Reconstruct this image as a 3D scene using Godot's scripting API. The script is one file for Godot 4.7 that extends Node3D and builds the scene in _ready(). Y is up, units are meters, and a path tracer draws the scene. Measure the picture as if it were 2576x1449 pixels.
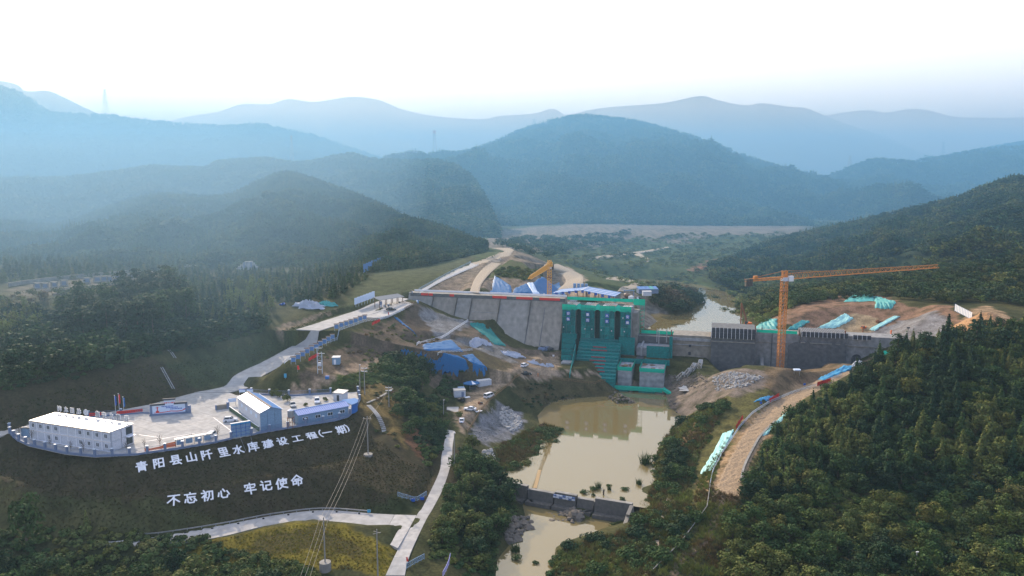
extends Node3D
# A reservoir dam under construction in a wooded valley. Metres; x to the right, y up, -z into the view.
var rng := RandomNumberGenerator.new()
var M := {}                      # materials
var used := {}                   # names taken
var noise := FastNoiseLite.new()
var fine := FastNoiseLite.new()

func _ready() -> void:
	rng.seed = 7
	noise.seed = 3; noise.frequency = 0.012; noise.fractal_octaves = 4
	fine.seed = 9; fine.frequency = 0.09; fine.fractal_octaves = 3
	setup_view()
	make_materials()
	make_ground()
	make_hills()
	make_structures()
	make_objects()
	make_forest()

func setup_view() -> void:
	var cam := Camera3D.new()
	cam.name = "camera"
	cam.position = Vector3(0, 78, 0)
	cam.rotation_degrees = Vector3(-8.1376, 0, 0)
	cam.fov = 40.0
	cam.near = 0.5
	cam.far = 30000.0
	add_child(cam)
	cam.current = true
	var sun := DirectionalLight3D.new()
	sun.name = "sun"
	sun.light_color = Color(1.0, 0.92, 0.82)
	sun.light_energy = 1.6
	sun.light_angular_distance = 0.5
	sun.shadow_enabled = true
	add_child(sun)
	var el := deg_to_rad(26.0)
	var az := deg_to_rad(-29.0)
	var to_sun := Vector3(sin(az) * cos(el), sin(el), -cos(az) * cos(el))
	sun.look_at_from_position(to_sun * 100.0, Vector3.ZERO, Vector3.UP)
	var e := Environment.new()
	var sky := ProceduralSkyMaterial.new()
	sky.sky_top_color = Color(0.38, 0.51, 0.72)
	sky.sky_horizon_color = Color(0.92, 0.89, 0.88)
	sky.sky_curve = 0.28
	sky.sky_energy_multiplier = 1.15
	sky.ground_bottom_color = Color(0.25, 0.25, 0.22)
	sky.ground_horizon_color = Color(0.6, 0.62, 0.62)
	sky.sun_angle_max = 115.0
	sky.sun_curve = 0.6
	e.background_mode = Environment.BG_SKY
	e.sky = Sky.new()
	e.sky.sky_material = sky
	e.tonemap_mode = Environment.TONE_MAPPER_LINEAR
	e.tonemap_exposure = 1.62
	e.sdfgi_enabled = true
	e.ssao_enabled = true
	e.ssil_enabled = true
	e.volumetric_fog_enabled = true      # bluish haze in the valley air
	e.volumetric_fog_density = 0.00014
	e.volumetric_fog_albedo = lin(0.45, 0.72, 1.0)
	e.volumetric_fog_anisotropy = 0.5
	var w := WorldEnvironment.new()
	w.name = "environment"
	w.environment = e
	add_child(w)
	# valley haze beyond the dam, bluish, and paler mist round the far mountains
	bank_of_mist(Vector3(13000, 240, 2000), Vector3(0, 75, -1450), 0.00062, lin(0.20, 0.59, 1.0))
	bank_of_mist(Vector3(1100, 130, 600), Vector3(-640, 45, -560), 0.001, lin(0.45, 0.76, 1.0))
	bank_of_mist(Vector3(13000, 520, 4400), Vector3(0, 210, -4655), 0.0003, lin(1.0, 0.84, 0.70))

func bank_of_mist(size: Vector3, at: Vector3, density: float, col: Color) -> void:
	var air := FogVolume.new()
	air.name = named("haze")
	air.size = size
	air.position = at
	var fm := FogMaterial.new()
	fm.density = density
	fm.albedo = col
	air.material = fm
	air.set_meta("kind", "stuff")
	add_child(air)

# ------------------------------------------------------------------ helpers
func v2(x: float, z: float) -> Vector2:
	return Vector2(x, z)

func v3(x: float, y: float, z: float) -> Vector3:
	return Vector3(x, y, z)

func named(n: String) -> String:
	if not used.has(n):
		used[n] = 0
		return n
	used[n] += 1
	return "%s_%03d" % [n, used[n]]

func tag(o: Node3D, label: String, category: String, group := "") -> Node3D:
	o.set_meta("label", label)
	o.set_meta("category", category)
	if group != "":
		o.set_meta("group", group)
	return o

func thing(called: String, label: String, category: String, at := Vector3.ZERO, turn := 0.0, group := "") -> Node3D:
	var o := Node3D.new()
	o.name = named(called)
	add_child(o)
	o.position = at
	o.rotation.y = turn
	tag(o, label, category, group)
	return o

func piece(called: String, mesh: Mesh, m: Material, parent: Node3D = null) -> MeshInstance3D:
	var o := MeshInstance3D.new()
	o.mesh = mesh
	o.material_override = m
	if parent == null:
		o.name = named(called)
		add_child(o)
	else:
		o.name = called
		parent.add_child(o, true)
	return o

func struct(called: String, mesh: Mesh, m: Material) -> MeshInstance3D:
	var o := piece(called, mesh, m)
	o.set_meta("kind", "structure")
	return o

func dup(src: Node3D, label: String, at: Vector3, turn := 0.0, group := "") -> Node3D:
	var o: Node3D = src.duplicate()
	var base := String(src.name)
	if base.length() > 4 and base.right(3).is_valid_int():
		base = base.left(-4)
	o.name = named(base)
	add_child(o)
	o.position = at
	o.rotation.y = turn
	o.set_meta("label", label)
	if group != "":
		o.set_meta("group", group)
	return o

# A shape under construction: flat-shaded triangles with normals, uv in metres and colours.
class Shape:
	var v := PackedVector3Array()
	var n := PackedVector3Array()
	var t := PackedVector2Array()
	var c := PackedColorArray()
	var col := Color.WHITE
	var has_col := false
	func tri(a: Vector3, b: Vector3, d: Vector3) -> Shape:   # seen from the front: anticlockwise a, b, d
		var m := (b - a).cross(d - a).normalized()
		v.append(a); v.append(d); v.append(b)
		for i in 3:
			n.append(m)
			c.append(col)
		for p in [a, d, b]:
			if absf(m.y) > 0.7: t.append(Vector2(p.x, p.z))
			elif absf(m.x) > absf(m.z): t.append(Vector2(p.z, p.y))
			else: t.append(Vector2(p.x, p.y))
		return self
	func quad(a: Vector3, b: Vector3, d: Vector3, e: Vector3) -> Shape:
		tri(a, b, d)
		return tri(a, d, e)
	func quv(a: Vector3, b: Vector3, d: Vector3, e: Vector3) -> Shape:   # a quad with uv 0..1: a lower left, b lower right, d upper right
		var k := t.size()
		quad(a, b, d, e)
		t[k] = Vector2(0, 1); t[k + 1] = Vector2(1, 0); t[k + 2] = Vector2(1, 1)
		t[k + 3] = Vector2(0, 1); t[k + 4] = Vector2(0, 0); t[k + 5] = Vector2(1, 0)
		return self
	func hexa(p: Array) -> Shape:      # p[0..3] bottom anticlockwise from above, p[4..7] top
		quad(p[3], p[2], p[1], p[0])
		quad(p[4], p[5], p[6], p[7])
		for i in 4:
			var j := (i + 1) % 4
			quad(p[i], p[j], p[4 + j], p[4 + i])
		return self
	func box(at: Vector3, s: Vector3, basis := Basis()) -> Shape:
		var h := s * 0.5
		var p := []
		for y in [-h.y, h.y]:
			for q in [Vector2(-h.x, h.z), Vector2(h.x, h.z), Vector2(h.x, -h.z), Vector2(-h.x, -h.z)]:
				p.append(at + basis * Vector3(q.x, y, q.y))
		return hexa(p)
	func bar(a: Vector3, b: Vector3, w: float, h := -1.0) -> Shape:   # a square bar from a to b
		var f := b - a
		var l := f.length()
		if l < 1e-5: return self
		f /= l
		var up := Vector3.UP if absf(f.y) < 0.98 else Vector3.RIGHT
		var r := f.cross(up).normalized()
		var u := r.cross(f)
		if h < 0.0: h = w
		return box((a + b) * 0.5, Vector3(w, h, l), Basis(r, u, -f))
	func tube(a: Vector3, b: Vector3, r0: float, r1 := -1.0, k := 7, caps := true) -> Shape:
		if r1 < 0.0: r1 = r0
		var f := (b - a).normalized()
		var up := Vector3.UP if absf(f.y) < 0.98 else Vector3.RIGHT
		var r := f.cross(up).normalized()
		var u := r.cross(f)
		var ra := []
		var rb := []
		for i in k:
			var w := TAU * i / k
			var o := r * cos(w) + u * sin(w)
			ra.append(a + o * r0)
			rb.append(b + o * r1)
		for i in k:
			var j := (i + 1) % k
			quad(ra[i], rb[i], rb[j], ra[j])
			if caps:
				tri(a, ra[i], ra[j])
				if r1 > 0.0: tri(b, rb[j], rb[i])
		return self
	func prism(poly: PackedVector2Array, y0: float, y1: float) -> Shape:  # upright prism over a polygon of (x, z)
		var q := poly
		if Geometry2D.is_polygon_clockwise(q): q.reverse()
		var k := q.size()
		for i in k:
			var a := q[i]
			var b := q[(i + 1) % k]
			quad(Vector3(b.x, y0, b.y), Vector3(a.x, y0, a.y), Vector3(a.x, y1, a.y), Vector3(b.x, y1, b.y))
		var ix := Geometry2D.triangulate_polygon(q)
		for i in range(0, ix.size(), 3):
			var a := q[ix[i]]
			var b := q[ix[i + 1]]
			var d := q[ix[i + 2]]
			if (b - a).cross(d - a) > 0.0:
				var s := b
				b = d
				d = s
			tri(Vector3(a.x, y1, a.y), Vector3(b.x, y1, b.y), Vector3(d.x, y1, d.y))
		return self
	func poly(pts: Array) -> Shape:        # a flat fan
		for i in range(1, pts.size() - 1):
			tri(pts[0], pts[i], pts[i + 1])
		return self
	func add(o: Shape, x := Transform3D()) -> Shape:
		for p in o.v: v.append(x * p)
		for p in o.n: n.append((x.basis * p).normalized())
		t.append_array(o.t)
		c.append_array(o.c)
		return self
	func done() -> ArrayMesh:
		var a := []
		a.resize(Mesh.ARRAY_MAX)
		a[Mesh.ARRAY_VERTEX] = v
		a[Mesh.ARRAY_NORMAL] = n
		a[Mesh.ARRAY_TEX_UV] = t
		if has_col: a[Mesh.ARRAY_COLOR] = c
		var m := ArrayMesh.new()
		if v.size(): m.add_surface_from_arrays(Mesh.PRIMITIVE_TRIANGLES, a)
		return m

func lin(r: float, g: float, b: float) -> Color:      # linear values to the sRGB that albedo_color wants
	return Color(r, g, b).linear_to_srgb()

func grain(seed_: int, freq: float, lo: float, hi: float, octaves := 4, size := 256) -> NoiseTexture2D:
	var t := NoiseTexture2D.new()
	t.width = size
	t.height = size
	t.seamless = true
	var f := FastNoiseLite.new()
	f.seed = seed_
	f.frequency = freq
	f.fractal_octaves = octaves
	t.noise = f
	var g := Gradient.new()
	g.set_color(0, Color(lo, lo, lo))
	g.set_color(1, Color(hi, hi, hi))
	t.color_ramp = g
	return t

func mat(key: String, col: Color, rough := 0.8, metal := 0.0, tex: Texture2D = null, scale := 0.1) -> StandardMaterial3D:
	var m := StandardMaterial3D.new()
	m.resource_name = key
	m.albedo_color = col
	m.roughness = rough
	m.metallic = metal
	m.metallic_specular = 0.4
	if tex:
		m.albedo_texture = tex
		m.uv1_triplanar = true
		m.uv1_world_triplanar = true
		m.uv1_scale = Vector3.ONE * scale
	M[key] = m
	return m

var mottle: NoiseTexture2D
var speck: NoiseTexture2D
var streak: NoiseTexture2D

func make_materials() -> void:
	mottle = grain(11, 0.012, 0.82, 1.0, 5, 512)
	speck = grain(12, 0.05, 0.6, 1.0, 5, 512)
	streak = grain(13, 0.012, 0.68, 1.0, 6, 512)
	var g := mat("ground", Color.WHITE, 0.95, 0.0, speck, 0.035)
	g.vertex_color_use_as_albedo = true
	g.metallic_specular = 0.15
	var f := mat("foliage", Color.WHITE, 0.75)
	f.vertex_color_use_as_albedo = true
	f.metallic_specular = 0.2
	f.backlight_enabled = true
	f.backlight = Color(0.5, 0.5, 0.35)
	mat("bark", lin(0.11, 0.085, 0.06), 0.95)
	mat("water", lin(0.17, 0.135, 0.058), 0.03).metallic_specular = 0.72
	mat("road", lin(0.43, 0.42, 0.40), 0.85, 0.0, mottle, 0.05)
	mat("concrete", lin(0.34, 0.325, 0.29), 0.85, 0.0, streak, 0.045)
	mat("concrete_new", lin(0.40, 0.41, 0.42), 0.85, 0.0, streak, 0.05)
	mat("white", lin(0.72, 0.73, 0.74), 0.5)
	mat("dirt", lin(0.46, 0.33, 0.20), 0.95, 0.0, speck, 0.05)
	mat("dirt_pale", lin(0.55, 0.45, 0.33), 0.95, 0.0, speck, 0.05)

# ------------------------------------------------------------------ the ground as a height field
var survey := PackedVector3Array([
	Vector3(-154, 6, 230.2), Vector3(-139.6, 9, 250.5), Vector3(-125.5, 11, 281), Vector3(-178.9, 14, 317.6), Vector3(-122.8, 12, 299.9), Vector3(-103.1, 15, 343), Vector3(-217.1, 20, 350.2), Vector3(-198.1, 21, 416.3),
	Vector3(-134.6, 20, 402.6), Vector3(-105.8, 19, 430.9), Vector3(-305.9, 23.71, 470), Vector3(-182, 19.61, 450), Vector3(-142.9, 22.55, 480), Vector3(-83.7, 19.14, 480), Vector3(-54.3, 20, 447), Vector3(-36.5, 16.5, 426.9),
	Vector3(-31.9, 19, 467.5), Vector3(-15.1, 24, 514.9), Vector3(1.3, 27, 512.2), Vector3(10, 25, 497), Vector3(20.7, 20, 502.1), Vector3(8.8, 18, 438.3), Vector3(24, 13, 429.8), Vector3(56.1, 11, 443),
	Vector3(74, 9, 456.2), Vector3(79.5, 2, 458.9), Vector3(79.7, -3, 441), Vector3(37.3, 12, 508.6), Vector3(62.3, 7, 614.6), Vector3(67.3, 7, 532.5), Vector3(126, 4, 640.6), Vector3(191.3, 5, 631.9),
	Vector3(126.3, 4, 785.1), Vector3(156.8, 0, 585), Vector3(133.6, -2, 592.1), Vector3(149.6, 0, 515.7), Vector3(128.9, 2, 422.1), Vector3(100.4, 1, 464.9), Vector3(101.6, -1, 447.7), Vector3(119, 11.87, 950),
	Vector3(252.4, 11.87, 950), Vector3(17, 12.86, 850), Vector3(297.2, 13.88, 800), Vector3(253.4, 8.36, 1100), Vector3(-15.1, 8.39, 1000), Vector3(440.9, 11.89, 1000), Vector3(-339, 26.09, 1150), Vector3(-556.2, 12.98, 1100),
	Vector3(677.2, 12.98, 1100), Vector3(145.2, 8, 405), Vector3(156.1, 8.5, 378.3), Vector3(181, 12, 398.5), Vector3(194.5, 15, 388.8), Vector3(222.9, 17, 403.3), Vector3(240.4, 17, 385), Vector3(162.7, 4, 347.8),
	Vector3(173.3, 12, 333), Vector3(183.1, 19, 334.4), Vector3(182.1, 14, 317.1), Vector3(205.4, 12, 327), Vector3(199.9, 20, 328.7), Vector3(160.9, 1, 322.9), Vector3(70.3, -12, 350.4), Vector3(92.7, -13, 339.6),
	Vector3(111.6, -11, 341.5), Vector3(127.8, -7, 335.7), Vector3(140.9, -4, 338.7), Vector3(153.7, -2, 346.2), Vector3(77.6, -9, 248.2), Vector3(107.7, -6.5, 298.7), Vector3(124.8, -5, 309.7), Vector3(59.5, -13, 213),
	Vector3(58.8, -15, 265.3), Vector3(100, 4, 325), Vector3(120, 9, 305), Vector3(150, 11, 300), Vector3(190, 12, 305), Vector3(240, 16, 320), Vector3(70, -5, 290), Vector3(75, -12, 235),
	Vector3(110, -8, 245), Vector3(140, -3, 250), Vector3(185, -2, 250), Vector3(240, 2, 250), Vector3(75, -16, 200), Vector3(110, -16, 205), Vector3(150, -15, 205), Vector3(200, -13, 205),
	Vector3(250, -10, 205), Vector3(60, -17, 170), Vector3(130, -17, 165), Vector3(200, -15, 165), Vector3(-50.8, 3, 319.5), Vector3(-57.9, 3, 296.2), Vector3(-63.3, 5, 297), Vector3(-40.8, -1, 312),
	Vector3(-40.2, -2, 282.8), Vector3(-38.8, -3, 259), Vector3(-32, -8, 256.4), Vector3(-28.9, -8, 281.7), Vector3(-27.1, -11, 229), Vector3(-13.4, -12, 256.8), Vector3(-4.2, -17, 265.3), Vector3(-8, -17, 232.9),
	Vector3(-14.9, -15, 208.3), Vector3(-10.1, -18, 189.9), Vector3(-16.1, -16, 177.6), Vector3(16.2, -20.3, 210.9), Vector3(25.7, -19.5, 192.9), Vector3(36.3, -18, 215), Vector3(43.4, -17, 232.9), Vector3(-57.6, -12, 183.8),
	Vector3(-49.6, -12.5, 179.1), Vector3(-63.2, -15.5, 179.4), Vector3(-91.4, -17, 182.2), Vector3(-112.6, -17, 183.6), Vector3(-41, -13, 185.9), Vector3(-42.4, 2, 345.3), Vector3(-26.2, 4, 380.3), Vector3(-18.8, -4, 366.5),
	Vector3(-29.4, -6, 336.7), Vector3(-300, 22, 430), Vector3(-300, 12, 250), Vector3(-300, -14, 170), Vector3(-60, -17, 120), Vector3(60, -19, 120), Vector3(300, 0, 150), Vector3(-250, -12, 0),
	Vector3(0, -18, 0), Vector3(250, -10, 0), Vector3(400, 40, 500), Vector3(420, 20, 300), Vector3(-450, 8, 650), Vector3(-260, 14, 620), Vector3(0, -20, -300), Vector3(-700, 10, 1500),
	Vector3(700, 12, 1500), Vector3(0, 12, 1500), Vector3(-2500, 5, 3000), Vector3(2500, 5, 3000), Vector3(0, 0, 5000), Vector3(-5000, 0, 6000), Vector3(5000, 0, 6000), Vector3(0, 0, 9000),
	Vector3(-9000, 0, 9000), Vector3(9000, 0, 9000), Vector3(-6000, 0, 0), Vector3(6000, 0, 0)])   # x, height, distance
const G0X := -760.0
const G0D := -60.0
const GS := 8.0
const GNX := 190
const GND := 168
func survey_works() -> void:
	work(false, 8.5, 1.1, 0.75, PackedVector3Array([Vector3(-116.1, 0, 249.4), Vector3(-104, 0, 265.3), Vector3(-102.1, 2, 285.2), Vector3(-98, 3, 297.1), Vector3(-93.5, 4.4, 306.8), Vector3(-87.4, 6.5, 323.8), Vector3(-80.8, 9, 341.8), Vector3(-73.1, 12, 364.3),
		Vector3(-62.4, 14.5, 387.6), Vector3(-49.1, 17, 413.1)]))
	work(false, 6.5, 0.9, 0.72, PackedVector3Array([Vector3(-65.2, 11.6, 360.1), Vector3(-59.1, 13.8, 374.6), Vector3(-52.6, 15.4, 391.6)]))
	work(false, 4.5, 0.9, 0.7, PackedVector3Array([Vector3(-49.1, 17, 413.1), Vector3(-38.4, 19, 455.9), Vector3(-22.1, 22, 508.2), Vector3(-7.8, 23, 515.7), Vector3(-0.6, 26, 541.5)]))
	work(false, 4.5, 0.9, 0.7, PackedVector3Array([Vector3(-7.6, 23, 499.1), Vector3(-17, 20, 466.2), Vector3(-20.7, 17.5, 407.8)]))
	work(false, 9, 0.8, 0.6, PackedVector3Array([Vector3(13.8, 22, 508.2), Vector3(31.3, 12, 530.5), Vector3(33.5, 10.5, 480.5), Vector3(42.4, 10.5, 431), Vector3(66.8, 9.5, 430.4)]))
	work(true, 10.3, 0.9, 0.6, PackedVector3Array([Vector3(17.9, 10.3, 430.3), Vector3(66.8, 10.3, 420.3), Vector3(80, 10.3, 473.1), Vector3(37.3, 10.3, 484.5)]))
	work(false, 4.5, 0.75, 0.7, PackedVector3Array([Vector3(-28, -14, 202.8), Vector3(-38.4, -14, 202.5), Vector3(-52.5, -14, 204.9), Vector3(-64.5, -14, 201.8), Vector3(-75.6, -14, 195.4), Vector3(-87.4, -14, 190.8), Vector3(-100.7, -14, 190.5), Vector3(-114.2, -14, 193.2),
		Vector3(-128.6, -14, 197.6), Vector3(-143, -13.5, 203.1)]))
	work(false, 4, 1.0, 0.75, PackedVector3Array([Vector3(-27.2, -15, 173.9), Vector3(-26.7, -14.6, 183.2), Vector3(-25.1, -14, 197.4), Vector3(-23.8, -13.8, 207.4), Vector3(-22.1, -13.2, 219.5), Vector3(-20.6, -12.3, 234.7), Vector3(-21.5, -11.3, 254.8), Vector3(-22.8, -10, 281.4),
		Vector3(-21.7, -10, 294.8)]))
	work(false, 7, 0.9, 0.75, PackedVector3Array([Vector3(-19.4, -10, 291.9), Vector3(-13.8, -10, 311.1), Vector3(-5.1, -9, 329.2), Vector3(4.6, -7.5, 346.8), Vector3(11.8, -5.5, 355.7)]))
	work(false, 3, 0.9, 0.75, PackedVector3Array([Vector3(7, -8.5, 342.6), Vector3(14.4, -11, 342.5), Vector3(26.7, -12.3, 340.7), Vector3(37.6, -13, 339.1), Vector3(54.3, -13.6, 336.7)]))
	work(true, -14.5, 1.3, 0.75, PackedVector3Array([Vector3(22.6, -14.5, 371.5), Vector3(19.4, -14.5, 347.5), Vector3(23, -14.5, 341.4), Vector3(47.5, -14.5, 340.2), Vector3(72.2, -14.5, 340), Vector3(78.3, -14.5, 363.2), Vector3(24.6, -14.5, 379.3)]))
	work(true, 0, 0.62, 0.64, PackedVector3Array([Vector3(-153.4, 0, 232.8), Vector3(-147, 0, 226.2), Vector3(-140.6, 0, 221.6), Vector3(-126.4, 0, 214.9), Vector3(-116.7, 0, 212.4), Vector3(-106.1, 0, 213.6), Vector3(-101.3, 0, 216), Vector3(-96.5, 0, 218.1),
		Vector3(-87.5, 0, 223.8), Vector3(-83.6, 0, 227.7), Vector3(-78.9, 0, 230.8), Vector3(-76.8, 0, 232.8), Vector3(-66.1, 0, 239.6), Vector3(-57, 0, 244.7), Vector3(-53.4, 0, 248.8), Vector3(-52.3, 0, 256.1),
		Vector3(-53.2, 0, 268.7), Vector3(-56, 0, 280.2), Vector3(-66.3, 0, 276.5), Vector3(-78.6, 0, 274.3), Vector3(-88.9, 0, 275.8), Vector3(-99.1, 0, 285.1), Vector3(-107.4, 0, 291.1), Vector3(-115.4, 0, 279.4),
		Vector3(-124.6, 0, 263.6), Vector3(-138.6, 0, 249.4), Vector3(-151, 0, 238.8), Vector3(-157.3, 0, 234.4), Vector3(-158.6, 0, 228.7), Vector3(-154.8, 0, 228)]))
	work(false, 1.6, 0.72, 0.66, PackedVector3Array([Vector3(-151.6, -6.5, 219.6), Vector3(-135.3, -6.8, 211.9), Vector3(-119.9, -7, 203), Vector3(-106.7, -7, 200.6), Vector3(-90.7, -7, 204.9), Vector3(-73, -7, 215.3), Vector3(-53.4, -7, 226.8), Vector3(-46, -6.5, 231.5),
		Vector3(-42.2, -6, 250.5)]))
	work(false, 4.2, 0.8, 0.5, PackedVector3Array([Vector3(37, -17, 177.6), Vector3(44.5, -16, 187.5), Vector3(55.9, -13.6, 205.1), Vector3(67.2, -11.3, 229.8), Vector3(77.8, -9.2, 248.8), Vector3(87.3, -7.8, 264.8), Vector3(105, -6.3, 291.1), Vector3(125.8, -5.2, 312.2),
		Vector3(142.3, -4.2, 324.7)]))
	work(false, 3, 0.75, 0.5, PackedVector3Array([Vector3(-48.3, 10.84, 405.5), Vector3(-37.5, 7.89, 400.6), Vector3(-26.9, 5.2, 394.7), Vector3(-13, 5.4, 389.1), Vector3(-7.3, -0.09, 383.4), Vector3(-3.1, -5.2, 379.2), Vector3(7.7, -6.05, 374.4), Vector3(22.7, -5.71, 370.4)]))
	work(false, 5, 0.45, 0.5, PackedVector3Array([Vector3(79.5, -15, 370), Vector3(93.6, -17, 360.5), Vector3(108.5, -17, 359.5), Vector3(117, -14.5, 354), Vector3(127.5, -11.3, 355.3), Vector3(146.5, -9.9, 353.4), Vector3(152, -5, 341.8)]))
	work(false, 3, 1.4, 0.0, PackedVector3Array([Vector3(-48.1, 13, 409.6), Vector3(-28.8, 7, 404.5), Vector3(-9.4, 3, 399.5), Vector3(9.9, -4, 394.4), Vector3(29.3, -8, 389.4)]))
	work(false, 2, 0.8, 0.75, PackedVector3Array([Vector3(-41.9, 3.2, 341), Vector3(-35.7, 3.2, 352.7), Vector3(-27.8, 3.2, 356.4), Vector3(-18.2, -1.5, 354.1)]))
	work(true, -19.2, 0.75, 0.9, PackedVector3Array([Vector3(11.8, -19.2, 307.7), Vector3(15.1, -19.2, 318.8), Vector3(19.9, -19.2, 329), Vector3(40.5, -19.2, 334.6), Vector3(42.6, -19.2, 323.2), Vector3(56, -19.2, 325.7), Vector3(64.6, -19.2, 317.6), Vector3(67, -19.2, 305.5),
		Vector3(59.7, -19.2, 290.2), Vector3(50.4, -19.2, 270.4), Vector3(45.9, -19.2, 249.2), Vector3(45.3, -19.2, 239.7), Vector3(38.6, -19.2, 234.5), Vector3(36.8, -19.2, 222.1), Vector3(35.5, -19.2, 221.1), Vector3(25, -19.2, 225.6),
		Vector3(19.8, -19.2, 226.6), Vector3(4.7, -19.2, 233.6), Vector3(0.2, -19.2, 236.7), Vector3(-1.5, -19.2, 246.5), Vector3(1.4, -19.2, 247.5), Vector3(10.2, -19.2, 250.5), Vector3(13.9, -19.2, 268.4), Vector3(18.3, -19.2, 282.8),
		Vector3(17.7, -19.2, 292.9), Vector3(12, -19.2, 298.3)]))
	work(true, -19, 0.7, 0.9, PackedVector3Array([Vector3(48.1, -19, 339.4), Vector3(54, -19, 326.5), Vector3(64.3, -19, 318.4), Vector3(67.2, -19, 346.2), Vector3(51.6, -19, 350.9)]))
	work(true, -22, 0.45, 0.9, PackedVector3Array([Vector3(4.5, -22, 232.5), Vector3(5.7, -22, 217.4), Vector3(2.4, -22, 206.1), Vector3(-0.4, -22, 199.1), Vector3(-2.2, -22, 194.2), Vector3(-2.9, -22, 178.2), Vector3(7.2, -22, 178.2), Vector3(9.4, -22, 194.2),
		Vector3(10.3, -22, 201.7), Vector3(14.3, -22, 206.1), Vector3(21.7, -22, 211.3), Vector3(28.6, -22, 216.7), Vector3(32.6, -22, 222.4), Vector3(33, -22, 225.3), Vector3(20.6, -22, 216.7), Vector3(15.7, -22, 214.9),
		Vector3(13.1, -22, 224.3), Vector3(12.5, -22, 230)]))
	work(true, -6.5, 0.45, 0.9, PackedVector3Array([Vector3(76.9, -6.5, 413.7), Vector3(87.6, -6.5, 439.5), Vector3(87.5, -6.5, 460), Vector3(96.7, -6.5, 454.5), Vector3(108.8, -6.5, 464.7), Vector3(122.3, -6.5, 494), Vector3(127.8, -6.5, 539.6), Vector3(112.8, -6.5, 569.2),
		Vector3(97.3, -6.5, 585.2), Vector3(76.7, -6.5, 606.9), Vector3(85.6, -6.5, 625), Vector3(106, -6.5, 615), Vector3(124.3, -6.5, 608.5), Vector3(138, -6.5, 583.7), Vector3(147.8, -6.5, 550), Vector3(141.1, -6.5, 501.6),
		Vector3(131.6, -6.5, 464.7), Vector3(116, -6.5, 413.7)]))
func survey_zones() -> void:
	zone(Color(0.085, 0.115, 0.04), 1.0, PackedVector2Array([Vector2(-20, 480), Vector2(60, 470), Vector2(190, 470), Vector2(330, 800), Vector2(300, 1080), Vector2(-80, 1080), Vector2(-60, 800)]))
	zone(Color(0.26, 0.21, 0.165), 1.2, PackedVector2Array([Vector2(-26, 627.2), Vector2(-19, 1023), Vector2(58.3, 1060.1), Vector2(175.8, 1097.7), Vector2(300.1, 1131.1), Vector2(389.5, 1050.8), Vector2(305.4, 838.3), Vector2(236.6, 890.1),
		Vector2(181.8, 811.3), Vector2(133.6, 869.7), Vector2(53, 727.2), Vector2(1.5, 609.8)]))
	zone(Color(0.3, 0.235, 0.175), 1.0, PackedVector2Array([Vector2(-44.5, 413.1), Vector2(-36.6, 464), Vector2(-22.1, 508.2), Vector2(-11.5, 519.8), Vector2(1.5, 609.8), Vector2(23.2, 562.2), Vector2(39.4, 512.8), Vector2(38.6, 458.5),
		Vector2(18.1, 435.8), Vector2(-6.5, 423.1)]))
	zone(Color(0.09, 0.11, 0.04), 1.3, PackedVector2Array([Vector2(-16.5, 451.7), Vector2(-7.5, 494.6), Vector2(9.7, 481.4), Vector2(20.6, 498.2), Vector2(9, 443.7), Vector2(-6.8, 449.4)]))
	zone(Color(0.46, 0.36, 0.26), 0.6, PackedVector2Array([Vector2(22.1, 424.2), Vector2(37.1, 481.9), Vector2(33.2, 530.5), Vector2(28.2, 542.1), Vector2(42.4, 580.2), Vector2(49.6, 524.7), Vector2(44.5, 469.9), Vector2(77.1, 486.2),
		Vector2(78.8, 474.5), Vector2(55.1, 434.2), Vector2(23.4, 419.9)]))
	zone(Color(0.23, 0.21, 0.18), 1.0, PackedVector2Array([Vector2(76.6, 483), Vector2(83.8, 484.6), Vector2(92.1, 464), Vector2(92.9, 451.1), Vector2(79.8, 423.7), Vector2(68.2, 400.1)]))
	zone(Color(0.34, 0.18, 0.11), 1.4, PackedVector2Array([Vector2(139.2, 628), Vector2(173.1, 684.3), Vector2(200.6, 705.2), Vector2(183.6, 652.7), Vector2(160.2, 632.3)]))
	zone(Color(0.07, 0.085, 0.038), 0.8, PackedVector2Array([Vector2(-157.9, 235.5), Vector2(-138.8, 249.9), Vector2(-124.8, 264.2), Vector2(-115.6, 280.1), Vector2(-103.1, 297.5), Vector2(-91.2, 320.7), Vector2(-77.6, 361), Vector2(-83.3, 388.7),
		Vector2(-99, 332.9), Vector2(-106.1, 314.2), Vector2(-128.4, 287.5), Vector2(-144.8, 260), Vector2(-160.9, 240.8)]))
	zone(Color(0.1, 0.115, 0.05), 0.9, PackedVector2Array([Vector2(-79.1, 368.4), Vector2(-66.9, 398.3), Vector2(-48.2, 421), Vector2(-39.1, 455), Vector2(-25.4, 503), Vector2(-39.6, 553.7), Vector2(-62.3, 514.9), Vector2(-78.8, 503.6),
		Vector2(-85, 442.2), Vector2(-83.3, 388.7)]))
	zone(Color(0.34, 0.26, 0.18), 1.3, PackedVector2Array([Vector2(-100.8, 330.9), Vector2(-84.3, 368.5), Vector2(-82.4, 374.7), Vector2(-84.6, 363.7), Vector2(-92.7, 340.4), Vector2(-97.2, 326.4)]))
	zone(Color(0.2, 0.17, 0.12), 1.3, PackedVector2Array([Vector2(-251.3, 390.8), Vector2(-242.9, 445.1), Vector2(-214.7, 458.8), Vector2(-195.9, 431.2), Vector2(-185.5, 408), Vector2(-207.2, 378.3), Vector2(-232.7, 367.6)]))
	zone(Color(0.072, 0.06, 0.034), 0.9, PackedVector2Array([Vector2(-190, 270), Vector2(-170, 225), Vector2(-120, 200), Vector2(-70, 200), Vector2(-25, 214), Vector2(-5, 240), Vector2(-28, 262), Vector2(-52, 262),
		Vector2(-80, 275), Vector2(-150, 290)]))
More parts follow.
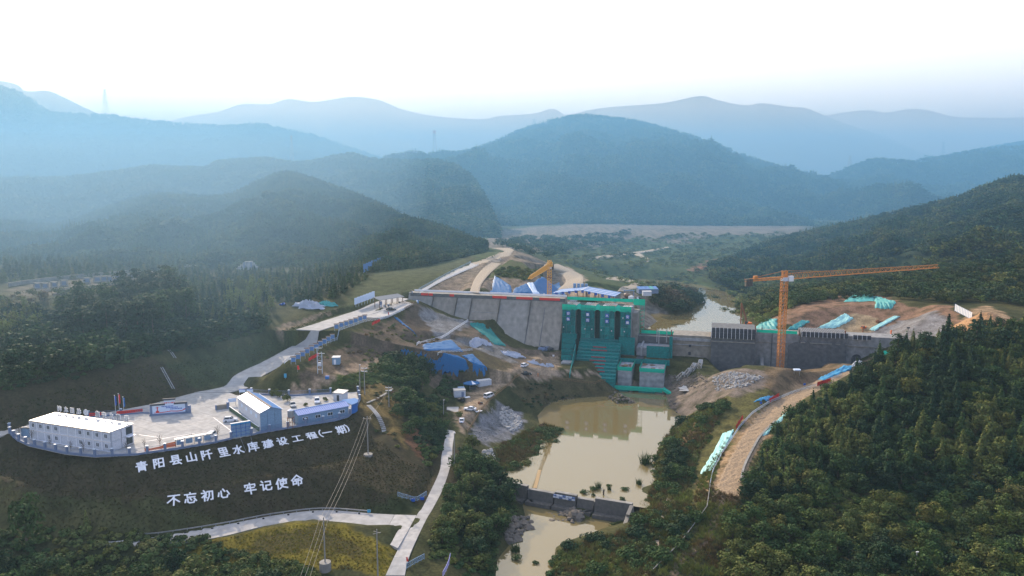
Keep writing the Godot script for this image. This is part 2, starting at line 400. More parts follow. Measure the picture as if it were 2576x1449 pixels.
	zone(Color(0.2, 0.165, 0.028), 1.0, PackedVector2Array([Vector2(-90.2, 186.2), Vector2(-74.2, 191.6), Vector2(-60.3, 193), Vector2(-49.2, 194.5), Vector2(-42.4, 193), Vector2(-35.8, 189.8), Vector2(-28.8, 185.2), Vector2(-29.8, 173.9),
		Vector2(-75.7, 177.1), Vector2(-82.2, 183.1)]))
	zone(Color(0.1, 0.085, 0.03), 1.2, PackedVector2Array([Vector2(-67.4, 184), Vector2(-62.4, 190.3), Vector2(-49.2, 191.7), Vector2(-38.2, 185.8), Vector2(-35.1, 180), Vector2(-43.4, 181.3), Vector2(-50.4, 182.1), Vector2(-59.7, 181.4)]))
	zone(Color(0.175, 0.135, 0.1), 1.1, PackedVector2Array([Vector2(-49.9, 386.6), Vector2(-25.6, 391.8), Vector2(-1.7, 368.2), Vector2(22.9, 371.7), Vector2(22.6, 355.2), Vector2(0.8, 331.8), Vector2(-16.4, 318.5), Vector2(-31.2, 304.9),
		Vector2(-42.5, 326.4), Vector2(-49.6, 344.6)]))
	zone(Color(0.22, 0.17, 0.12), 1.1, PackedVector2Array([Vector2(73.8, 355.1), Vector2(82.4, 318.5), Vector2(100.8, 304.9), Vector2(128.7, 338.3), Vector2(137.6, 330.5), Vector2(157.5, 348.7), Vector2(167.8, 340.8), Vector2(145.3, 291.6),
		Vector2(129.9, 291.6), Vector2(125.9, 312.6), Vector2(91.8, 296.7), Vector2(80.9, 312.3)]))
	zone(Color(0.155, 0.115, 0.08), 1.1, PackedVector2Array([Vector2(-79.2, 280.6), Vector2(-71, 312.8), Vector2(-59.1, 350), Vector2(-46.9, 384), Vector2(-37.8, 389.2), Vector2(-26.4, 364.1), Vector2(-29.7, 341.8), Vector2(-41, 333.6),
		Vector2(-50.9, 319.8), Vector2(-59.2, 297.4), Vector2(-67.4, 282)]))
	zone(Color(0.26, 0.26, 0.26), 0.6, PackedVector2Array([Vector2(-47.5, 383.5), Vector2(-39.3, 390.5), Vector2(-19.9, 391.1), Vector2(-22.3, 382.7), Vector2(-31.4, 349.2), Vector2(-36.2, 357.5)]))
	zone(Color(0.24, 0.235, 0.225), 0.7, PackedVector2Array([Vector2(-34.8, 343.7), Vector2(-27.8, 356.4), Vector2(-13.4, 364), Vector2(0.9, 364.6), Vector2(0.9, 342.3), Vector2(-12.8, 347.6)]))
	zone(Color(0.12, 0.1, 0.055), 1.3, PackedVector2Array([Vector2(-17.7, 344.4), Vector2(-12.8, 345.7), Vector2(0.9, 340.1), Vector2(-6.2, 325.4), Vector2(-16.4, 318.5), Vector2(-23.8, 326.4)]))
	zone(Color(0.085, 0.125, 0.032), 1.0, PackedVector2Array([Vector2(-66.7, 278.5), Vector2(-58.6, 294.4), Vector2(-52.8, 310.3), Vector2(-50.9, 319.8), Vector2(-40.2, 326.4), Vector2(-39.3, 299.9), Vector2(-55.5, 283.4)]))
	zone(Color(0.4, 0.29, 0.19), 1.1, PackedVector2Array([Vector2(-80.5, 274), Vector2(-66.9, 279.5), Vector2(-55.4, 300), Vector2(-51.1, 321.5), Vector2(-57.5, 312.3), Vector2(-66.9, 284.4), Vector2(-79.5, 277.7)]))
	zone(Color(0.2, 0.145, 0.055), 1.2, PackedVector2Array([Vector2(-56.1, 281.1), Vector2(-46.5, 291), Vector2(-39.3, 269), Vector2(-34.8, 256.3), Vector2(-33.6, 240.1), Vector2(-42.2, 250.5), Vector2(-50, 253.7)]))
	zone(Color(0.26, 0.13, 0.07), 1.0, PackedVector2Array([Vector2(-34.9, 251.6), Vector2(-32.3, 258.9), Vector2(-29.4, 249.6), Vector2(-27.7, 238.1), Vector2(-30.7, 238.1)]))
	zone(Color(0.4, 0.3, 0.2), 0.8, PackedVector2Array([Vector2(-20.8, 290.1), Vector2(-16.4, 316.7), Vector2(0.8, 335.9), Vector2(12.6, 363.3), Vector2(23.2, 365.8), Vector2(21.2, 342.8), Vector2(5.7, 333.8), Vector2(-6, 316),
		Vector2(-15.5, 279.2), Vector2(-18.6, 264.8)]))
	zone(Color(0.42, 0.32, 0.23), 0.5, PackedVector2Array([Vector2(4.5, 334.3), Vector2(14.4, 340.9), Vector2(55.8, 353.7), Vector2(56, 351.2), Vector2(14.3, 339), Vector2(4.4, 330.6)]))
	zone(Color(0.105, 0.09, 0.045), 1.0, PackedVector2Array([Vector2(3.2, 328.1), Vector2(14.3, 338.5), Vector2(55.4, 350.8), Vector2(43, 332.8), Vector2(20, 330.4), Vector2(13.4, 316.2), Vector2(4.3, 317.5), Vector2(-0.3, 320.2)]))
	zone(Color(0.25, 0.25, 0.26), 0.8, PackedVector2Array([Vector2(-16, 268.8), Vector2(-12.7, 283.5), Vector2(-5.9, 306.3), Vector2(4.1, 307.5), Vector2(5, 291), Vector2(-4.3, 272.2), Vector2(-9.9, 263.5)]))
	zone(Color(0.25, 0.205, 0.165), 1.1, PackedVector2Array([Vector2(56.1, 351.4), Vector2(73.6, 354.4), Vector2(84.1, 325.8), Vector2(103, 312.1), Vector2(104.2, 301.9), Vector2(85.3, 288.6), Vector2(73.5, 279), Vector2(67.2, 310.1),
		Vector2(54.6, 329.9)]))
	zone(Color(0.24, 0.17, 0.1), 1.0, PackedVector2Array([Vector2(103.4, 313.4), Vector2(137.4, 361.7), Vector2(150.2, 361.4), Vector2(156.2, 357.2), Vector2(134.8, 323.6), Vector2(111.6, 304), Vector2(95.3, 287.2)]))
	zone(Color(0.15, 0.14, 0.05), 1.3, PackedVector2Array([Vector2(67, 309.1), Vector2(83.2, 288.8), Vector2(98.2, 296.5), Vector2(101.7, 293.9), Vector2(76, 249), Vector2(59.4, 212.8), Vector2(48.4, 198.8), Vector2(40.6, 204),
		Vector2(47, 247.8)]))
	zone(Color(0.42, 0.26, 0.13), 1.3, PackedVector2Array([Vector2(60, 271.5), Vector2(67.4, 274), Vector2(66.6, 266.2), Vector2(61.4, 255.9), Vector2(57.9, 261.2)]))
	zone(Color(0.44, 0.3, 0.17), 0.9, PackedVector2Array([Vector2(53.4, 220.5), Vector2(61.9, 235.6), Vector2(72.8, 250.4), Vector2(87.6, 275.6), Vector2(110.2, 303.1), Vector2(134, 321.6), Vector2(131.7, 313), Vector2(108.9, 290.1),
		Vector2(89.3, 262), Vector2(74.3, 236.7), Vector2(64.9, 215.7), Vector2(60.9, 212.7)]))
	zone(Color(0.3, 0.185, 0.12), 1.0, PackedVector2Array([Vector2(136.1, 411.6), Vector2(169.6, 427.4), Vector2(196.2, 443.4), Vector2(198.4, 405.6), Vector2(194.1, 384.9), Vector2(206.9, 368.9), Vector2(197.7, 338.4), Vector2(179.6, 306.4),
		Vector2(171.6, 340.2), Vector2(171.8, 367.4), Vector2(161.1, 376.1), Vector2(145.4, 385), Vector2(131.9, 394.2)]))
	zone(Color(0.46, 0.35, 0.21), 0.7, PackedVector2Array([Vector2(155.9, 380.1), Vector2(170.4, 393), Vector2(178.3, 389), Vector2(179.7, 379.6), Vector2(172, 373.8), Vector2(169.1, 373.1)]))
	zone(Color(0.29, 0.28, 0.275), 0.6, PackedVector2Array([Vector2(171.5, 372.7), Vector2(187.4, 376.1), Vector2(197.6, 363.4), Vector2(194.2, 340.5), Vector2(177.1, 307.6), Vector2(171.6, 340.2)]))
	zone(Color(0.42, 0.29, 0.17), 0.9, PackedVector2Array([Vector2(196.8, 340.9), Vector2(210, 356.2), Vector2(222.8, 364.8), Vector2(215.2, 327.2), Vector2(202, 306.1), Vector2(184.9, 308)]))

var tw := PackedFloat64Array()
var tg := PackedFloat32Array()
var gx := PackedFloat32Array()
var gd := PackedFloat32Array()
var gh := PackedFloat32Array()

func warp(x: float, d: float) -> Vector2:
	return Vector2(signf(x) * log(1.0 + absf(x) / 120.0) * 120.0, signf(d) * log(1.0 + absf(d) / 300.0) * 300.0)

func solve_base() -> void:               # thin-plate spline through the surveyed points
	var n := survey.size()
	var k := n + 3
	var a := []
	for i in n:
		cw.append(warp(survey[i].x, survey[i].z))
	for i in n:
		var row := PackedFloat64Array()
		row.resize(k + 1)
		for j in n:
			var r2 := cw[i].distance_squared_to(cw[j])
			row[j] = 0.5 * r2 * log(r2) if r2 > 1e-9 else 0.0
		row[i] += 60.0
		row[n] = 1.0; row[n + 1] = cw[i].x; row[n + 2] = cw[i].y
		row[k] = survey[i].y
		a.append(row)
	for q in 3:
		var row := PackedFloat64Array()
		row.resize(k + 1)
		for j in n:
			row[j] = [1.0, cw[j].x, cw[j].y][q]
		a.append(row)
	for i in k:
		var best := i
		for j in range(i + 1, k):
			if absf(a[j][i]) > absf(a[best][i]): best = j
		var s: PackedFloat64Array = a[i]
		a[i] = a[best]
		a[best] = s
		var p: PackedFloat64Array = a[i]
		for j in range(i + 1, k):
			var q: PackedFloat64Array = a[j]
			var f := q[i] / p[i]
			if f != 0.0:
				for m in range(i, k + 1): q[m] -= f * p[m]
				a[j] = q
	tw.resize(k)
	for i in range(k - 1, -1, -1):
		var p: PackedFloat64Array = a[i]
		var s := p[k]
		for j in range(i + 1, k): s -= p[j] * tw[j]
		tw[i] = s / p[i]
	tg.resize(GNX * GND)
	for j in GND:
		for i in GNX:
			tg[j * GNX + i] = spline(G0X + GS * i, G0D + GS * j)

var cw: PackedVector2Array = []

func spline(x: float, d: float) -> float:
	var w := warp(x, d)
	var n := cw.size()
	var s := tw[n] + tw[n + 1] * w.x + tw[n + 2] * w.y
	for i in n:
		var r2 := w.distance_squared_to(cw[i])
		if r2 > 1e-9: s += tw[i] * 0.5 * r2 * log(r2)
	return s

func base_height(x: float, d: float) -> float:
	var i := (x - G0X) / GS
	var j := (d - G0D) / GS
	if i <= 0.0 or j <= 0.0 or i >= GNX - 2 or j >= GND - 2: return spline(x, d)
	var a := int(i)
	var b := int(j)
	i -= a
	j -= b
	var k := b * GNX + a
	return lerpf(lerpf(tg[k], tg[k + 1], i), lerpf(tg[k + GNX], tg[k + GNX + 1], i), j)

class Earthwork:
	var pts: PackedVector3Array
	var is_pad: bool
	var w: float
	var cut: float
	var fill: float
	var box: Rect2
	func apply(x: float, d: float, h: float) -> float:
		var best := 1e18
		var hh := w
		var k := pts.size()
		var inside := false
		for i in (k if is_pad else k - 1):
			var p := pts[i]
			var q := pts[(i + 1) % k]
			var ex := q.x - p.x
			var ed := q.z - p.z
			var s := clampf(((x - p.x) * ex + (d - p.z) * ed) / (ex * ex + ed * ed + 1e-9), 0.0, 1.0)
			var dx := x - p.x - s * ex
			var dd := d - p.z - s * ed
			var r2 := dx * dx + dd * dd
			if r2 < best:
				best = r2
				if not is_pad: hh = lerpf(p.y, q.y, s)
			if is_pad and (p.z > d) != (q.z > d) and x < p.x + (d - p.z) / ed * ex: inside = not inside
		var r := sqrt(best)
		if is_pad: r = 0.0 if inside else r
		else: r = maxf(0.0, r - w)
		return minf(maxf(h, hh - r * fill), hh + r * cut)

var works: Array[Earthwork] = []

func work(pad_: bool, w: float, cut: float, fill: float, pts: PackedVector3Array) -> void:
	var e := Earthwork.new()
	e.pts = pts; e.is_pad = pad_; e.w = w; e.cut = cut; e.fill = fill
	e.box = Rect2(pts[0].x, pts[0].z, 0, 0)
	for p in pts: e.box = e.box.expand(Vector2(p.x, p.z))
	e.box = e.box.grow(60.0 + (0.0 if pad_ else w))
	works.append(e)

func height(x: float, d: float) -> float:
	var h := base_height(x, d)
	var p := Vector2(x, d)
	for e in works:
		if e.box.has_point(p): h = e.apply(x, d, h)
	return h

func axis(lo: float, hi: float, step: float, grow: float, first: float, last: float) -> PackedFloat32Array:
	var a := PackedFloat32Array()
	var left := []
	var s := step
	var p := lo
	while p > first:
		s *= grow
		p -= s
		left.append(p)
	left.reverse()
	for q in left: a.append(q)
	p = lo
	while p < hi:
		a.append(p)
		p += step
	s = step
	while p < last:
		a.append(p)
		s *= grow
		p += s
	a.append(last)
	return a

func ground(x: float, z: float) -> float:        # height of the built ground sheet
	var d := -z
	var i := clampi(gx.bsearch(x) - 1, 0, gx.size() - 2)
	var j := clampi(gd.bsearch(d) - 1, 0, gd.size() - 2)
	var u := clampf((x - gx[i]) / (gx[i + 1] - gx[i]), 0.0, 1.0)
	var w := clampf((d - gd[j]) / (gd[j + 1] - gd[j]), 0.0, 1.0)
	var k := j * gx.size() + i
	var m := k + gx.size()
	return lerpf(lerpf(gh[k], gh[k + 1], u), lerpf(gh[m], gh[m + 1], u), w)

func on_ground(x: float, z: float, lift := 0.0) -> Vector3:
	return Vector3(x, ground(x, z) + lift, z)

class Zone:
	var poly: PackedVector2Array
	var col: Color
	var soft: float
	var box: Rect2

var zones: Array[Zone] = []

func zone(col: Color, soft: float, poly: PackedVector2Array) -> void:
	var s := Zone.new()
	s.poly = poly; s.col = col; s.soft = soft
	s.box = Rect2(poly[0], Vector2.ZERO)
	for p in poly: s.box = s.box.expand(p)
	s.box = s.box.grow(soft * 2.0)
	zones.append(s)

func make_ground() -> void:
	solve_base()
	survey_works()
	survey_zones()
	gx = axis(-205.0, 230.0, 1.5, 1.09, -9000.0, 9000.0)
	gd = axis(150.0, 480.0, 1.5, 1.035, -250.0, 9000.0)
	var nx := gx.size()
	var nd := gd.size()
	gh.resize(nx * nd)
	var v := PackedVector3Array()
	v.resize(nx * nd)
	var c := PackedColorArray()
	c.resize(nx * nd)
	var uv := PackedVector2Array()
	uv.resize(nx * nd)
	for j in nd:
		for i in nx:
			var x := gx[i]
			var d := gd[j]
			var k := j * nx + i
			var h := height(x, d)
			var rough := clampf(absf(x) / 800.0 + d / 900.0, 0.15, 3.0)
			h += fine.get_noise_2d(x, d) * 0.35 * rough
			gh[k] = h
			v[k] = Vector3(x, h, -d)
			uv[k] = Vector2(x, d)
			var n1 := noise.get_noise_2d(x * 4.0, d * 4.0)
			var n2 := fine.get_noise_2d(x * 2.0 + 500.0, d * 2.0)
			var col := Color(0.052, 0.062, 0.026).lerp(Color(0.11, 0.105, 0.045), clampf(0.5 + n1, 0.0, 1.0))
			var q := Vector2(x + fine.get_noise_2d(x, d + 900.0) * 3.0, d + fine.get_noise_2d(x + 900.0, d) * 3.0)
			for s in zones:
				if s.box.has_point(q) and Geometry2D.is_point_in_polygon(q, s.poly):
					var t := 1.0
					if s.soft > 0.0: t = clampf(1.0 + n2 * s.soft, 0.0, 1.0)
					col = col.lerp(s.col, t)
			var b := 1.0 + n2 * 0.5
			c[k] = Color(col.r * b, col.g * b, col.b * b)
	var ix := PackedInt32Array()
	for j in nd - 1:
		for i in nx - 1:
			var k := j * nx + i
			ix.append_array([k, k + nx, k + 1, k + 1, k + nx, k + nx + 1])
	struct("ground", smooth_mesh(v, c, ix, uv), M.ground)

func smooth_mesh(v: PackedVector3Array, c: PackedColorArray, ix: PackedInt32Array, uv: PackedVector2Array) -> ArrayMesh:
	var nn := PackedVector3Array()
	nn.resize(v.size())
	for k in range(0, ix.size(), 3):
		var a := v[ix[k]]
		var m := (v[ix[k + 2]] - a).cross(v[ix[k + 1]] - a)
		for q in 3: nn[ix[k + q]] += m
	for k in nn.size(): nn[k] = nn[k].normalized()
	var a := []
	a.resize(Mesh.ARRAY_MAX)
	a[Mesh.ARRAY_VERTEX] = v
	a[Mesh.ARRAY_NORMAL] = nn
	a[Mesh.ARRAY_COLOR] = c
	a[Mesh.ARRAY_TEX_UV] = uv
	a[Mesh.ARRAY_INDEX] = ix
	var m := ArrayMesh.new()
	m.add_surface_from_arrays(Mesh.PRIMITIVE_TRIANGLES, a)
	return m

# ------------------------------------------------------------------ hills: a ridge line, a foot line and a back slope
class Hill:
	var ridge: PackedVector3Array
	var foot: PackedVector3Array
	var bump: float
	var nz: FastNoiseLite
	var length: float
	var depth: float
	func at(s: float, w: float) -> Vector3:       # s along 0..1; w 0 foot, 1 ridge, 2 back
		var f := s * (ridge.size() - 1)
		var i := mini(int(f), ridge.size() - 2)
		f -= i
		var k0 := ridge[maxi(i - 1, 0)]
		var k3 := ridge[mini(i + 2, ridge.size() - 1)]
		var r := ridge[i].cubic_interpolate(ridge[i + 1], k0, k3, f)
		var o := foot[i].lerp(foot[i + 1], f)
		var p: Vector3
		if w <= 1.0:
			p = o.lerp(r, w)
			p.y = lerpf(o.y, r.y, sin(w * PI * 0.5) * 0.6 + w * w * 0.4)
		else:
			var back := r + (r - o) * 0.9
			p = r.lerp(back, w - 1.0)
			p.y = lerpf(r.y, o.y - 10.0, smoothstep(0.0, 1.0, (w - 1.0)) * 0.9)
		var amp := bump * sin(clampf(w if w < 1.0 else 2.0 - w, 0.0, 1.0) * PI) if w < 1.0 else 0.0
		p.y += (nz.get_noise_2d(p.x, p.z) + 0.5 * nz.get_noise_2d(p.x * 2.3, p.z * 2.3)) * amp
		return p

var hills := {}

func make_hill(called: String, key: String, bump: float, freq: float, col: Color, ridge: PackedVector3Array, foot: PackedVector3Array, drop := 4.0) -> void:
	var h := Hill.new()
	h.ridge = ridge
	h.foot = foot
	for i in ridge.size():
		h.ridge[i].y -= drop
		h.foot[i].y -= 5.0
	h.bump = bump
	h.nz = FastNoiseLite.new()
	h.nz.seed = key.unicode_at(0)
	h.nz.frequency = freq
	h.length = 0.0
	for i in ridge.size() - 1: h.length += ridge[i].distance_to(ridge[i + 1])
	h.depth = ridge[ridge.size() / 2].distance_to(foot[ridge.size() / 2])
	hills[key] = h
	var nx := 220
	var nw := 70
	var v := PackedVector3Array()
	var c := PackedColorArray()
	var uv := PackedVector2Array()
	for j in nw:
		var w := 2.0 * j / (nw - 1)
		for i in nx:
			var p := h.at(float(i) / (nx - 1), w)
			v.append(p)
			uv.append(Vector2(p.x, p.z))
			var b := 1.0 + noise.get_noise_2d(p.x * 2.0, p.z * 2.0) * 0.7
			c.append(Color(col.r * b, col.g * b, col.b * b))
	var ix := PackedInt32Array()
	for j in nw - 1:
		for i in nx - 1:
			var k := j * nx + i
			ix.append_array([k, k + nx, k + 1, k + 1, k + nx, k + nx + 1])
	struct(called, smooth_mesh(v, c, ix, uv), M.ground)

func make_hills() -> void:
	make_hill("wooded_hill", "A", 15, 0.009, Color(0.04, 0.06, 0.028), PackedVector3Array([v3(-692.59, 15.35, -900), v3(-548.63, 30.73, -850), v3(-478.01, 26.62, -830), v3(-418.51, 44.87, -830), v3(-366.81, 58.08, -820), v3(-281.91, 57.56, -775), v3(-243.4, 72.56, -775), v3(-220.25, 80.04, -780),
		v3(-197.48, 75.23, -775), v3(-170.15, 66.89, -760), v3(-128.91, 55.51, -720), v3(-94.9, 43.24, -690), v3(-55.83, 34.24, -655), v3(-31.17, 27.21, -620), v3(-20.36, 22.39, -590)]),
		PackedVector3Array([v3(-335.23, 8.33, -430), v3(-287.41, 16.19, -440), v3(-261.65, 19.61, -450), v3(-229.63, 22.01, -450), v3(-206.44, 21.39, -455), v3(-167.95, 18.96, -455), v3(-145.48, 17.33, -455), v3(-132.42, 16.67, -460),
		v3(-120.62, 17.66, -465), v3(-106.87, 19.52, -470), v3(-91.16, 20.59, -475), v3(-75.43, 21.46, -482), v3(-57, 22.9, -500), v3(-38.27, 24.73, -535), v3(-20.32, 24.23, -560)]), 4)
	make_hill("wooded_ridge", "B", 20, 0.006, Color(0.04, 0.06, 0.028), PackedVector3Array([v3(-1059.36, 68.87, -1300), v3(-800.85, 73.53, -1250), v3(-714.01, 72.67, -1250), v3(-611.44, 81.19, -1220), v3(-534.16, 90.2, -1200), v3(-451.7, 87.57, -1180), v3(-430.78, 96.06, -1180), v3(-365.09, 101.31, -1180),
		v3(-316.28, 94.85, -1180), v3(-267.26, 104.17, -1200), v3(-238.07, 107.45, -1200), v3(-213.32, 100.48, -1200), v3(-163.46, 98.42, -1200), v3(-115.75, 98.08, -1180), v3(-79.59, 89.49, -1130), v3(-52.72, 70.55, -1060),
		v3(-34.51, 48.02, -960), v3(-19.43, 25.99, -880)]),
		PackedVector3Array([v3(-779.91, 21.85, -950), v3(-600.26, 26.28, -930), v3(-529.37, 26.84, -920), v3(-464.7, 30.05, -920), v3(-408.68, 30.57, -910), v3(-347.48, 31.1, -900), v3(-331.73, 31.1, -900), v3(-278.2, 31.62, -890),
		v3(-238.11, 32.14, -880), v3(-195.91, 29.62, -870), v3(-172.66, 27.17, -860), v3(-152.79, 27.76, -850), v3(-114.35, 26.04, -830), v3(-81.39, 23.79, -820), v3(-58.06, 21.26, -815), v3(-40.67, 18.77, -810),
		v3(-26.3, 16.31, -805), v3(-14.9, 13.31, -800)]), 5)
	make_hill("wooded_mountain", "C", 62, 0.0035, Color(0.04, 0.06, 0.028), PackedVector3Array([v3(-256.57, 93.25, -1500), v3(-190.09, 112.89, -1600), v3(-118.05, 122.1, -1680), v3(-49.62, 142.87, -1730), v3(4.27, 168.41, -1770), v3(66.31, 191.87, -1800), v3(128.14, 206.44, -1800), v3(177.63, 208.87, -1800),
		v3(252.07, 200.37, -1800), v3(300.17, 190.03, -1790), v3(370.53, 169.61, -1770), v3(431.04, 146.2, -1740), v3(501.7, 113.7, -1690), v3(556.04, 91.86, -1640), v3(611.99, 70.12, -1590), v3(652.61, 54.43, -1540),
		v3(709.06, 50.9, -1500), v3(762.03, 42.52, -1460), v3(800.24, 29.41, -1400)]),
		PackedVector3Array([v3(-107.09, 14.17, -1080), v3(-70.53, 12.98, -1100), v3(-35.85, 12.22, -1100), v3(-1.15, 12.05, -1090), v3(25.59, 13.58, -1090), v3(52.34, 11.67, -1090), v3(82.88, 13.58, -1090), v3(109.61, 13.58, -1090),
		v3(155.46, 12.43, -1090), v3(186.89, 11.75, -1095), v3(231.9, 11.29, -1090), v3(273.92, 11.29, -1090), v3(324.43, 11.14, -1080), v3(366.47, 11.01, -1070), v3(411.46, 9.78, -1060), v3(448.1, 10.06, -1050),
		v3(494.98, 9.25, -1040), v3(535.71, 8.42, -1020), v3(574.58, 6.63, -1000)]), 6)
	make_hill("wooded_hill", "D", 45, 0.004, Color(0.04, 0.06, 0.028), PackedVector3Array([v3(625.51, 55.5, -1700), v3(666.02, 71.92, -1700), v3(717.97, 92.37, -1700), v3(770.12, 106.93, -1700), v3(858.42, 108.1, -1700), v3(939.22, 119.03, -1720), v3(1039.16, 134.68, -1750), v3(1121.25, 141, -1760),
		v3(1294.21, 162.88, -1780)]),
		PackedVector3Array([v3(571.7, 28.03, -1440), v3(606.59, 33.03, -1440), v3(637.16, 35.82, -1430), v3(672.17, 38.58, -1420), v3(711.72, 36.7, -1400), v3(759.71, 32.5, -1380), v3(815.77, 26.08, -1360), v3(869.41, 24.11, -1350),
		v3(979.95, 17.96, -1330)]), 6)
	make_hill("wooded_hill", "E", 40, 0.004, Color(0.04, 0.06, 0.028), PackedVector3Array([v3(1185.71, 113.21, -2300), v3(1255.94, 132.87, -2300), v3(1349.85, 152.49, -2300), v3(1464.34, 170.5, -2300), v3(1671.48, 195.48, -2300)]),
		PackedVector3Array([v3(982.15, 71.2, -1900), v3(1041.08, 77.74, -1900), v3(1119.75, 84.27, -1900), v3(1215.49, 90.8, -1900), v3(1388.92, 97.32, -1900)]), 6)
	make_hill("wooded_hill", "F", 17, 0.008, Color(0.04, 0.06, 0.028), PackedVector3Array([v3(162.07, 4.07, -640), v3(191.13, 6.69, -680), v3(232.26, 15.22, -720), v3(270.93, 24.11, -730), v3(304.65, 32.92, -720), v3(332.42, 42.74, -700), v3(353.33, 50.86, -680), v3(370.07, 58.53, -660),
		v3(385.59, 68.57, -645), v3(399.96, 73.95, -640), v3(410.03, 75.71, -640), v3(452.61, 84.61, -650), v3(505.12, 86.97, -660)]),
		PackedVector3Array([v3(149.6, 4.6, -590), v3(153.8, 5.33, -545), v3(159.5, 3.89, -490), v3(174.69, 3.5, -465), v3(193.04, 5.9, -450), v3(212.15, 8.29, -440), v3(231.36, 9.4, -438), v3(242.74, 9.9, -425),
		v3(253.38, 10.01, -415), v3(262.05, 10.09, -410), v3(265.55, 10.19, -405), v3(282.25, 9.73, -395), v3(306.61, 9.18, -390)]), 3)
	make_hill("far_wooded_mountain", "G", 40, 0.0025, Color(0.04, 0.06, 0.028), PackedVector3Array([v3(-2244.39, 468.7, -2700), v3(-1804.02, 391.26, -2650), v3(-1639.14, 359.39, -2600), v3(-1558.2, 331.38, -2580), v3(-1459.97, 276.35, -2540), v3(-1390.28, 266.49, -2500), v3(-1223.95, 256.95, -2450), v3(-1159.61, 246.6, -2420),
		v3(-1026.94, 233.07, -2400), v3(-855.15, 219.71, -2380), v3(-753.28, 225.52, -2370), v3(-666.62, 209.18, -2350), v3(-573.28, 189.11, -2330), v3(-471.62, 154.84, -2300), v3(-379.76, 127.5, -2270), v3(-313.04, 108.45, -2240)]),
		PackedVector3Array([v3(-1448.01, 36.69, -1700), v3(-1181.28, 36.69, -1700), v3(-1091.84, 42.58, -1700), v3(-1044.44, 42.58, -1700), v3(-991.13, 42.58, -1700), v3(-958.54, 42.58, -1700), v3(-860.79, 42.58, -1700), v3(-825.25, 42.58, -1700),
		v3(-736.38, 42.58, -1700), v3(-617.9, 42.58, -1700), v3(-546.81, 42.58, -1700), v3(-487.57, 42.58, -1700), v3(-422.4, 42.58, -1700), v3(-351.31, 42.58, -1700), v3(-286.14, 42.58, -1700), v3(-238.75, 42.58, -1700)]), 7)
	make_hill("far_mountain", "H", 40, 0.002, Color(0.04, 0.06, 0.028), PackedVector3Array([v3(-2955.45, 564.49, -3700), v3(-2267.39, 491.59, -3600), v3(-2160.43, 448.39, -3600), v3(-2061.83, 448.39, -3600), v3(-1979.15, 417.61, -3580), v3(-1885.88, 373.94, -3560), v3(-1792.83, 336.57, -3540), v3(-1688.75, 293.54, -3520)]),
		PackedVector3Array([v3(-2280.58, 67.98, -2800), v3(-1793.9, 67.98, -2800), v3(-1706.3, 67.98, -2800), v3(-1628.43, 67.98, -2800), v3(-1570.03, 67.98, -2800), v3(-1501.89, 67.98, -2800), v3(-1433.76, 67.98, -2800), v3(-1355.89, 67.98, -2800)]), 0)
	make_hill("far_mountain", "I", 70, 0.0012, Color(0.04, 0.06, 0.028), PackedVector3Array([v3(-2501.37, 353.83, -5400), v3(-2193.45, 443.68, -5300), v3(-1899.3, 480.57, -5200), v3(-1736.13, 529.48, -5200), v3(-1557.7, 529.48, -5200), v3(-1431.48, 562.59, -5200), v3(-1271.72, 543.43, -5200), v3(-1038.94, 574.77, -5200),
		v3(-861.15, 557.37, -5200), v3(-719.64, 501.54, -5200), v3(-559.52, 463.07, -5200), v3(-363.1, 442.04, -5200), v3(-184.27, 435.03, -5200), v3(-76.88, 456.06, -5200), v3(137.62, 470.07, -5200), v3(262.5, 501.54, -5200),
		v3(352.16, 463.07, -5200), v3(490, 488.82, -5150), v3(625.05, 503.68, -5100), v3(767.06, 505.4, -5000), v3(955.36, 522.17, -5000), v3(1159.83, 562.36, -5000), v3(1263.48, 538.93, -5000), v3(1367.27, 515.47, -5000),
		v3(1470.62, 505.4, -5000), v3(1538.67, 518.82, -5000), v3(1728.53, 495.33, -5000), v3(1814.71, 488.61, -5000), v3(1937.43, 443.21, -5000), v3(2074.76, 381.1, -4950), v3(2260.73, 311.67, -4900), v3(2444.46, 226.81, -4850),
		v3(2590.38, 159.69, -4800)]),
		PackedVector3Array([v3(-1800.99, 20, -3888), v3(-1579.28, 20, -3816), v3(-1367.5, 20, -3744), v3(-1250.02, 20, -3744), v3(-1121.54, 20, -3744), v3(-1030.66, 20, -3744), v3(-915.64, 20, -3744), v3(-748.04, 20, -3744),
		v3(-620.03, 20, -3744), v3(-518.14, 20, -3744), v3(-402.86, 20, -3744), v3(-261.43, 20, -3744), v3(-132.67, 20, -3744), v3(-55.36, 20, -3744), v3(99.09, 20, -3744), v3(189, 20, -3744),
		v3(253.55, 20, -3744), v3(352.8, 20, -3708), v3(450.04, 20, -3672), v3(552.28, 20, -3600), v3(687.86, 20, -3600), v3(835.07, 20, -3600), v3(909.7, 20, -3600), v3(984.43, 20, -3600),
		v3(1058.85, 20, -3600), v3(1107.84, 20, -3600), v3(1244.54, 20, -3600), v3(1306.59, 20, -3600), v3(1394.95, 20, -3600), v3(1493.83, 20, -3564), v3(1627.72, 20, -3528), v3(1760.01, 20, -3492),
		v3(1865.07, 20, -3456)]), 0)
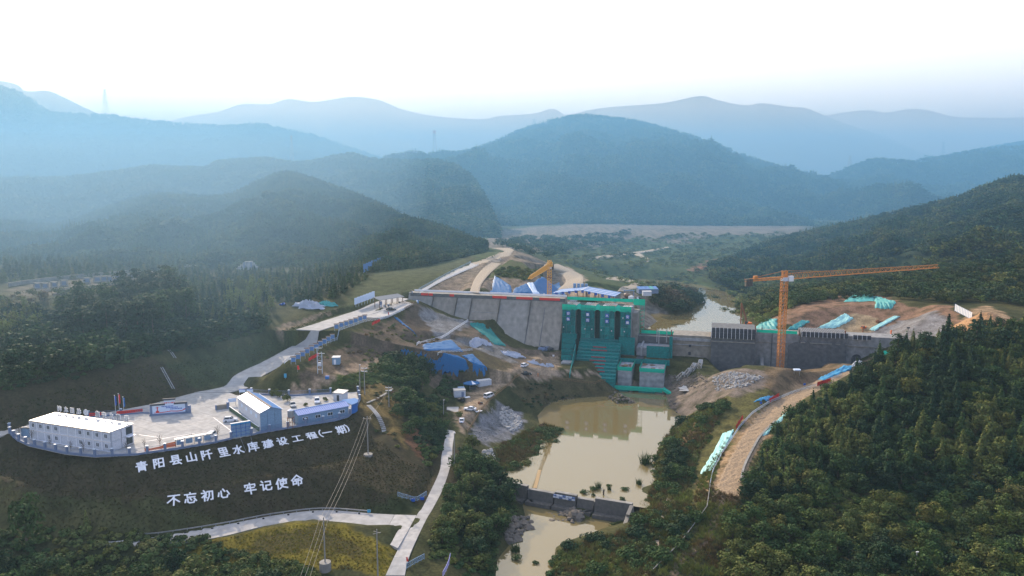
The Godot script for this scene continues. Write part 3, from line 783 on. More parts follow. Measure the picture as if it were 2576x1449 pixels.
	make_hill("far_mountain", "J", 70, 0.0012, Color(0.04, 0.06, 0.028), PackedVector3Array([v3(2401.49, 504.43, -6600), v3(2602.41, 566.74, -6600), v3(2895.11, 602.27, -6600), v3(3055.15, 582.29, -6600), v3(3234.55, 611.14, -6600), v3(3370.88, 606.7, -6600), v3(3601.78, 553.4, -6600), v3(3806.78, 544.51, -6600),
		v3(4183.39, 546.73, -6600), v3(4891.13, 593.39, -6600)]),
		PackedVector3Array([v3(1729.07, 20, -4752), v3(1873.74, 20, -4752), v3(2084.48, 20, -4752), v3(2199.71, 20, -4752), v3(2328.88, 20, -4752), v3(2427.04, 20, -4752), v3(2593.28, 20, -4752), v3(2740.88, 20, -4752),
		v3(3012.04, 20, -4752), v3(3521.62, 20, -4752)]), 0)

# ------------------------------------------------------------------ roads, water and the dam
func along(p: Array, t: float) -> Vector3:      # point at share t of a polyline's length
	var l := 0.0
	for i in p.size() - 1: l += p[i].distance_to(p[i + 1])
	var w := t * l
	for i in p.size() - 1:
		var s: float = p[i].distance_to(p[i + 1])
		if w <= s or i == p.size() - 2: return p[i].lerp(p[i + 1], clampf(w / s, 0.0, 1.0))
		w -= s
	return p[-1]

func curve(p: Array, n: int) -> Array:           # a smooth line through the points
	var o := []
	for i in p.size() - 1:
		var a: Vector3 = p[maxi(i - 1, 0)]
		var b: Vector3 = p[i]
		var c: Vector3 = p[i + 1]
		var d: Vector3 = p[mini(i + 2, p.size() - 1)]
		for k in n: o.append(b.cubic_interpolate(c, a, d, float(k) / n))
	o.append(p[-1])
	return o

func slab_road(called: String, l: Array, r: Array, count: int, m: Array, gap := 0.06, lift := 0.16, follow := false) -> Node3D:   # concrete slabs cast one after the other
	var o := Node3D.new()
	o.name = named(called)
	o.set_meta("kind", "structure")
	add_child(o)
	var ll := curve(l, 6)
	var rr := curve(r, 6)
	var up := Vector3.UP * lift
	var dn := Vector3.DOWN * 0.35
	for i in count:
		var s := Shape.new()
		for k in 3:
			var t0 := (i + k / 3.0) / count
			var t1 := (i + (k + 1) / 3.0) / count
			if k == 2: t1 -= gap / 6.0 / count
			var a := along(ll, t0) + up
			var b := along(rr, t0) + up
			var c := along(rr, t1) + up
			var d := along(ll, t1) + up
			if follow:
				a.y = ground((a.x + b.x) * 0.5, (a.z + b.z) * 0.5) + lift + 0.1
				b.y = a.y
				c.y = ground((c.x + d.x) * 0.5, (c.z + d.z) * 0.5) + lift + 0.1
				d.y = c.y
			s.hexa([a + dn, b + dn, c + dn, d + dn, a, b, c, d])
		piece("slab", s.done(), m[rng.randi() % m.size()], o)
	return o

func ribbon(called: String, l: Array, r: Array, m: Material, lift := 0.14, steps := 40, bumps := 0.0) -> MeshInstance3D:
	var s := Shape.new()
	var ll := curve(l, 5)
	var rr := curve(r, 5)
	var row := []
	for i in steps + 1:
		var a := along(ll, float(i) / steps)
		var b := along(rr, float(i) / steps)
		var now := []
		for k in 9:
			var p := a.lerp(b, k / 8.0)
			p.y = maxf(p.y, ground(p.x, p.z)) + lift + fine.get_noise_2d(p.x * 5.0, p.z * 5.0) * bumps
			if k == 0 or k == 8: p.y -= lift * 1.3
			now.append(p)
		if i > 0:
			for k in 8: s.quad(row[k], row[k + 1], now[k + 1], now[k])
		row = now
	return struct(called, s.done(), m)

func drape(pts: Array, n: int, lift: float, wave := 0.0) -> ArrayMesh:     # a sheet between four corners laid over the ground, with folds
	var g := PackedVector3Array()
	var ix := PackedInt32Array()
	var c := PackedColorArray()
	var uv := PackedVector2Array()
	for j in n + 1:
		for i in n + 1:
			var p: Vector3 = pts[0].lerp(pts[1], float(i) / n).lerp(pts[3].lerp(pts[2], float(i) / n), float(j) / n)
			p.y = ground(p.x, p.z) + lift + wave * (fine.get_noise_2d(p.x * 9.0, p.z * 2.0) + 0.6 * fine.get_noise_2d(p.x * 22.0, p.z * 6.0 + 70.0))
			if i == 0 or j == 0 or i == n or j == n:     # a ragged hem, weighed down
				p += v3(fine.get_noise_2d(p.x * 30.0, p.z * 30.0), 0, fine.get_noise_2d(p.z * 30.0, p.x * 30.0)) * 0.9
				p.y = ground(p.x, p.z) + 0.12
			g.append(p)
			c.append(Color.WHITE)
			uv.append(v2(p.x, p.z))
	for j in n:
		for i in n:
			var k := j * (n + 1) + i
			ix.append_array([k, k + n + 1, k + 1, k + 1, k + n + 1, k + n + 2])
	return smooth_mesh(g, c, ix, uv)

func flat_water(called: String, pts: PackedVector2Array, y: float) -> void:
	var s := Shape.new()
	s.prism(pts, y - 0.02, y)
	struct(called, s.done(), M.water)

func make_structures() -> void:
	more_materials()
	flat_water("pond", PackedVector2Array([v2(9.9, -314.5), v2(17.9, -337.2), v2(45.4, -352.4), v2(73.4, -352.4), v2(69.9, -306.9), v2(62.2, -286.3), v2(50.5, -247), v2(47.8, -233.2), v2(39.3, -218.8), v2(35.4, -220.3), v2(24.7, -225.2), v2(19.6, -225.8), v2(4.7, -233.2), v2(-2, -236.5), v2(-5.8, -249.5), v2(-1.2, -257.1), v2(9.3, -262.5), v2(11.2, -286.3)]), -18.0)
	flat_water("stream", PackedVector2Array([v2(1.5, -234.6), v2(3.8, -216.7), v2(-0.2, -207.8), v2(-3.9, -196.5), v2(-4.2, -176.9), v2(9.1, -176.9), v2(12.1, -194.9), v2(17.7, -201.2), v2(27.5, -207.8), v2(36.1, -218.6), v2(36.5, -226.3), v2(21.5, -226.3), v2(12.7, -234.6)]), -21.3)
	flat_water("reservoir_water", PackedVector2Array([v2(66.4, -406.2), v2(77.2, -474.4), v2(103.8, -506.1), v2(103.8, -555.4), v2(63.5, -583.7), v2(70.6, -649.8), v2(145, -623.3), v2(168.9, -555.4), v2(127.4, -406.2)]), -4.0)
	# concrete roads, each slab its own piece
	slab_road("road", [v3(-144.21, -13.4, -205.03), v3(-131.29, -13.9, -201.92), v3(-118.44, -14, -196.24), v3(-102.61, -14, -192.22), v3(-88.6, -14, -193.65), v3(-76.72, -14, -198.56), v3(-65.31, -14, -204.41), v3(-52.56, -14, -208.01), v3(-38.69, -14, -206.02)],
		[v3(-138.85, -13.4, -196.93), v3(-125.72, -13.9, -192.8), v3(-114.67, -14, -190.19), v3(-99.65, -14, -186.99), v3(-85.43, -14, -187.9), v3(-74.37, -14, -192.06), v3(-63.66, -14, -198.89), v3(-50.96, -14, -201.27), v3(-43.69, -14, -198.56)], 30, [M.road, M.road2, M.road3])
	var jn := Node3D.new()
	jn.name = "junction"
	jn.set_meta("kind", "structure")
	add_child(jn)
	var jp := [[v3(-38.69, -14, -206.02), v3(-32.08, -14, -205.12), v3(-33.34, -14, -189.73), v3(-36.68, -14, -193.01), v3(-43.69, -14, -198.56)], [v3(-32, -14, -205.12), v3(-26.05, -14, -204.77), v3(-27.21, -14.2, -194.55), v3(-28.39, -14.4, -185.58), v3(-33.27, -14, -189.73)]]
	for q in jp:
		var s := Shape.new()
		var pp := PackedVector2Array()
		for p in q: pp.append(v2(p.x, p.z))
		s.prism(pp, -14.5, -13.83)
		piece("slab", s.done(), M.road3 if q == jp[0] else M.road2, jn)
	slab_road("road", [v3(-29.59, -15, -173.9), v3(-28.41, -14.4, -185.28), v3(-25.97, -14, -204.77), v3(-25.02, -13.8, -208.48), v3(-23.97, -13.3, -216.89), v3(-22.28, -12.3, -232.82), v3(-22.71, -11.8, -244.54), v3(-23, -10.8, -266.59), v3(-24.98, -10, -293.31)],
		[v3(-25.11, -15, -173.9), v3(-25.08, -14.4, -182.96), v3(-23.1, -14, -201.96), v3(-22.02, -13.8, -208.48), v3(-20.12, -13.1, -222.32), v3(-19.2, -12, -240.58), v3(-19.82, -11.4, -255.07), v3(-19.9, -10.5, -276.65), v3(-20.41, -10, -293.31)], 30, [M.road, M.road2, M.road3])
	slab_road("dam_access_road", [v3(-114.67, 0, -277.59), v3(-107.07, 2, -285.17), v3(-103.53, 3, -297.09), v3(-98.89, 4.4, -306.77), v3(-93.07, 6.5, -323.77), v3(-86.52, 9, -341.83), v3(-78.22, 12.3, -367.06), v3(-67.05, 14.9, -394.71), v3(-49.57, 17, -417.19), v3(-39.42, 19, -462.3), v3(-26.53, 21.5, -507.84)],
		[v3(-102.03, 0, -277.59), v3(-96.89, 2, -285.17), v3(-92.3, 3, -297.09), v3(-87.97, 4.4, -306.77), v3(-81.81, 6.5, -323.77), v3(-74.91, 9, -341.83), v3(-66.62, 12, -364.32), v3(-58.36, 14.5, -383.39), v3(-47.83, 17, -407.2), v3(-37.25, 19, -449.73), v3(-21.44, 21.5, -493.65)], 52, [M.road, M.road2, M.road3], 0.06, 0.16, true)
	slab_road("gate_yard", [v3(-70.02, 11.8, -358.97), v3(-65.3, 13.7, -373.58), v3(-59.46, 15.7, -400.52)], [v3(-60.41, 11.6, -356.55), v3(-54.27, 13.3, -368.93), v3(-47.96, 15, -382.04)], 5, [M.road, M.road2], 0.06, 0.1, true)
	ribbon("dirt_road", [v3(-26.53, 21.5, -507.84), v3(-17.93, 22.5, -518.7), v3(-9.97, 23, -533.46), v3(-5.44, 25, -551.94), v3(-15.16, 26, -566.54)], [v3(-21.44, 21.5, -493.65), v3(-12.85, 22.5, -498.85), v3(-5.55, 23, -507.3), v3(1.35, 25.5, -546.73), v3(-1.58, 26.5, -561.09)], M.dirt_pale, 0.2)
	ribbon("dirt_road", [v3(-12.85, 22.5, -498.85), v3(-18.27, 21, -478.69), v3(-21.62, 19, -442.5), v3(-22.14, 17.5, -407.77)], [v3(-6.65, 22.5, -495.68), v3(-12.06, 21, -467.51), v3(-16.49, 19, -430.95), v3(-16.91, 17.5, -403.87)], M.dirt_pale, 0.2)
	ribbon("dirt_road", [v3(20.61, 20.39, -498.7), v3(31.33, 12, -530.48), v3(33.73, 10.97, -496.1), v3(25.36, 11.57, -455.44)], [v3(34.12, 13.21, -578.7), v3(46.71, 10.09, -545.82), v3(44.57, 12.7, -489.76), v3(38.55, 10.3, -458.52)], M.dirt_pale, 0.25)
	ribbon("dirt_road", [v3(60.43, 8.08, -666.7), v3(90.4, 5.71, -718.46), v3(133.39, 4.14, -777.77), v3(156.57, 5.54, -798.65)], [v3(64.42, 7.45, -659.31), v3(90.47, 5.67, -699.15), v3(133.88, 4.03, -764.72), v3(157.89, 5.39, -791.1)], M.dirt_pale, 0.5)
	ribbon("dirt_road", [v3(112.43, 4.39, -747.31), v3(115.13, 4.69, -699.04), v3(114.46, 4.62, -665.94)], [v3(121.72, 4.07, -756.01), v3(121.53, 4.55, -700.41), v3(118.05, 4.58, -666.31)], M.dirt_pale, 0.5)
	ribbon("dirt_road", [v3(64.13, 7.2, -479.49), v3(75.36, 6.37, -509.87), v3(81.14, 4.07, -542.84), v3(64.15, 7.26, -537.72)], [v3(73.37, 6.15, -484.28), v3(88.33, 3.03, -533.64), v3(101.28, -5.85, -618.95), v3(68.02, 6.12, -553.94)], M.dirt_pale, 0.3)
	ribbon("rutted_track", [v3(56.68, -12.8, -214.52), v3(65.8, -11.2, -234.14), v3(74.93, -9.2, -251.51), v3(89.44, -7.4, -276.36), v3(106.09, -6.1, -297.33), v3(127.87, -5, -317.61), v3(142.08, -4.2, -327.04)],
		[v3(64.58, -12.8, -214.52), v3(71.97, -11.2, -231.81), v3(83, -9, -250.93), v3(93.77, -7.4, -269.81), v3(109.76, -6.1, -289.69), v3(127.48, -5, -308.01), v3(142.01, -4.2, -319.99)], M.dirt, 0.12, 90, 0.2)
	
	ribbon("footpath", [v3(46.89, -15.94, -225.43), v3(39.73, -17.24, -205.03), v3(35.91, -18.11, -190.91), v3(31.42, -17.79, -179.12)], [v3(48.23, -15.63, -224.69), v3(41.14, -16.99, -204.48), v3(37.22, -17.83, -190.35), v3(32.65, -17.08, -177.79)], M.dirt_pale, 0.15)
	ribbon("rutted_track", [v3(58.64, -12.78, -214.47), v3(49.45, -15.08, -193.84), v3(42.14, -16.14, -187), v3(37.01, -17, -177.64)], [v3(61.3, -12.83, -212.64), v3(51.26, -15.1, -192.46), v3(43.91, -16.19, -184.92), v3(39.62, -16.89, -177.42)], M.track_brown, 0.1, 40, 0.3)
	make_plaza()
	make_dam()

func more_materials() -> void:
	mat("road2", lin(0.47, 0.455, 0.425), 0.85, 0.0, mottle, 0.06)
	mat("road3", lin(0.40, 0.395, 0.38), 0.85, 0.0, mottle, 0.04)
	mat("wet_concrete", lin(0.15, 0.155, 0.16), 0.7, 0.0, streak, 0.06)
	mat("old_concrete", lin(0.13, 0.12, 0.105), 0.9, 0.0, streak, 0.12)
	mat("concrete_a", lin(0.33, 0.30, 0.25), 0.85, 0.0, streak, 0.05)
	mat("concrete_b", lin(0.33, 0.33, 0.32), 0.85, 0.0, streak, 0.055)
	mat("concrete_d", lin(0.19, 0.195, 0.20), 0.8, 0.0, streak, 0.06)
	mat("green_grey", lin(0.09, 0.15, 0.09), 0.9, 0.0, mottle, 0.3)
	mat("bag_blue", lin(0.10, 0.15, 0.28), 0.8)
	mat("blue_board", lin(0.10, 0.22, 0.44), 0.5)
	mat("slate", lin(0.14, 0.17, 0.21), 0.6, 0.0, mottle, 0.3)
	mat("lilac", lin(0.30, 0.30, 0.55), 0.6)
	mat("track_brown", lin(0.17, 0.125, 0.075), 0.95, 0.0, speck, 0.06)
	mat("wire", lin(0.45, 0.40, 0.33), 0.6)
	mat("dirt_orange", lin(0.55, 0.31, 0.14), 0.95, 0.0, speck, 0.06)
	mat("green_net_pale", lin(0.03, 0.33, 0.30), 0.9, 0.0, streak, 0.2)
	mat("green_net_dim", lin(0.012, 0.20, 0.19), 0.9, 0.0, streak, 0.15)
	mat("faded_red", lin(0.30, 0.05, 0.06), 0.8)
	mat("formwork", lin(0.05, 0.055, 0.065), 0.6, 0.2)
	mat("steel", lin(0.35, 0.36, 0.38), 0.45, 0.6)
	mat("rust", lin(0.22, 0.09, 0.045), 0.8)
	mat("brown_paint", lin(0.13, 0.075, 0.05), 0.6)
	mat("crane_yellow", lin(0.62, 0.33, 0.06), 0.5)
	mat("crane_orange", lin(0.50, 0.20, 0.045), 0.55)
	mat("panel", lin(0.62, 0.66, 0.72), 0.45, 0.0, mottle, 0.3)
	mat("panel_frame", lin(0.72, 0.74, 0.78), 0.4)
	mat("roof_white", lin(0.82, 0.80, 0.75), 0.35, 0.0, mottle, 0.15)
	mat("seam", lin(0.35, 0.25, 0.14), 0.8)
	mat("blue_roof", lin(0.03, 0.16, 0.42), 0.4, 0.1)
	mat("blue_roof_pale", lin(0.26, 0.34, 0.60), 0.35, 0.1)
	mat("blue_paint", lin(0.02, 0.13, 0.42), 0.5)
	mat("sign_blue", lin(0.015, 0.09, 0.40), 0.5)
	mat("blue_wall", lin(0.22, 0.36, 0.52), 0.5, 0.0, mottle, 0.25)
	mat("red", lin(0.62, 0.035, 0.03), 0.6)
	mat("orange", lin(0.75, 0.16, 0.03), 0.6)
	mat("glass", lin(0.035, 0.05, 0.06), 0.08)
	mat("rubber", lin(0.02, 0.02, 0.02), 0.8)
	mat("black_paint", lin(0.015, 0.017, 0.02), 0.2)
	mat("car_white", lin(0.75, 0.76, 0.78), 0.2)
	mat("car_silver", lin(0.5, 0.51, 0.52), 0.25, 0.3)
	mat("lamp_red", lin(0.4, 0.02, 0.02), 0.3)
	mat("lamp_clear", lin(0.8, 0.8, 0.75), 0.1)
	mat("tarp_blue", lin(0.0, 0.13, 0.34), 0.6, 0.0, mottle, 0.2)
	mat("tarp_sky", lin(0.06, 0.38, 0.62), 0.5, 0.0, mottle, 0.3)
	mat("tarp_cyan", lin(0.38, 0.74, 0.70), 0.6, 0.0, mottle, 0.3)
	mat("tarp_teal", lin(0.08, 0.46, 0.44), 0.6, 0.0, streak, 0.25)
	mat("tarp_white", lin(0.46, 0.50, 0.58), 0.5, 0.0, mottle, 0.5)
	var net := mat("green_net", lin(0.0, 0.25, 0.235), 0.85, 0.0, streak, 0.12)
	net.backlight_enabled = true
	net.backlight = Color(0.3, 0.4, 0.36)
	var bright := mat("green_net_bright", lin(0.0, 0.52, 0.36), 0.8, 0.0, mottle, 0.3)
	bright.backlight_enabled = true
	bright.backlight = Color(0.55, 0.6, 0.55)
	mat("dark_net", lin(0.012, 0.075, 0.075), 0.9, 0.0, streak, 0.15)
	mat("gravel", lin(0.30, 0.295, 0.29), 0.95, 0.0, speck, 0.15)
	mat("rock", lin(0.17, 0.145, 0.115), 0.9, 0.0, mottle, 0.35)
	mat("rock_pale", lin(0.40, 0.39, 0.37), 0.9, 0.0, mottle, 0.35)
	mat("mud_wall", lin(0.46, 0.32, 0.16), 0.95, 0.0, mottle, 0.3)
	mat("roof_tile", lin(0.075, 0.062, 0.055), 0.9)
	mat("fence_grey", lin(0.14, 0.19, 0.30), 0.6)
	mat("fence_pale", lin(0.42, 0.50, 0.58), 0.5)
	mat("print_pale", lin(0.55, 0.66, 0.80), 0.5)
	mat("skin", lin(0.35, 0.20, 0.13), 0.6)
	mat("cloth_dark", lin(0.03, 0.035, 0.05), 0.85)
	mat("cloth_orange", lin(0.7, 0.2, 0.03), 0.8)
	mat("wood", lin(0.20, 0.13, 0.07), 0.85)
	mat("pole", lin(0.26, 0.25, 0.23), 0.7)

func make_plaza() -> void:
	var o := Node3D.new()
	o.name = named("plaza")
	o.set_meta("kind", "structure")
	add_child(o)
	var edge := PackedVector2Array([v2(-153, -232.3), v2(-146.8, -226), v2(-140.5, -221.3), v2(-126.3, -214.6), v2(-116.6, -212.2), v2(-106.1, -213.5), v2(-101.3, -216), v2(-96.5, -218.1), v2(-87.5, -223.8), v2(-83.6, -227.7), v2(-78.9, -230.8), v2(-76.8, -232.8), v2(-66.1, -239.6), v2(-57, -244.7), v2(-53.4, -248.8), v2(-52.7, -256.1), v2(-53.8, -268.7), v2(-56.3, -278.7), v2(-66.1, -275.8), v2(-78.4, -273.6), v2(-88.5, -274.3), v2(-98.5, -274.3), v2(-102, -277.6), v2(-114.7, -277.6), v2(-124.1, -262.6), v2(-138.6, -249.4), v2(-151, -238.8), v2(-157.3, -234.4), v2(-158.6, -228.7), v2(-154.5, -227.5)])
	var back := Transform2D(0.62, Vector2.ZERO)
	for i in range(-40, 10):
		for j in range(-60, 60):
			var a := v2(-110, -240) + (v2(i, 0) * 5.0 + v2(0, j) * 5.0).rotated(0.62)
			var cell := PackedVector2Array()
			for q in [v2(0.02, 0.02), v2(4.97, 0.02), v2(4.97, 4.97), v2(0.02, 4.97)]: cell.append(a + q.rotated(0.62))
			for part in Geometry2D.intersect_polygons(cell, edge):
				var s := Shape.new()
				s.prism(part, -0.25, 0.12)
				piece("slab", s.done(), [M.road, M.road2, M.road3][rng.randi() % 3], o)
	# painted parking lines on the apron
	for q in [[v3(-108.36, 0.13, -224.6), v3(-96.64, 0.13, -232.2)], [v3(-96.82, 0.13, -248.08), v3(-85.95, 0.13, -234.04)], [v3(-112.94, 0.13, -230.9), v3(-103.93, 0.13, -227.58)]]:
		var s := Shape.new()
		s.bar(q[0], q[1], 0.18, 0.012)
		piece("painted_line", s.done(), M.white, o)

# -- the dam: x along its axis to the right, z downstream
func make_dam() -> void:
	var dam := thing("concrete_dam", "long grey concrete gravity dam half built across the valley", "dam", v3(0, 0, -396), -0.25482)
	# left wing with its crest road, cast in blocks
	var cuts := [-56.0, -42.0, -29.0, -21.0, -6.0, 10.0, 27.3]
	for i in 6:
		var a: float = cuts[i] + 0.06
		var b: float = cuts[i + 1] - 0.06
		var s := Shape.new()
		var prof := [v2(-6.2, -9), v2(-6.2, 17.0), v2(-0.2, 17.0), v2(0.0, 15.6), v2(1.4, 12.5), v2(15.5, -6.0), v2(17.5, -9.0)]
		for k in 6:
			var p: Vector2 = prof[k]
			var q: Vector2 = prof[k + 1]
			s.quad(v3(a, q.y, q.x), v3(b, q.y, q.x), v3(b, p.y, p.x), v3(a, p.y, p.x))
		var la := []
		var lb := []
		for p in prof:
			la.append(v3(a, p.y, p.x))
			lb.push_front(v3(b, p.y, p.x))
		s.poly(la)
		s.poly(lb)
		piece("wall_block", s.done(), [M.concrete, M.concrete_a][i % 2], dam)
	# expansion joints and lift lines, stained dark
	for x in [-42.0, -29.0, -21.0, 10.0, 17.5]:
		var s := Shape.new()
		s.hexa([v3(x - 0.22, -4.5, 14.4), v3(x + 0.22, -4.5, 14.4), v3(x + 0.22, -4.5, 13.4), v3(x - 0.22, -4.5, 13.4), v3(x - 0.14, 12.3, 1.62), v3(x + 0.14, 12.3, 1.62), v3(x + 0.14, 12.3, 0.62), v3(x - 0.14, 12.3, 0.62)])
		piece("drain_stain", s.done(), M.wet_concrete, dam)
	for q in [[-40.0, -30.0, 7.0], [-38.0, -21.5, 3.2], [-20.0, -6.0, 9.0]]:
		var s := Shape.new()
		var z: float = 1.4 + (12.5 - q[2]) * 14.1 / 18.5
		s.bar(v3(q[0], q[2], z + 0.05), v3(q[1], q[2], z + 0.05), 0.16)
		piece("lift_line", s.done(), M.concrete_new, dam)
	var par := Shape.new()
	par.box(v3(-14, 17.45, -6.0), v3(82, 0.9, 0.3))
	piece("parapet", par.done(), M.white, dam)
	par = Shape.new()
	par.box(v3(-14, 16.1, -0.1), v3(82, 1.7, 0.5))
	piece("parapet", par.done(), M.wet_concrete, dam)
	for q in [[-47, 4.0], [-43.5, 2.2], [-32, 2.4], [-6.5, 7.5], [6.5, 8.5], [19.5, 10.5]]:
		var s := Shape.new()
		s.box(v3(q[0], 16.45, 0.2), v3(q[1], 1.25, 0.08))
		var b := piece("banner", s.done(), M.red, dam)
		b.set_meta("label", "red slogan banner tied to the crest parapet")
	spillway(dam)
	right_wing(dam)

func net_wall(s: Shape, x0: float, x1: float, y0: float, y1: float, z: float, wob := 0.25) -> void:   # a hanging net, slightly billowed
	var n := maxi(2, int((x1 - x0) / 1.6))
	var m := maxi(2, int((y1 - y0) / 2.0))
	var g := []
	for j in m + 1:
		for i in n + 1:
			var x := lerpf(x0, x1, float(i) / n)
			var y := lerpf(y0, y1, float(j) / m)
			g.append(v3(x, y, z + fine.get_noise_2d(x * 14.0 + z * 3.0, y * 9.0) * wob))
	for j in m:
		for i in n:
			var k := j * (n + 1) + i
			s.quad(g[k], g[k + 1], g[k + n + 2], g[k + n + 1])

func scaffold(s: Shape, x0: float, x1: float, y0: float, y1: float, z: float, step := 1.6, r := 0.07) -> void:
	var n := maxi(1, int((x1 - x0) / step))
	for i in n + 1:
		var x := lerpf(x0, x1, float(i) / n)
		s.bar(v3(x, y0, z), v3(x, y1, z), r)
	var m := maxi(1, int((y1 - y0) / 1.8))
	for j in m + 1:
		var y := lerpf(y0, y1, float(j) / m)
		s.bar(v3(x0, y, z), v3(x1, y, z), r)

func spillway(dam: Node3D) -> void:
	# four piers with three open bays between them, all hung with green safety net
	var piers := [[27.4, 33.6], [36.8, 43.0], [46.1, 52.7], [56.0, 60.6]]
	for p in piers:
		var s := Shape.new()
		s.box(v3((p[0] + p[1]) * 0.5, 1.2, -2.0), v3(p[1] - p[0], 25.5, 15.4))
		piece("pier", s.done(), M.concrete_new, dam)
		for j in 4:
			for i in 3:
				s = Shape.new()
				var w: float = (p[1] - p[0] + 0.4) / 3.0
				net_wall(s, p[0] - 0.2 + i * w, p[0] - 0.2 + (i + 1) * w - 0.05, -3.0 + j * 4.0, 0.95 + j * 4.0, 6.25 + rng.randf() * 0.2, 0.5)
				piece("green_net", s.done(), [M.green_net, M.green_net, M.green_net_pale, M.green_net_dim][rng.randi() % 4], dam)
		s = Shape.new()
		net_wall(s, p[0] - 0.25, p[1] + 0.25, 12.6, 15.3, 6.5, 0.35)
		piece("net_railing", s.done(), M.green_net_bright, dam)
		s = Shape.new()
		scaffold(s, p[0] - 0.3, p[1] + 0.3, -3.0, 15.6, 6.75, 1.8, 0.06)
		piece("scaffold", s.done(), M.green_net, dam)
		# planks, rebar mats and timber on the deck
		for k in 7:
			s = Shape.new()
			s.box(v3(rng.randf_range(p[0] + 0.8, p[1] - 0.8), 14.15 + k * 0.05, rng.randf_range(-7.0, 4.5)), v3(rng.randf_range(0.8, 2.6), 0.12, rng.randf_range(0.4, 3.0)), Basis(Vector3.UP, rng.randf_range(-0.5, 0.5)))
			piece("plank_pile", s.done(), [M.wood, M.white, M.dirt_pale, M.steel][k % 4], dam)
		for k in 6:
			s = Shape.new()
			var x := lerpf(p[0], p[1], (k + 0.5) / 6.0)
			s.bar(v3(x, 14.2, -9.0), v3(x, 14.2, 5.5), 0.12)
			piece("rail", s.done(), M.steel, dam)
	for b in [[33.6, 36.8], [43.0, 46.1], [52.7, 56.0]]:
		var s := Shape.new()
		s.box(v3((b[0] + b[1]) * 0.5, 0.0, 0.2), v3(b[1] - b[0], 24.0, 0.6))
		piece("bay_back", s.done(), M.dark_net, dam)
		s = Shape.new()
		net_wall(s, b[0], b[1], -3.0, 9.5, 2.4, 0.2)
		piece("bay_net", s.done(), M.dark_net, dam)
		s = Shape.new()       # the net rises in a hood over the bay
		var a := []
		var c := []
		for k in 7:
			var w := k / 6.0
			a.append(v3(lerpf(b[0], b[1], w), 12.2 + sin(w * PI) * 1.0, 6.3))
			c.append(v3(lerpf(b[0], b[1], w), 14.4 + sin(w * PI) * 0.9, 4.6 - sin(w * PI) * 1.5))
		for k in 6:
			s.quad(a[k], a[k + 1], c[k + 1], c[k])
		piece("bay_hood", s.done(), M.green_net_bright, dam)
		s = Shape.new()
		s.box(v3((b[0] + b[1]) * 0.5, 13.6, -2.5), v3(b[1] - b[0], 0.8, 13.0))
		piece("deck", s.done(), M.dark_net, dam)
	# name plates: two rows of white characters on blue
	var rows := [["安", "徽", "水", "安"], ["枞", "阳", "水", "建"]]
	for r in 2:
		for k in 4:
			var x: float = [30.3, 39.9, 49.3, 59.2][k]
			var y := 10.9 - 2.75 * r - k * 0.15
			var s := Shape.new()
			s.box(v3(x, y, 7.05), v3(1.75, 1.9, 0.12))
			var plate := piece("name_plate", s.done(), M.sign_blue, dam)
			plate.set_meta("label", "blue plate with the white character " + rows[r][k])
			piece("character", glyph(rows[r][k], 1.35, 0.10, Transform3D(Basis(), v3(x, y, 7.13))), M.white, plate)
	# net lamps
	for q in [[28.0, 4.0], [31.6, 1.0], [38.6, 3.6], [42.0, 3.6], [46.6, 3.4], [51.6, 3.2], [57.8, 3.2], [48.2, -1.5], [57.0, 9.8]]:
		var s := Shape.new()
		s.box(v3(q[0], q[1], 7.0), v3(0.42, 0.5, 0.3))
		piece("work_lamp", s.done(), M.white, dam)
	# right wall of the tower and the scaffold stair behind it
	var s := Shape.new()
	s.box(v3(62.0, 1.0, -5.5), v3(2.6, 21.0, 11.0))
	piece("side_wall", s.done(), M.concrete, dam)
	s = Shape.new()
	for z in [-10.5, -8.8]:
		scaffold(s, 63.6, 65.6, -2.0, 16.6, z, 1.0, 0.08)
	for k in 9: s.bar(v3(63.6, k * 2.0 - 1.5, -8.8), v3(65.6, k * 2.0 + 0.3, -8.8), 0.08)
	piece("scaffold_stair", s.done(), M.green_net_bright, dam)
	s = Shape.new()
	net_wall(s, 60.0, 65.8, 13.4, 16.6, -10.8, 0.2)
	net_wall(s, 26.0, 60.0, 15.0, 16.6, -9.6, 0.3)
	piece("net_railing", s.done(), M.green_net_bright, dam)
	# stepped chute
	for k in 12:
		var st := Shape.new()
		var z := 6.2 + k * 2.7
		var y := -1.0 - k * 1.02
		st.box(v3(46.6 + k * 0.1, y - 4.0, z + 1.45), v3(20.2 - k * 0.06, 8.0, 2.9))
		piece("chute_step", st.done(), M.green_net if k % 3 else M.green_net_dim, dam)
		if k > 1 and k < 10 and k != 4:
			st = Shape.new()
			st.box(v3(46.6 + k * 0.2, y - 0.35, z + 3.0), v3(7.6 - (k % 3) * 0.6, 0.5, 0.06))
			var bn := piece("banner", st.done(), M.faded_red, dam)
			bn.set_meta("label", "faded red slogan banner strung across the chute")
	# left training wall, terraced, with a bare concrete end
	for k in 7:
		var st := Shape.new()
		var top := 0.5 - k * 1.55
		st.box(v3(31.2 + k * 0.62, top - 8.0, 6.3 + k * 5.0), v3(7.4 - k * 0.6, 16.0, 5.2))
		piece("training_wall", st.done(), M.concrete_new if k > 4 else M.dark_net, dam)
		st = Shape.new()
		net_wall(st, 27.6 + k * 0.9, 34.9 + k * 0.3, top - 1.6, top + 1.0, 9.1 + k * 5.0, 0.2)
		if k < 5: piece("net_railing", st.done(), M.green_net, dam)
	s = Shape.new()
	s.hexa([v3(36.5, -15, 20), v3(38.6, -15, 46), v3(38.2, -15, 46), v3(36.1, -15, 20), v3(36.5, -1.5, 20), v3(38.6, -9.5, 46), v3(38.2, -9.5, 46), v3(36.1, -1.5, 20)])
	piece("net_side", s.done(), M.green_net, dam)
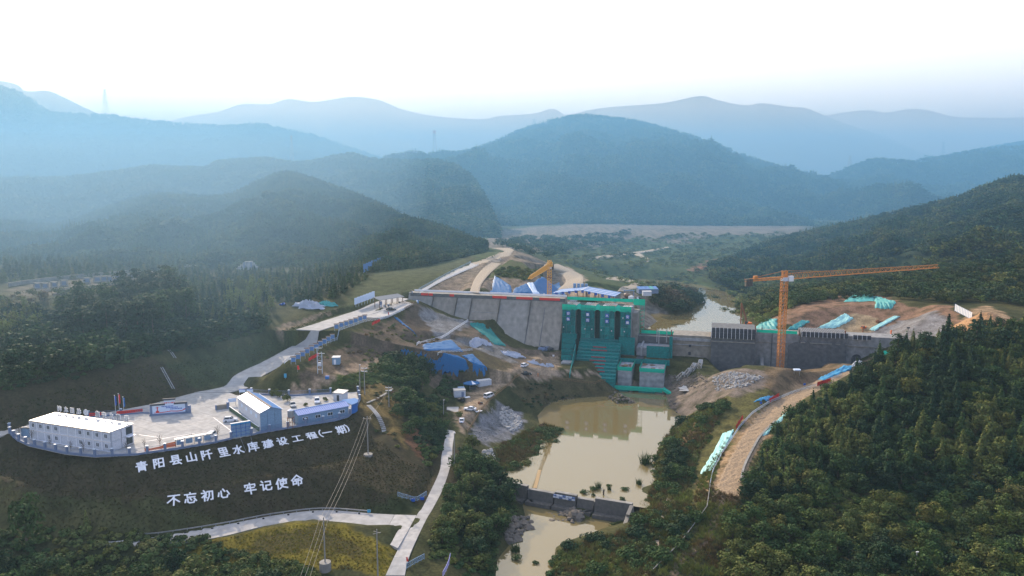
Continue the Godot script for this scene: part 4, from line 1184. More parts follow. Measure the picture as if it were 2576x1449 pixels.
	# outlet blocks with bare faces and netted tops
	for q in [[57.9, 64.2], [67.8, 78.6]]:
		var st := Shape.new()
		st.box(v3((q[0] + q[1]) * 0.5, -14.0, 24.0), v3(q[1] - q[0], 9.6, 15.6))
		piece("outlet_block", st.done(), M.concrete_new, dam)
		st = Shape.new()
		for z in [31.9]: net_wall(st, q[0] - 0.1, q[1] + 0.1, -9.9, -8.1, z, 0.12)
		net_wall(st, q[0] - 0.1, q[1] + 0.1, -9.3, -8.1, 16.2, 0.12)
		for x in [q[0] - 0.12, q[1] + 0.12]: st.box(v3(x, -8.8, 24.0), v3(0.06, 1.7, 15.6))
		piece("net_railing", st.done(), M.green_net_bright, dam)
		for k in 6:
			st = Shape.new()
			st.box(v3(rng.randf_range(q[0] + 1.2, q[1] - 1.2), -9.05 + k * 0.03, rng.randf_range(19.0, 29.0)), v3(rng.randf_range(0.8, 2.2), 0.25, rng.randf_range(0.8, 3.0)), Basis(Vector3.UP, rng.randf()))
			piece("plank_pile", st.done(), [M.brown_paint, M.tarp_white, M.wood][k % 3], dam)
	s = Shape.new()
	s.box(v3(66.0, -13.0, 12.0), v3(3.4, 10.0, 8.0))
	piece("outlet_back", s.done(), M.formwork, dam)
	# middle platforms, netted
	for q in [[55.6, 63.2, -7.5, 0.2, 10.0], [68.9, 79.4, -11.5, -3.3, 10.5], [54.8, 68.2, -10.2, -8.2, 17.5], [68.2, 80.2, -10.4, -8.0, 18.0], [79.4, 80.9, -14.0, 1.6, 9.5]]:
		var st := Shape.new()
		st.box(v3((q[0] + q[1]) * 0.5, (q[2] + q[3]) * 0.5 - 1.0, q[4] - 2.6), v3(q[1] - q[0] - 0.3, q[3] - q[2] + 2.0, 4.6))
		piece("platform", st.done(), M.wet_concrete, dam)
		st = Shape.new()
		net_wall(st, q[0], q[1], q[2], q[3] + 0.9, q[4] + 0.1, 0.25)
		piece("green_net", st.done(), M.green_net, dam)
	# open pit between the tower and the next block
	s = Shape.new()
	s.box(v3(71.5, -7.5, -6.0), v3(16.5, 14.0, 5.0))
	piece("pit_wall", s.done(), M.wet_concrete, dam)
	s = Shape.new()
	s.box(v3(71.8, -8.6, 2.0), v3(16.0, 9.0, 11.0))
	piece("pit_floor", s.done(), M.concrete_new, dam)
	s = Shape.new()
	s.box(v3(66.3, -5.4, 3.0), v3(0.8, 5.0, 12.0))
	piece("pit_wall", s.done(), M.concrete_new, dam)
	for q in [[72.6, -3.6], [77.3, -3.6], [79.6, -3.6], [74.0, 3.0]]:
		var st := Shape.new()
		st.box(v3(q[0], 0.0, q[1]), v3(0.45, 6.5, 0.45))
		piece("steel_post", st.done(), M.rust if q[0] > 79.0 else M.steel, dam)
	s = Shape.new()
	net_wall(s, 64.5, 98.0, -0.2, 1.4, -8.3, 0.15)
	piece("net_railing", s.done(), M.green_net_bright, dam)
	s = Shape.new()
	s.box(v3(81.5, -2.2, -7.5), v3(34.0, 4.0, 2.0))
	piece("upstream_wall", s.done(), M.wet_concrete, dam)
	# netted working deck in front of the outlets
	s = Shape.new()
	s.box(v3(66.5, -16.3, 36.0), v3(24.0, 0.25, 3.4))
	net_wall(s, 54.5, 78.5, -17.3, -15.6, 37.8, 0.15)
	s.hexa([v3(78.5, -16.6, 37.6), v3(84.0, -18.2, 42.0), v3(84.6, -18.2, 41.0), v3(79.0, -16.6, 34.5), v3(78.5, -15.6, 37.6), v3(84.0, -17.0, 42.0), v3(84.6, -17.0, 41.0), v3(79.0, -15.6, 34.5)])
	piece("working_deck", s.done(), M.green_net_bright, dam)
	for q in [[58.5, 63.5], [68.0, 75.0]]:
		var st := Shape.new()
		net_wall(st, q[0], q[1], -20.0, -16.4, 37.4, 0.2)
		st.box(v3((q[0] + q[1]) * 0.5, -18.4, 35.5), v3(q[1] - q[0], 3.6, 3.4))
		piece("deck_base", st.done(), M.green_net, dam)

func formwork_row(dam: Node3D, x0: float, x1: float, y0: float, y1: float, z: float) -> void:
	var n := maxi(2, int((x1 - x0) / 1.7))
	for i in n:
		var a := lerpf(x0, x1, float(i) / n)
		var b := lerpf(x0, x1, (i + 1.0) / n)
		var s := Shape.new()
		s.box(v3((a + b) * 0.5, (y0 + y1) * 0.5, z), v3(b - a - 0.06, y1 - y0, 0.35))
		var f := piece("formwork_panel", s.done(), M.formwork, dam)
		s = Shape.new()
		s.bar(v3(a + 0.1, y0 - 0.2, z + 0.9), v3(a + 0.1, y1 + 0.2, z + 0.25), 0.13)
		s.bar(v3(a + 0.1, y0, z + 0.2), v3(a + 0.1, y0, z + 1.0), 0.1)
		piece("brace", s.done(), M.white, f)

func right_wing(dam: Node3D) -> void:
	# block, x0, x1, face z, top y, material
	var blocks := [[80.6, 98.4, 4.0, 2.2, M.concrete_a], [98.4, 118.3, 8.0, 6.8, M.wet_concrete], [118.3, 125.9, 2.0, 4.9, M.concrete_b], [125.95, 138.2, 2.03, 4.9, M.concrete_b], [138.2, 158.2, 4.0, 6.3, M.concrete_d], [158.2, 181.0, 2.4, 5.3, M.concrete_b]]
	for q in blocks:
		var s := Shape.new()
		var a: float = q[0] + 0.05
		var b: float = q[1] - 0.05
		s.hexa([v3(a, -24, q[2] + 0.8), v3(b, -24, q[2] + 0.8), v3(b, -24, -8), v3(a, -24, -8), v3(a, q[3], q[2]), v3(b, q[3], q[2]), v3(b, q[3], -8), v3(a, q[3], -8)])
		piece("wall_block", s.done(), q[4], dam)
	# ledges and lifts on the faces
	for q in [[80.7, 98.3, 0.4, 1.3, 4.5], [80.7, 98.3, -2.2, 0.35, 4.35], [98.5, 118.2, 1.0, 0.4, 8.4], [138.3, 158.1, 1.6, 0.4, 4.4], [118.4, 138.1, 0.6, 0.25, 2.4], [158.3, 180.8, 0.8, 0.3, 2.8]]:
		var s := Shape.new()
		s.box(v3((q[0] + q[1]) * 0.5, q[2], q[4] - 0.6), v3(q[1] - q[0], q[3], 1.6))
		piece("ledge", s.done(), M.concrete_new if q[0] < 81.0 else M.concrete, dam)
	# damp patches, wet from fresh concrete above
	for q in [[102.0, 116.5, -19.0, 0.0, 8.75], [133.0, 150.0, -17.0, 1.0, 4.75], [151.5, 157.5, -17.0, 2.4, 4.7]]:
		var s := Shape.new()
		var g := []
		for k in 9:
			g.append(v3(lerpf(q[0], q[1], k / 8.0), q[3] + fine.get_noise_2d(k * 40.0, q[0]) * 4.0, q[4]))
		for k in 8: s.quad(v3(g[k].x, q[2], q[4] + 0.04), v3(g[k + 1].x, q[2], q[4] + 0.04), g[k + 1], g[k])
		piece("damp_patch", s.done(), M.wet_concrete, dam)
	# openings in the bare block
	for q in [[88.8, -2.6, 1.1, 1.1], [88.7, -6.3, 1.1, 1.5], [86.0, -11.0, 1.1, 2.2], [88.2, -11.2, 1.1, 2.4], [90.3, -11.0, 1.3, 1.6], [104.0, -14.2, 0.8, 0.8]]:
		var s := Shape.new()
		s.box(v3(q[0], q[1], 4.75 if q[0] < 100.0 else 8.72), v3(q[2], q[3], 0.12))
		piece("opening", s.done(), M.formwork, dam)
	formwork_row(dam, 98.5, 118.2, 2.9, 5.2, 8.6)
	formwork_row(dam, 98.5, 118.2, 5.3, 7.4, 8.1)
	formwork_row(dam, 138.6, 158.4, 4.7, 6.8, 4.7)
	formwork_row(dam, 160.6, 168.4, 4.2, 6.0, 3.1)
	var s := Shape.new()
	net_wall(s, 119.0, 137.0, 4.6, 6.3, 1.6, 0.3)
	piece("green_net", s.done(), M.green_net_bright, dam)
	# a mat of reinforcement on the wet deck
	for k in 26:
		s = Shape.new()
		var x := lerpf(139.0, 158.0, k / 25.0)
		s.bar(v3(x, 6.75, 3.6), v3(x, 6.75, -7.0), 0.09)
		piece("reinforcement", s.done(), M.steel, dam)
	# arched gallery opening with a blue skip in it
	s = Shape.new()
	var a := [v3(160.7, -7.4, 2.98), v3(164.9, -7.4, 2.98)]
	for k in 9:
		var w := PI * k / 8.0
		a.append(v3(162.8 + cos(w) * 2.1, -5.0 + sin(w) * 2.2, 2.98))
	s.poly(a)
	piece("gallery_mouth", s.done(), M.formwork, dam)
	s = Shape.new()
	for k in 6: s.bar(v3(161.0 + k * 0.72, -7.2, 3.2), v3(161.0 + k * 0.72, -3.9, 3.2), 0.07)
	piece("gallery_gate", s.done(), M.steel, dam)
	s = Shape.new()
	s.box(v3(163.6, -6.6, 3.5), v3(2.2, 1.1, 0.7))
	piece("skip", s.done(), M.blue_paint, dam)
	for q in [[118.4, 8.1], [157.6, 7.6], [137.8, 7.2]]:
		s = Shape.new()
		s.box(v3(q[0], q[1] - 1.4, 2.0), v3(0.5, 3.0, 0.5))
		piece("steel_post", s.done(), M.rust, dam)
	# sloping drain joints
	for x in [125.92]:
		s = Shape.new()
		s.box(v3(x, -6.0, 2.5), v3(0.5, 21.0, 0.3))
		piece("drain_stain", s.done(), M.wet_concrete, dam)
	# low broken wing wall beside the crane
	s = Shape.new()
	s.hexa([v3(122.5, -24, 10.5), v3(133.0, -24, 23), v3(132.2, -24, 24), v3(121.7, -24, 11.5), v3(122.5, -9.0, 10.5), v3(133.0, -12.6, 23), v3(132.2, -12.6, 24), v3(121.7, -9.0, 11.5)])
	s.hexa([v3(121.0, -24, 4), v3(122.4, -24, 4), v3(122.4, -24, 11.0), v3(121.0, -24, 11.0), v3(121.0, -6.5, 4), v3(122.4, -6.5, 4), v3(122.4, -10.2, 11.0), v3(121.0, -10.2, 11.0)])
	piece("wing_wall", s.done(), M.concrete, dam)

# ------------------------------------------------------------------ lettering: strokes on a 100 x 100 field, y down
var strokes := {
	"青": "15,13 85,13;20,28 80,28;6,43 94,43;50,2 50,43;25,57 25,98;25,57 76,57 76,97;25,70 76,70;25,83 76,83",
	"阳": "14,8 14,98;14,10 36,10 26,36;26,36 38,52 32,64 16,62;52,10 52,94;52,10 91,10 91,94;52,50 91,50;52,90 91,90",
	"县": "25,5 25,60;75,5 75,60;25,6 75,6;25,23 75,23;25,40 75,40;5,60 95,60;44,62 24,89 82,85;66,70 90,97",
	"山": "50,4 50,88;12,34 12,90;88,34 88,96;12,89 88,89",
	"阡": "12,8 12,98;12,10 34,10 24,36;24,36 36,52 30,64 14,62;88,5 52,16;44,46 98,46;70,12 70,98",
	"里": "18,6 18,54;82,6 82,54;18,7 82,7;18,30 82,30;18,53 82,53;50,7 50,92;20,72 80,72;5,93 95,93",
	"水": "50,3 50,92 36,86;10,30 38,30 26,60 6,82;84,22 58,42;54,38 72,68 96,86",
	"库": "50,1 50,13;12,14 96,14;14,14 14,55 3,96;30,31 90,31;56,20 38,51;38,51 88,51;63,40 63,98;22,73 98,73",
	"建": "5,17 30,17 12,46 31,46 20,75 4,93;8,60 32,86 97,93;46,15 85,15;36,30 97,30;46,45 86,45;42,59 90,59;38,73 95,73;65,3 65,86;86,15 86,45",
	"设": "14,4 25,18;4,36 25,36 25,86 40,74;52,8 49,28 40,44;52,8 80,8 80,36 96,36;44,53 86,53 68,78 40,97;50,60 70,82 98,97",
	"工": "14,14 86,14;50,14 50,88;4,88 96,88",
	"程": "40,5 10,13;4,33 44,33;26,10 26,98;25,38 5,70;27,44 43,60;55,8 55,38;92,8 92,38;55,9 92,9;55,38 92,38;50,54 97,54;54,72 93,72;46,92 98,92;73,54 73,92",
	"(": "66,2 50,22 45,50 50,78 66,98",
	")": "34,2 50,22 55,50 50,78 34,98",
	"一": "4,50 96,50",
	"期": "4,18 54,18;15,5 15,68;43,5 43,68;15,34 43,34;15,50 43,50;2,68 56,68;18,76 5,96;38,76 52,95;63,8 63,60 54,97;63,8 93,8 93,96 82,92;63,34 93,34;63,60 93,60",
	"不": "5,11 95,11;58,11 38,42 4,70;53,34 53,98;60,44 96,72",
	"忘": "50,1 50,14;6,16 94,16;26,16 26,42 86,42;13,60 6,86;28,56 28,84 40,93 74,93 79,78;48,54 57,70;80,57 95,80",
	"初": "22,2 31,14;4,25 43,25 24,48 6,64;25,46 25,98;27,52 43,70;43,42 32,54;50,15 93,15 90,88 76,90;68,15 65,56 46,96",
	"心": "13,44 5,76;31,30 31,80 42,92 74,92 81,72;48,13 61,36;80,34 95,66",
	"牢": "50,1 50,14;8,31 8,15 92,15 92,31;33,28 19,52;26,43 84,43;4,67 96,67;52,28 52,99",
	"记": "14,4 25,18;4,36 25,36 25,88 41,74;48,15 90,15 90,48;50,48 90,48;50,48 50,84 60,92 92,92 96,74",
	"使": "29,3 5,48;18,28 18,98;33,18 98,18;41,32 41,56;91,32 91,56;41,32 91,32;41,55 91,55;66,5 66,55 52,80 31,97;44,64 64,85 98,97",
	"命": "50,2 4,44;50,2 96,44;32,39 68,39;15,53 15,86;43,53 43,82;15,53 43,53;15,80 43,80;58,53 86,53 86,85 74,85;58,53 58,99",
	"安": "50,1 50,14;8,31 8,15 92,15 92,31;4,53 96,53;46,29 25,72 86,97;73,53 50,80 10,97",
	"徽": "22,3 4,26;25,24 4,50;15,38 15,98;44,3 44,20;32,8 32,21 57,21 57,8;30,31 59,31;52,31 34,46 55,46 32,63 57,63;44,63 44,98;34,73 29,90;55,73 61,89;72,3 62,36;69,22 98,22;90,22 80,60 58,98;68,38 80,70 98,98",
	"枞": "3,30 43,30;23,3 23,98;22,35 3,72;25,42 43,60;58,8 54,52 42,96;57,46 69,72;80,8 77,52 62,96;80,46 98,96",
	"利": "40,5 10,14;4,33 52,33;28,10 28,98;26,38 4,74;31,42 52,62;66,15 66,70;90,4 90,92 76,92",
	"大": "6,32 94,32;50,3 48,42 8,96;51,42 94,96",
	"学": "14,4 24,20;48,2 54,18;86,4 72,22;8,44 8,28 92,28 92,44;26,48 74,48 52,62 52,92 38,90;4,72 96,72",
	"提": "4,26 38,26;22,3 22,92 10,84;4,66 40,52;50,6 50,40;90,6 90,40;50,6 90,6;50,23 90,23;50,40 90,40;42,53 98,53;70,53 70,90;70,71 92,71;52,62 46,80 32,98;44,78 66,92 98,95",
	"升": "44,4 10,18;4,46 98,46;28,14 28,46 24,72 6,97;72,3 72,98",
	"习": "10,12 90,12 86,86 70,92;24,32 56,50;18,78 72,54",
}

func glyph(ch: String, size: float, thick: float, x: Transform3D, wide := 1.0, bold := 0.125) -> ArrayMesh:   # raised strokes, centred, facing +z of x
	var s := Shape.new()
	var k := 0
	for line in String(strokes[ch]).split(";"):
		var pts := []
		for q in line.split(" "):
			var n := q.split(",")
			pts.append(v2((float(n[0]) - 50.0) * wide, 50.0 - float(n[1])) * size / 100.0)
		for i in pts.size() - 1:
			var a: Vector2 = pts[i]
			var b: Vector2 = pts[i + 1]
			var d: Vector2 = (b - a).normalized()
			var e: Vector2 = d * size * bold * 0.5
			var r: Vector2 = v2(-d.y, d.x) * size * bold * 0.5
			a -= e * 0.8
			b += e * 0.8
			var z := thick + k * 0.004
			k += 1
			var p := []
			for h in [0.0, z]:
				for c in [a - r, b - r, b + r, a + r]: p.append(x * v3(c.x, c.y, h))
			# p runs anticlockwise seen from +z, so the box stands on its back
			s.quad(p[4], p[5], p[6], p[7])
			for j in 4:
				var m := (j + 1) % 4
				s.quad(p[j], p[m], p[4 + m], p[4 + j])
	return s.done()

# ------------------------------------------------------------------ things on the site
func bearing(a: Vector3, b: Vector3) -> float:       # turn that points local x from a to b
	return atan2(-(b.z - a.z), b.x - a.x)

func box_piece(called: String, at: Vector3, s: Vector3, m: Material, parent: Node3D, basis := Basis()) -> MeshInstance3D:
	var q := Shape.new()
	q.box(at, s, basis)
	return piece(called, q.done(), m, parent)

func make_objects() -> void:
	camp()
	slope_writing()
	roadside()
	works_yard()
	cranes()
	behind_the_dam()
	covers()
	weir_and_river()
	right_bank()
	masts()
	hillside_graves()
	people()

func window_in(p: Node3D, at: Vector3, w: float, h: float, out := 1.0) -> void:   # frame with two panes, facing +z (out 1) or -z
	var f := Shape.new()
	var z := 0.05 * out
	for q in [[0, h * 0.5, w + 0.1, 0.08], [0, -h * 0.5, w + 0.1, 0.08], [-w * 0.5, 0, 0.08, h], [w * 0.5, 0, 0.08, h], [0, 0, 0.07, h]]:
		f.box(at + v3(q[0], q[1], z), v3(q[2], q[3], 0.1))
	var o := piece("window", f.done(), M.panel_frame, p)
	for k in [-1, 1]:
		var g := Shape.new()
		g.box(at + v3(k * w * 0.25, 0, z * 0.4), v3(w * 0.5 - 0.09, h - 0.08, 0.04))
		piece("pane", g.done(), M.glass, o)

# -- vehicles: x across, z towards the rear, nose at -z
func car(called: String, label: String, kind: String, paint: String, at: Vector3, turn: float) -> Node3D:
	var t := thing(called, label, {"van": "van", "pickup": "pickup"}.get(kind, "car"), at, turn)
	var l: float = {"sedan": 4.7, "suv": 4.5, "van": 4.9, "pickup": 5.2}[kind]
	var hh: float = {"sedan": 1.45, "suv": 1.68, "van": 1.98, "pickup": 1.78}[kind]
	var w := 0.91
	var belt: float = {"sedan": 0.86, "suv": 1.0, "van": 1.08, "pickup": 1.05}[kind]
	var z0 := -l * 0.5
	# side profile of the body: z, y
	var nose := 0.62 if kind == "van" else 0.68
	var body := [v2(z0, 0.32), v2(z0, nose), v2(z0 + 0.25, nose + 0.14), v2(z0 + (0.45 if kind == "van" else 1.25), belt), v2(-z0 - 0.15, belt + 0.02), v2(-z0, belt - 0.15), v2(-z0, 0.34), v2(-z0 - 0.3, 0.22), v2(z0 + 0.3, 0.22)]
	var s := Shape.new()
	for side in [-1, 1]:
		var a := []
		for q in body: a.append(v3(side * w * (0.94 if absf(q.x) > l * 0.47 else 1.0), q.y, q.x))
		if side > 0: a.reverse()
		s.poly(a)
	for i in body.size():
		var p: Vector2 = body[i]
		var q: Vector2 = body[(i + 1) % body.size()]
		var pw := w * (0.94 if absf(p.x) > l * 0.47 else 1.0)
		var qw := w * (0.94 if absf(q.x) > l * 0.47 else 1.0)
		s.quad(v3(-pw, p.y, p.x), v3(-qw, q.y, q.x), v3(qw, q.y, q.x), v3(pw, p.y, p.x))
	piece("body", s.done(), M[paint], t)
	# glasshouse and roof
	var c: Array = {"sedan": [-0.95, -0.25, 0.95, 1.75], "suv": [-0.95, -0.3, 1.55, 2.1], "van": [-1.95, -1.35, 2.2, 2.4], "pickup": [-1.1, -0.5, 0.75, 0.95]}[kind]
	s = Shape.new()
	s.hexa([v3(-w * 0.95, belt, c[3]), v3(w * 0.95, belt, c[3]), v3(w * 0.95, belt, c[0]), v3(-w * 0.95, belt, c[0]), v3(-w * 0.78, hh - 0.06, c[2]), v3(w * 0.78, hh - 0.06, c[2]), v3(w * 0.78, hh - 0.06, c[1]), v3(-w * 0.78, hh - 0.06, c[1])])
	piece("window", s.done(), M.glass, t)
	s = Shape.new()
	s.hexa([v3(-w * 0.8, hh - 0.07, c[2] + 0.04), v3(w * 0.8, hh - 0.07, c[2] + 0.04), v3(w * 0.8, hh - 0.07, c[1] - 0.04), v3(-w * 0.8, hh - 0.07, c[1] - 0.04), v3(-w * 0.68, hh, c[2] - 0.12), v3(w * 0.68, hh, c[2] - 0.12), v3(w * 0.68, hh, c[1] + 0.12), v3(-w * 0.68, hh, c[1] + 0.12)])
	for side in [-1, 1]:
		for k in [[c[0], c[1]], [c[3], c[2]], [0.35 + c[0] * 0.1, 0.35 + c[0] * 0.1]]:
			s.bar(v3(side * w * 0.955, belt, k[0]), v3(side * w * 0.785, hh - 0.05, k[1]), 0.08)
	piece("roof", s.done(), M[paint], t)
	if kind == "pickup":
		s = Shape.new()
		s.box(v3(0, belt - 0.1, 1.75), v3(w * 1.7, 0.3, 1.5))
		piece("load_bed", s.done(), M.rubber, t)
	for side in [-1, 1]:
		for z in [z0 + 0.85, -z0 - 0.9]:
			s = Shape.new()
			s.tube(v3(side * (w - 0.2), 0.33, z), v3(side * (w + 0.015), 0.33, z), 0.33, 0.33, 14)
			var wheel := piece("wheel", s.done(), M.rubber, t)
			s = Shape.new()
			s.tube(v3(side * (w - 0.02), 0.33, z), v3(side * (w + 0.025), 0.33, z), 0.2, 0.18, 10)
			piece("rim", s.done(), M.steel, wheel)
		box_piece("headlight", v3(side * 0.64, nose + 0.02, z0 + 0.04), v3(0.38, 0.16, 0.16), M.lamp_clear, t)
		box_piece("tail_light", v3(side * 0.66, belt - 0.14, -z0 - 0.04), v3(0.32, 0.16, 0.12), M.lamp_red, t)
	box_piece("number_plate", v3(0, 0.5, -z0 + 0.01), v3(0.44, 0.14, 0.03), M.blue_paint, t)
	return t

# -- the camp on the plateau
func camp() -> void:
	# two-storey office of ten container units per floor
	var o := thing("container_office", "white two-storey container office with sunlit roof beside the plaza", "office building", v3(-143.17, 5.8, -226.63) - v3(0, 5.8, 0) + v3(0, 0.12, 0), deg_to_rad(-20.6))
	var L := 31.5
	var cut := [0.0, 0.093, 0.19, 0.287, 0.384, 0.484, 0.584, 0.687, 0.79, 0.895, 1.0]
	for f in 2:
		for k in 10:
			var a: float = cut[k] * L
			var b: float = cut[k + 1] * L
			var y := 2.9 * f
			box_piece("wall_panel", v3((a + b) * 0.5, y + 1.42, -0.1), v3(b - a - 0.22, 2.6, 0.12), M.panel, o)
			var fr := Shape.new()
			fr.box(v3(a + 0.06, y + 1.44, -0.05), v3(0.22, 2.86, 0.24))
			fr.box(v3((a + b) * 0.5, y + 2.79, -0.05), v3(b - a - 0.2, 0.2, 0.22))
			fr.box(v3((a + b) * 0.5, y + 0.08, -0.05), v3(b - a - 0.2, 0.16, 0.22))
			piece("container_frame", fr.done(), M.panel_frame, o)
			if k != 4 and k != 5 and not (f == 0 and k < 2): window_in(o, v3((a + b) * 0.5 + 0.1, y + 1.65, 0.0), 1.05, 1.2)
	for k in 4:
		box_piece("wall_panel", v3(L, 1.42 + 2.9 * (k % 2), -2.1 - 3.4 * (k / 2)), v3(0.14, 2.7, 3.1), M.panel, o)
	box_piece("floor_joint", v3(L * 0.5, 2.9, 0.1), v3(L, 0.05, 0.04), M.seam, o)
	box_piece("wall_core", v3(L * 0.5, 2.86, -4.3), v3(L - 0.3, 5.7, 8.0), M.panel, o)
	for k in 10:
		var a: float = cut[k] * L
		var b: float = cut[k + 1] * L
		box_piece("roof_panel", v3((a + b) * 0.5, 5.84 + (k % 2) * 0.01, -4.25), v3(b - a - 0.12, 0.12, 8.7), M.roof_white, o)
		if k > 0: box_piece("roof_seam", v3(a, 5.8, -4.25), v3(0.16, 0.1, 8.6), M.seam, o)
	box_piece("gutter", v3(L * 0.5, 5.78, 0.14), v3(L + 0.2, 0.12, 0.12), M.seam, o)
	for k in 2: box_piece("stair_window", v3(L + 0.02, 1.5 + 2.9 * k, -6.6), v3(0.16, 2.2, 2.2), M.glass, o)
	box_piece("porch", v3(L + 0.6, 2.85, -6.6), v3(1.4, 0.14, 2.6), M.panel_frame, o)
	# letters on steel legs along the far edge of the roof, facing the plaza
	var words := ["利", "水", "阳", "枞", "", "建", "安", "水", "徽", "安"]
	var fx := [0.07, 0.154, 0.237, 0.32, 0.414, 0.56, 0.64, 0.73, 0.82, 0.92]
	for k in 10:
		var x: float = fx[k] * L
		var at := v3(x, 7.25, -8.45)
		var legs := Shape.new()
		for d in [-0.4, 0.4]: legs.bar(v3(x + d, 5.9, -8.4), v3(x + d, 8.0, -8.4), 0.07)
		legs.bar(v3(x, 5.9, -7.6), v3(x, 7.4, -8.4), 0.06)
		var leg := piece("letter_frame", legs.done(), M.steel, o)
		if words[k] == "":
			var disc := Shape.new()
			disc.tube(v3(x, 7.25, -8.5), v3(x, 7.25, -8.42), 0.95, 0.95, 20)
			piece("round_emblem", disc.done(), M.panel, leg)
		else:
			piece("roof_character", glyph(words[k], 1.7, 0.12, Transform3D(Basis(Vector3.UP, PI), at), 1.0, 0.15), M.white, leg)
	# lean-to at its left end
	var sh := thing("annex_shed", "low shed with pale striped roof at the office's left end", "shed", o.position + o.basis * v3(-5.6, 0, -1.2), deg_to_rad(-20.6))
	box_piece("wall", v3(2.6, 1.25, -2.4), v3(5.2, 2.5, 4.6), M.blue_wall, sh)
	for k in 7:
		var s := Shape.new()
		var z := 0.2 - k * 0.76
		s.hexa([v3(-0.2, 2.5, z), v3(5.4, 3.1, z), v3(5.4, 3.1, z - 0.7), v3(-0.2, 2.5, z - 0.7), v3(-0.2, 2.6, z), v3(5.4, 3.2, z), v3(5.4, 3.2, z - 0.7), v3(-0.2, 2.6, z - 0.7)])
		piece("roof_sheet", s.done(), M.roof_white if k % 2 else M.concrete_a, sh)
	# fence round the plateau edge
	var line := [v3(-155, 0.1, -235.47), v3(-152.84, 0.1, -232.03), v3(-146.78, 0.1, -225.92), v3(-140.44, 0.1, -221.3), v3(-126.27, 0.1, -214.58), v3(-116.52, 0.1, -212.13), v3(-106, 0.1, -213.35), v3(-101.23, 0.1, -215.94), v3(-96.45, 0.1, -217.89), v3(-87.43, 0.1, -223.59), v3(-83.71, 0.1, -227.17)]
	fence("perimeter_fence", "blue-grey railing on a low wall round the office end of the plateau", line, 4.6)
	fence("perimeter_fence", "blue-grey railing on a low wall below the two blue-roofed huts", [v3(-78.7, 0.1, -230.6), v3(-76.71, 0.1, -232.55), v3(-66.04, 0.1, -239.29), v3(-56.91, 0.1, -244.37), v3(-53.31, 0.1, -248.47), v3(-52.41, 0.1, -255.82), v3(-53.12, 0.1, -268.33), v3(-55.82, 0.1, -278.34)], 5.5)
	fence("perimeter_fence", "railing behind the parked cars at the back of the yard", [v3(-65.18, 0.1, -276.13), v3(-78.26, 0.1, -273.25), v3(-88.58, 0.1, -274.68), v3(-93.62, 0.1, -276.13)], 6.0)
	fence("railing", "railing with red slogan cloths along the far side of the plaza", [v3(-137.4, 0.1, -248.18), v3(-129.25, 0.1, -250.27), v3(-121.93, 0.1, -252.71), v3(-118.72, 0.1, -252.09)], 8.0)
	for q in [[v3(-129.1, 0.1, -249.97), v3(-121.98, 0.1, -253.01), "long red banner on the railing beside the slogan wall"], [v3(-136.96, 0.1, -248.03), v3(-133.08, 0.1, -249.07), "red banner half hidden by the office's roof letters"]]:
		var a: Vector3 = q[0]
		var b: Vector3 = q[1]
		var bn := thing("banner", q[2], "banner", a, bearing(a, b))
		var s := Shape.new()
		net_wall(s, 0, a.distance_to(b), 0.55, 1.5, 0.14, 0.05)
		piece("cloth", s.done(), M.red, bn)
		s = Shape.new()
		for k in 11: s.box(v3((k + 1.0) * a.distance_to(b) / 12.0, 1.02, 0.2), v3(0.34, 0.4, 0.03))
		piece("lettering", s.done(), M.faded_red, bn)
	# red cloth and notice shelter by the plaza's lower fence
	var fa := v3(-104.2, 0.1, -215.71)
	var fb := v3(-98.11, 0.1, -219.17)
	var cl := thing("banner", "bright red and white cloth sagging along the lower fence", "banner", fa, bearing(fa, fb))
	var cs := Shape.new()
	var pts := [[0.0, 0.1, 1.1], [1.5, 0.15, 0.75], [4.0, 0.2, 0.9], [6.0, 0.25, 1.5], [8.2, 0.25, 1.7]]
	for k in 4: cs.quad(v3(pts[k][0], pts[k][1], -0.2), v3(pts[k + 1][0], pts[k + 1][1], -0.2), v3(pts[k + 1][0], pts[k + 1][2], -0.2), v3(pts[k][0], pts[k][2], -0.2))
	piece("cloth", cs.done(), M.orange, cl)
	var na := v3(-97, 0.1, -219.4)
	var nb := v3(-88.5, 0.1, -224.93)
	var nl := na.distance_to(nb)
	var ns := thing("notice_shelter", "long row of blue notice panels under a white canopy by the fence", "notice board", na, bearing(na, nb))
	box_piece("canopy", v3(nl * 0.5, 2.5, -0.3), v3(nl + 0.3, 0.14, 1.1), M.roof_white, ns)
	for k in 4:
		box_piece("panel", v3((k + 0.5) * nl / 4.0, 1.35, -0.3), v3(nl / 4.0 - 0.7, 1.5, 0.12), M.blue_wall, ns)
		box_piece("post", v3((k + 0.04) * nl / 4.0, 1.25, -0.3), v3(0.14, 2.5, 0.14), M.brown_paint, ns)
	# slogan wall
	var wa := v3(-117.76, 0.1, -249.97)
	var wb := v3(-107.47, 0.1, -253.01)
	var wl := wa.distance_to(wb)
	var wall := thing("slogan_wall", "white slogan wall with dark stepped coping facing the plaza", "wall", wa, bearing(wa, wb))
	box_piece("plinth", v3(wl * 0.5, 0.3, 0), v3(wl + 1.2, 0.6, 0.7), M.fence_grey, wall)
	box_piece("panel", v3(wl * 0.5, 2.0, 0), v3(wl - 0.6, 2.8, 0.4), M.print_pale, wall)
	box_piece("panel", v3(wl * 0.52, 3.9, 0), v3(wl * 0.3, 2.0, 0.38), M.print_pale, wall)
	for x in [0.0, wl]: box_piece("pier", v3(x, 2.0, 0), v3(0.7, 3.4, 0.7), M.fence_grey, wall)
	box_piece("pier", v3(wl + 0.9, 1.3, 0), v3(0.9, 2.6, 0.9), M.fence_grey, wall)
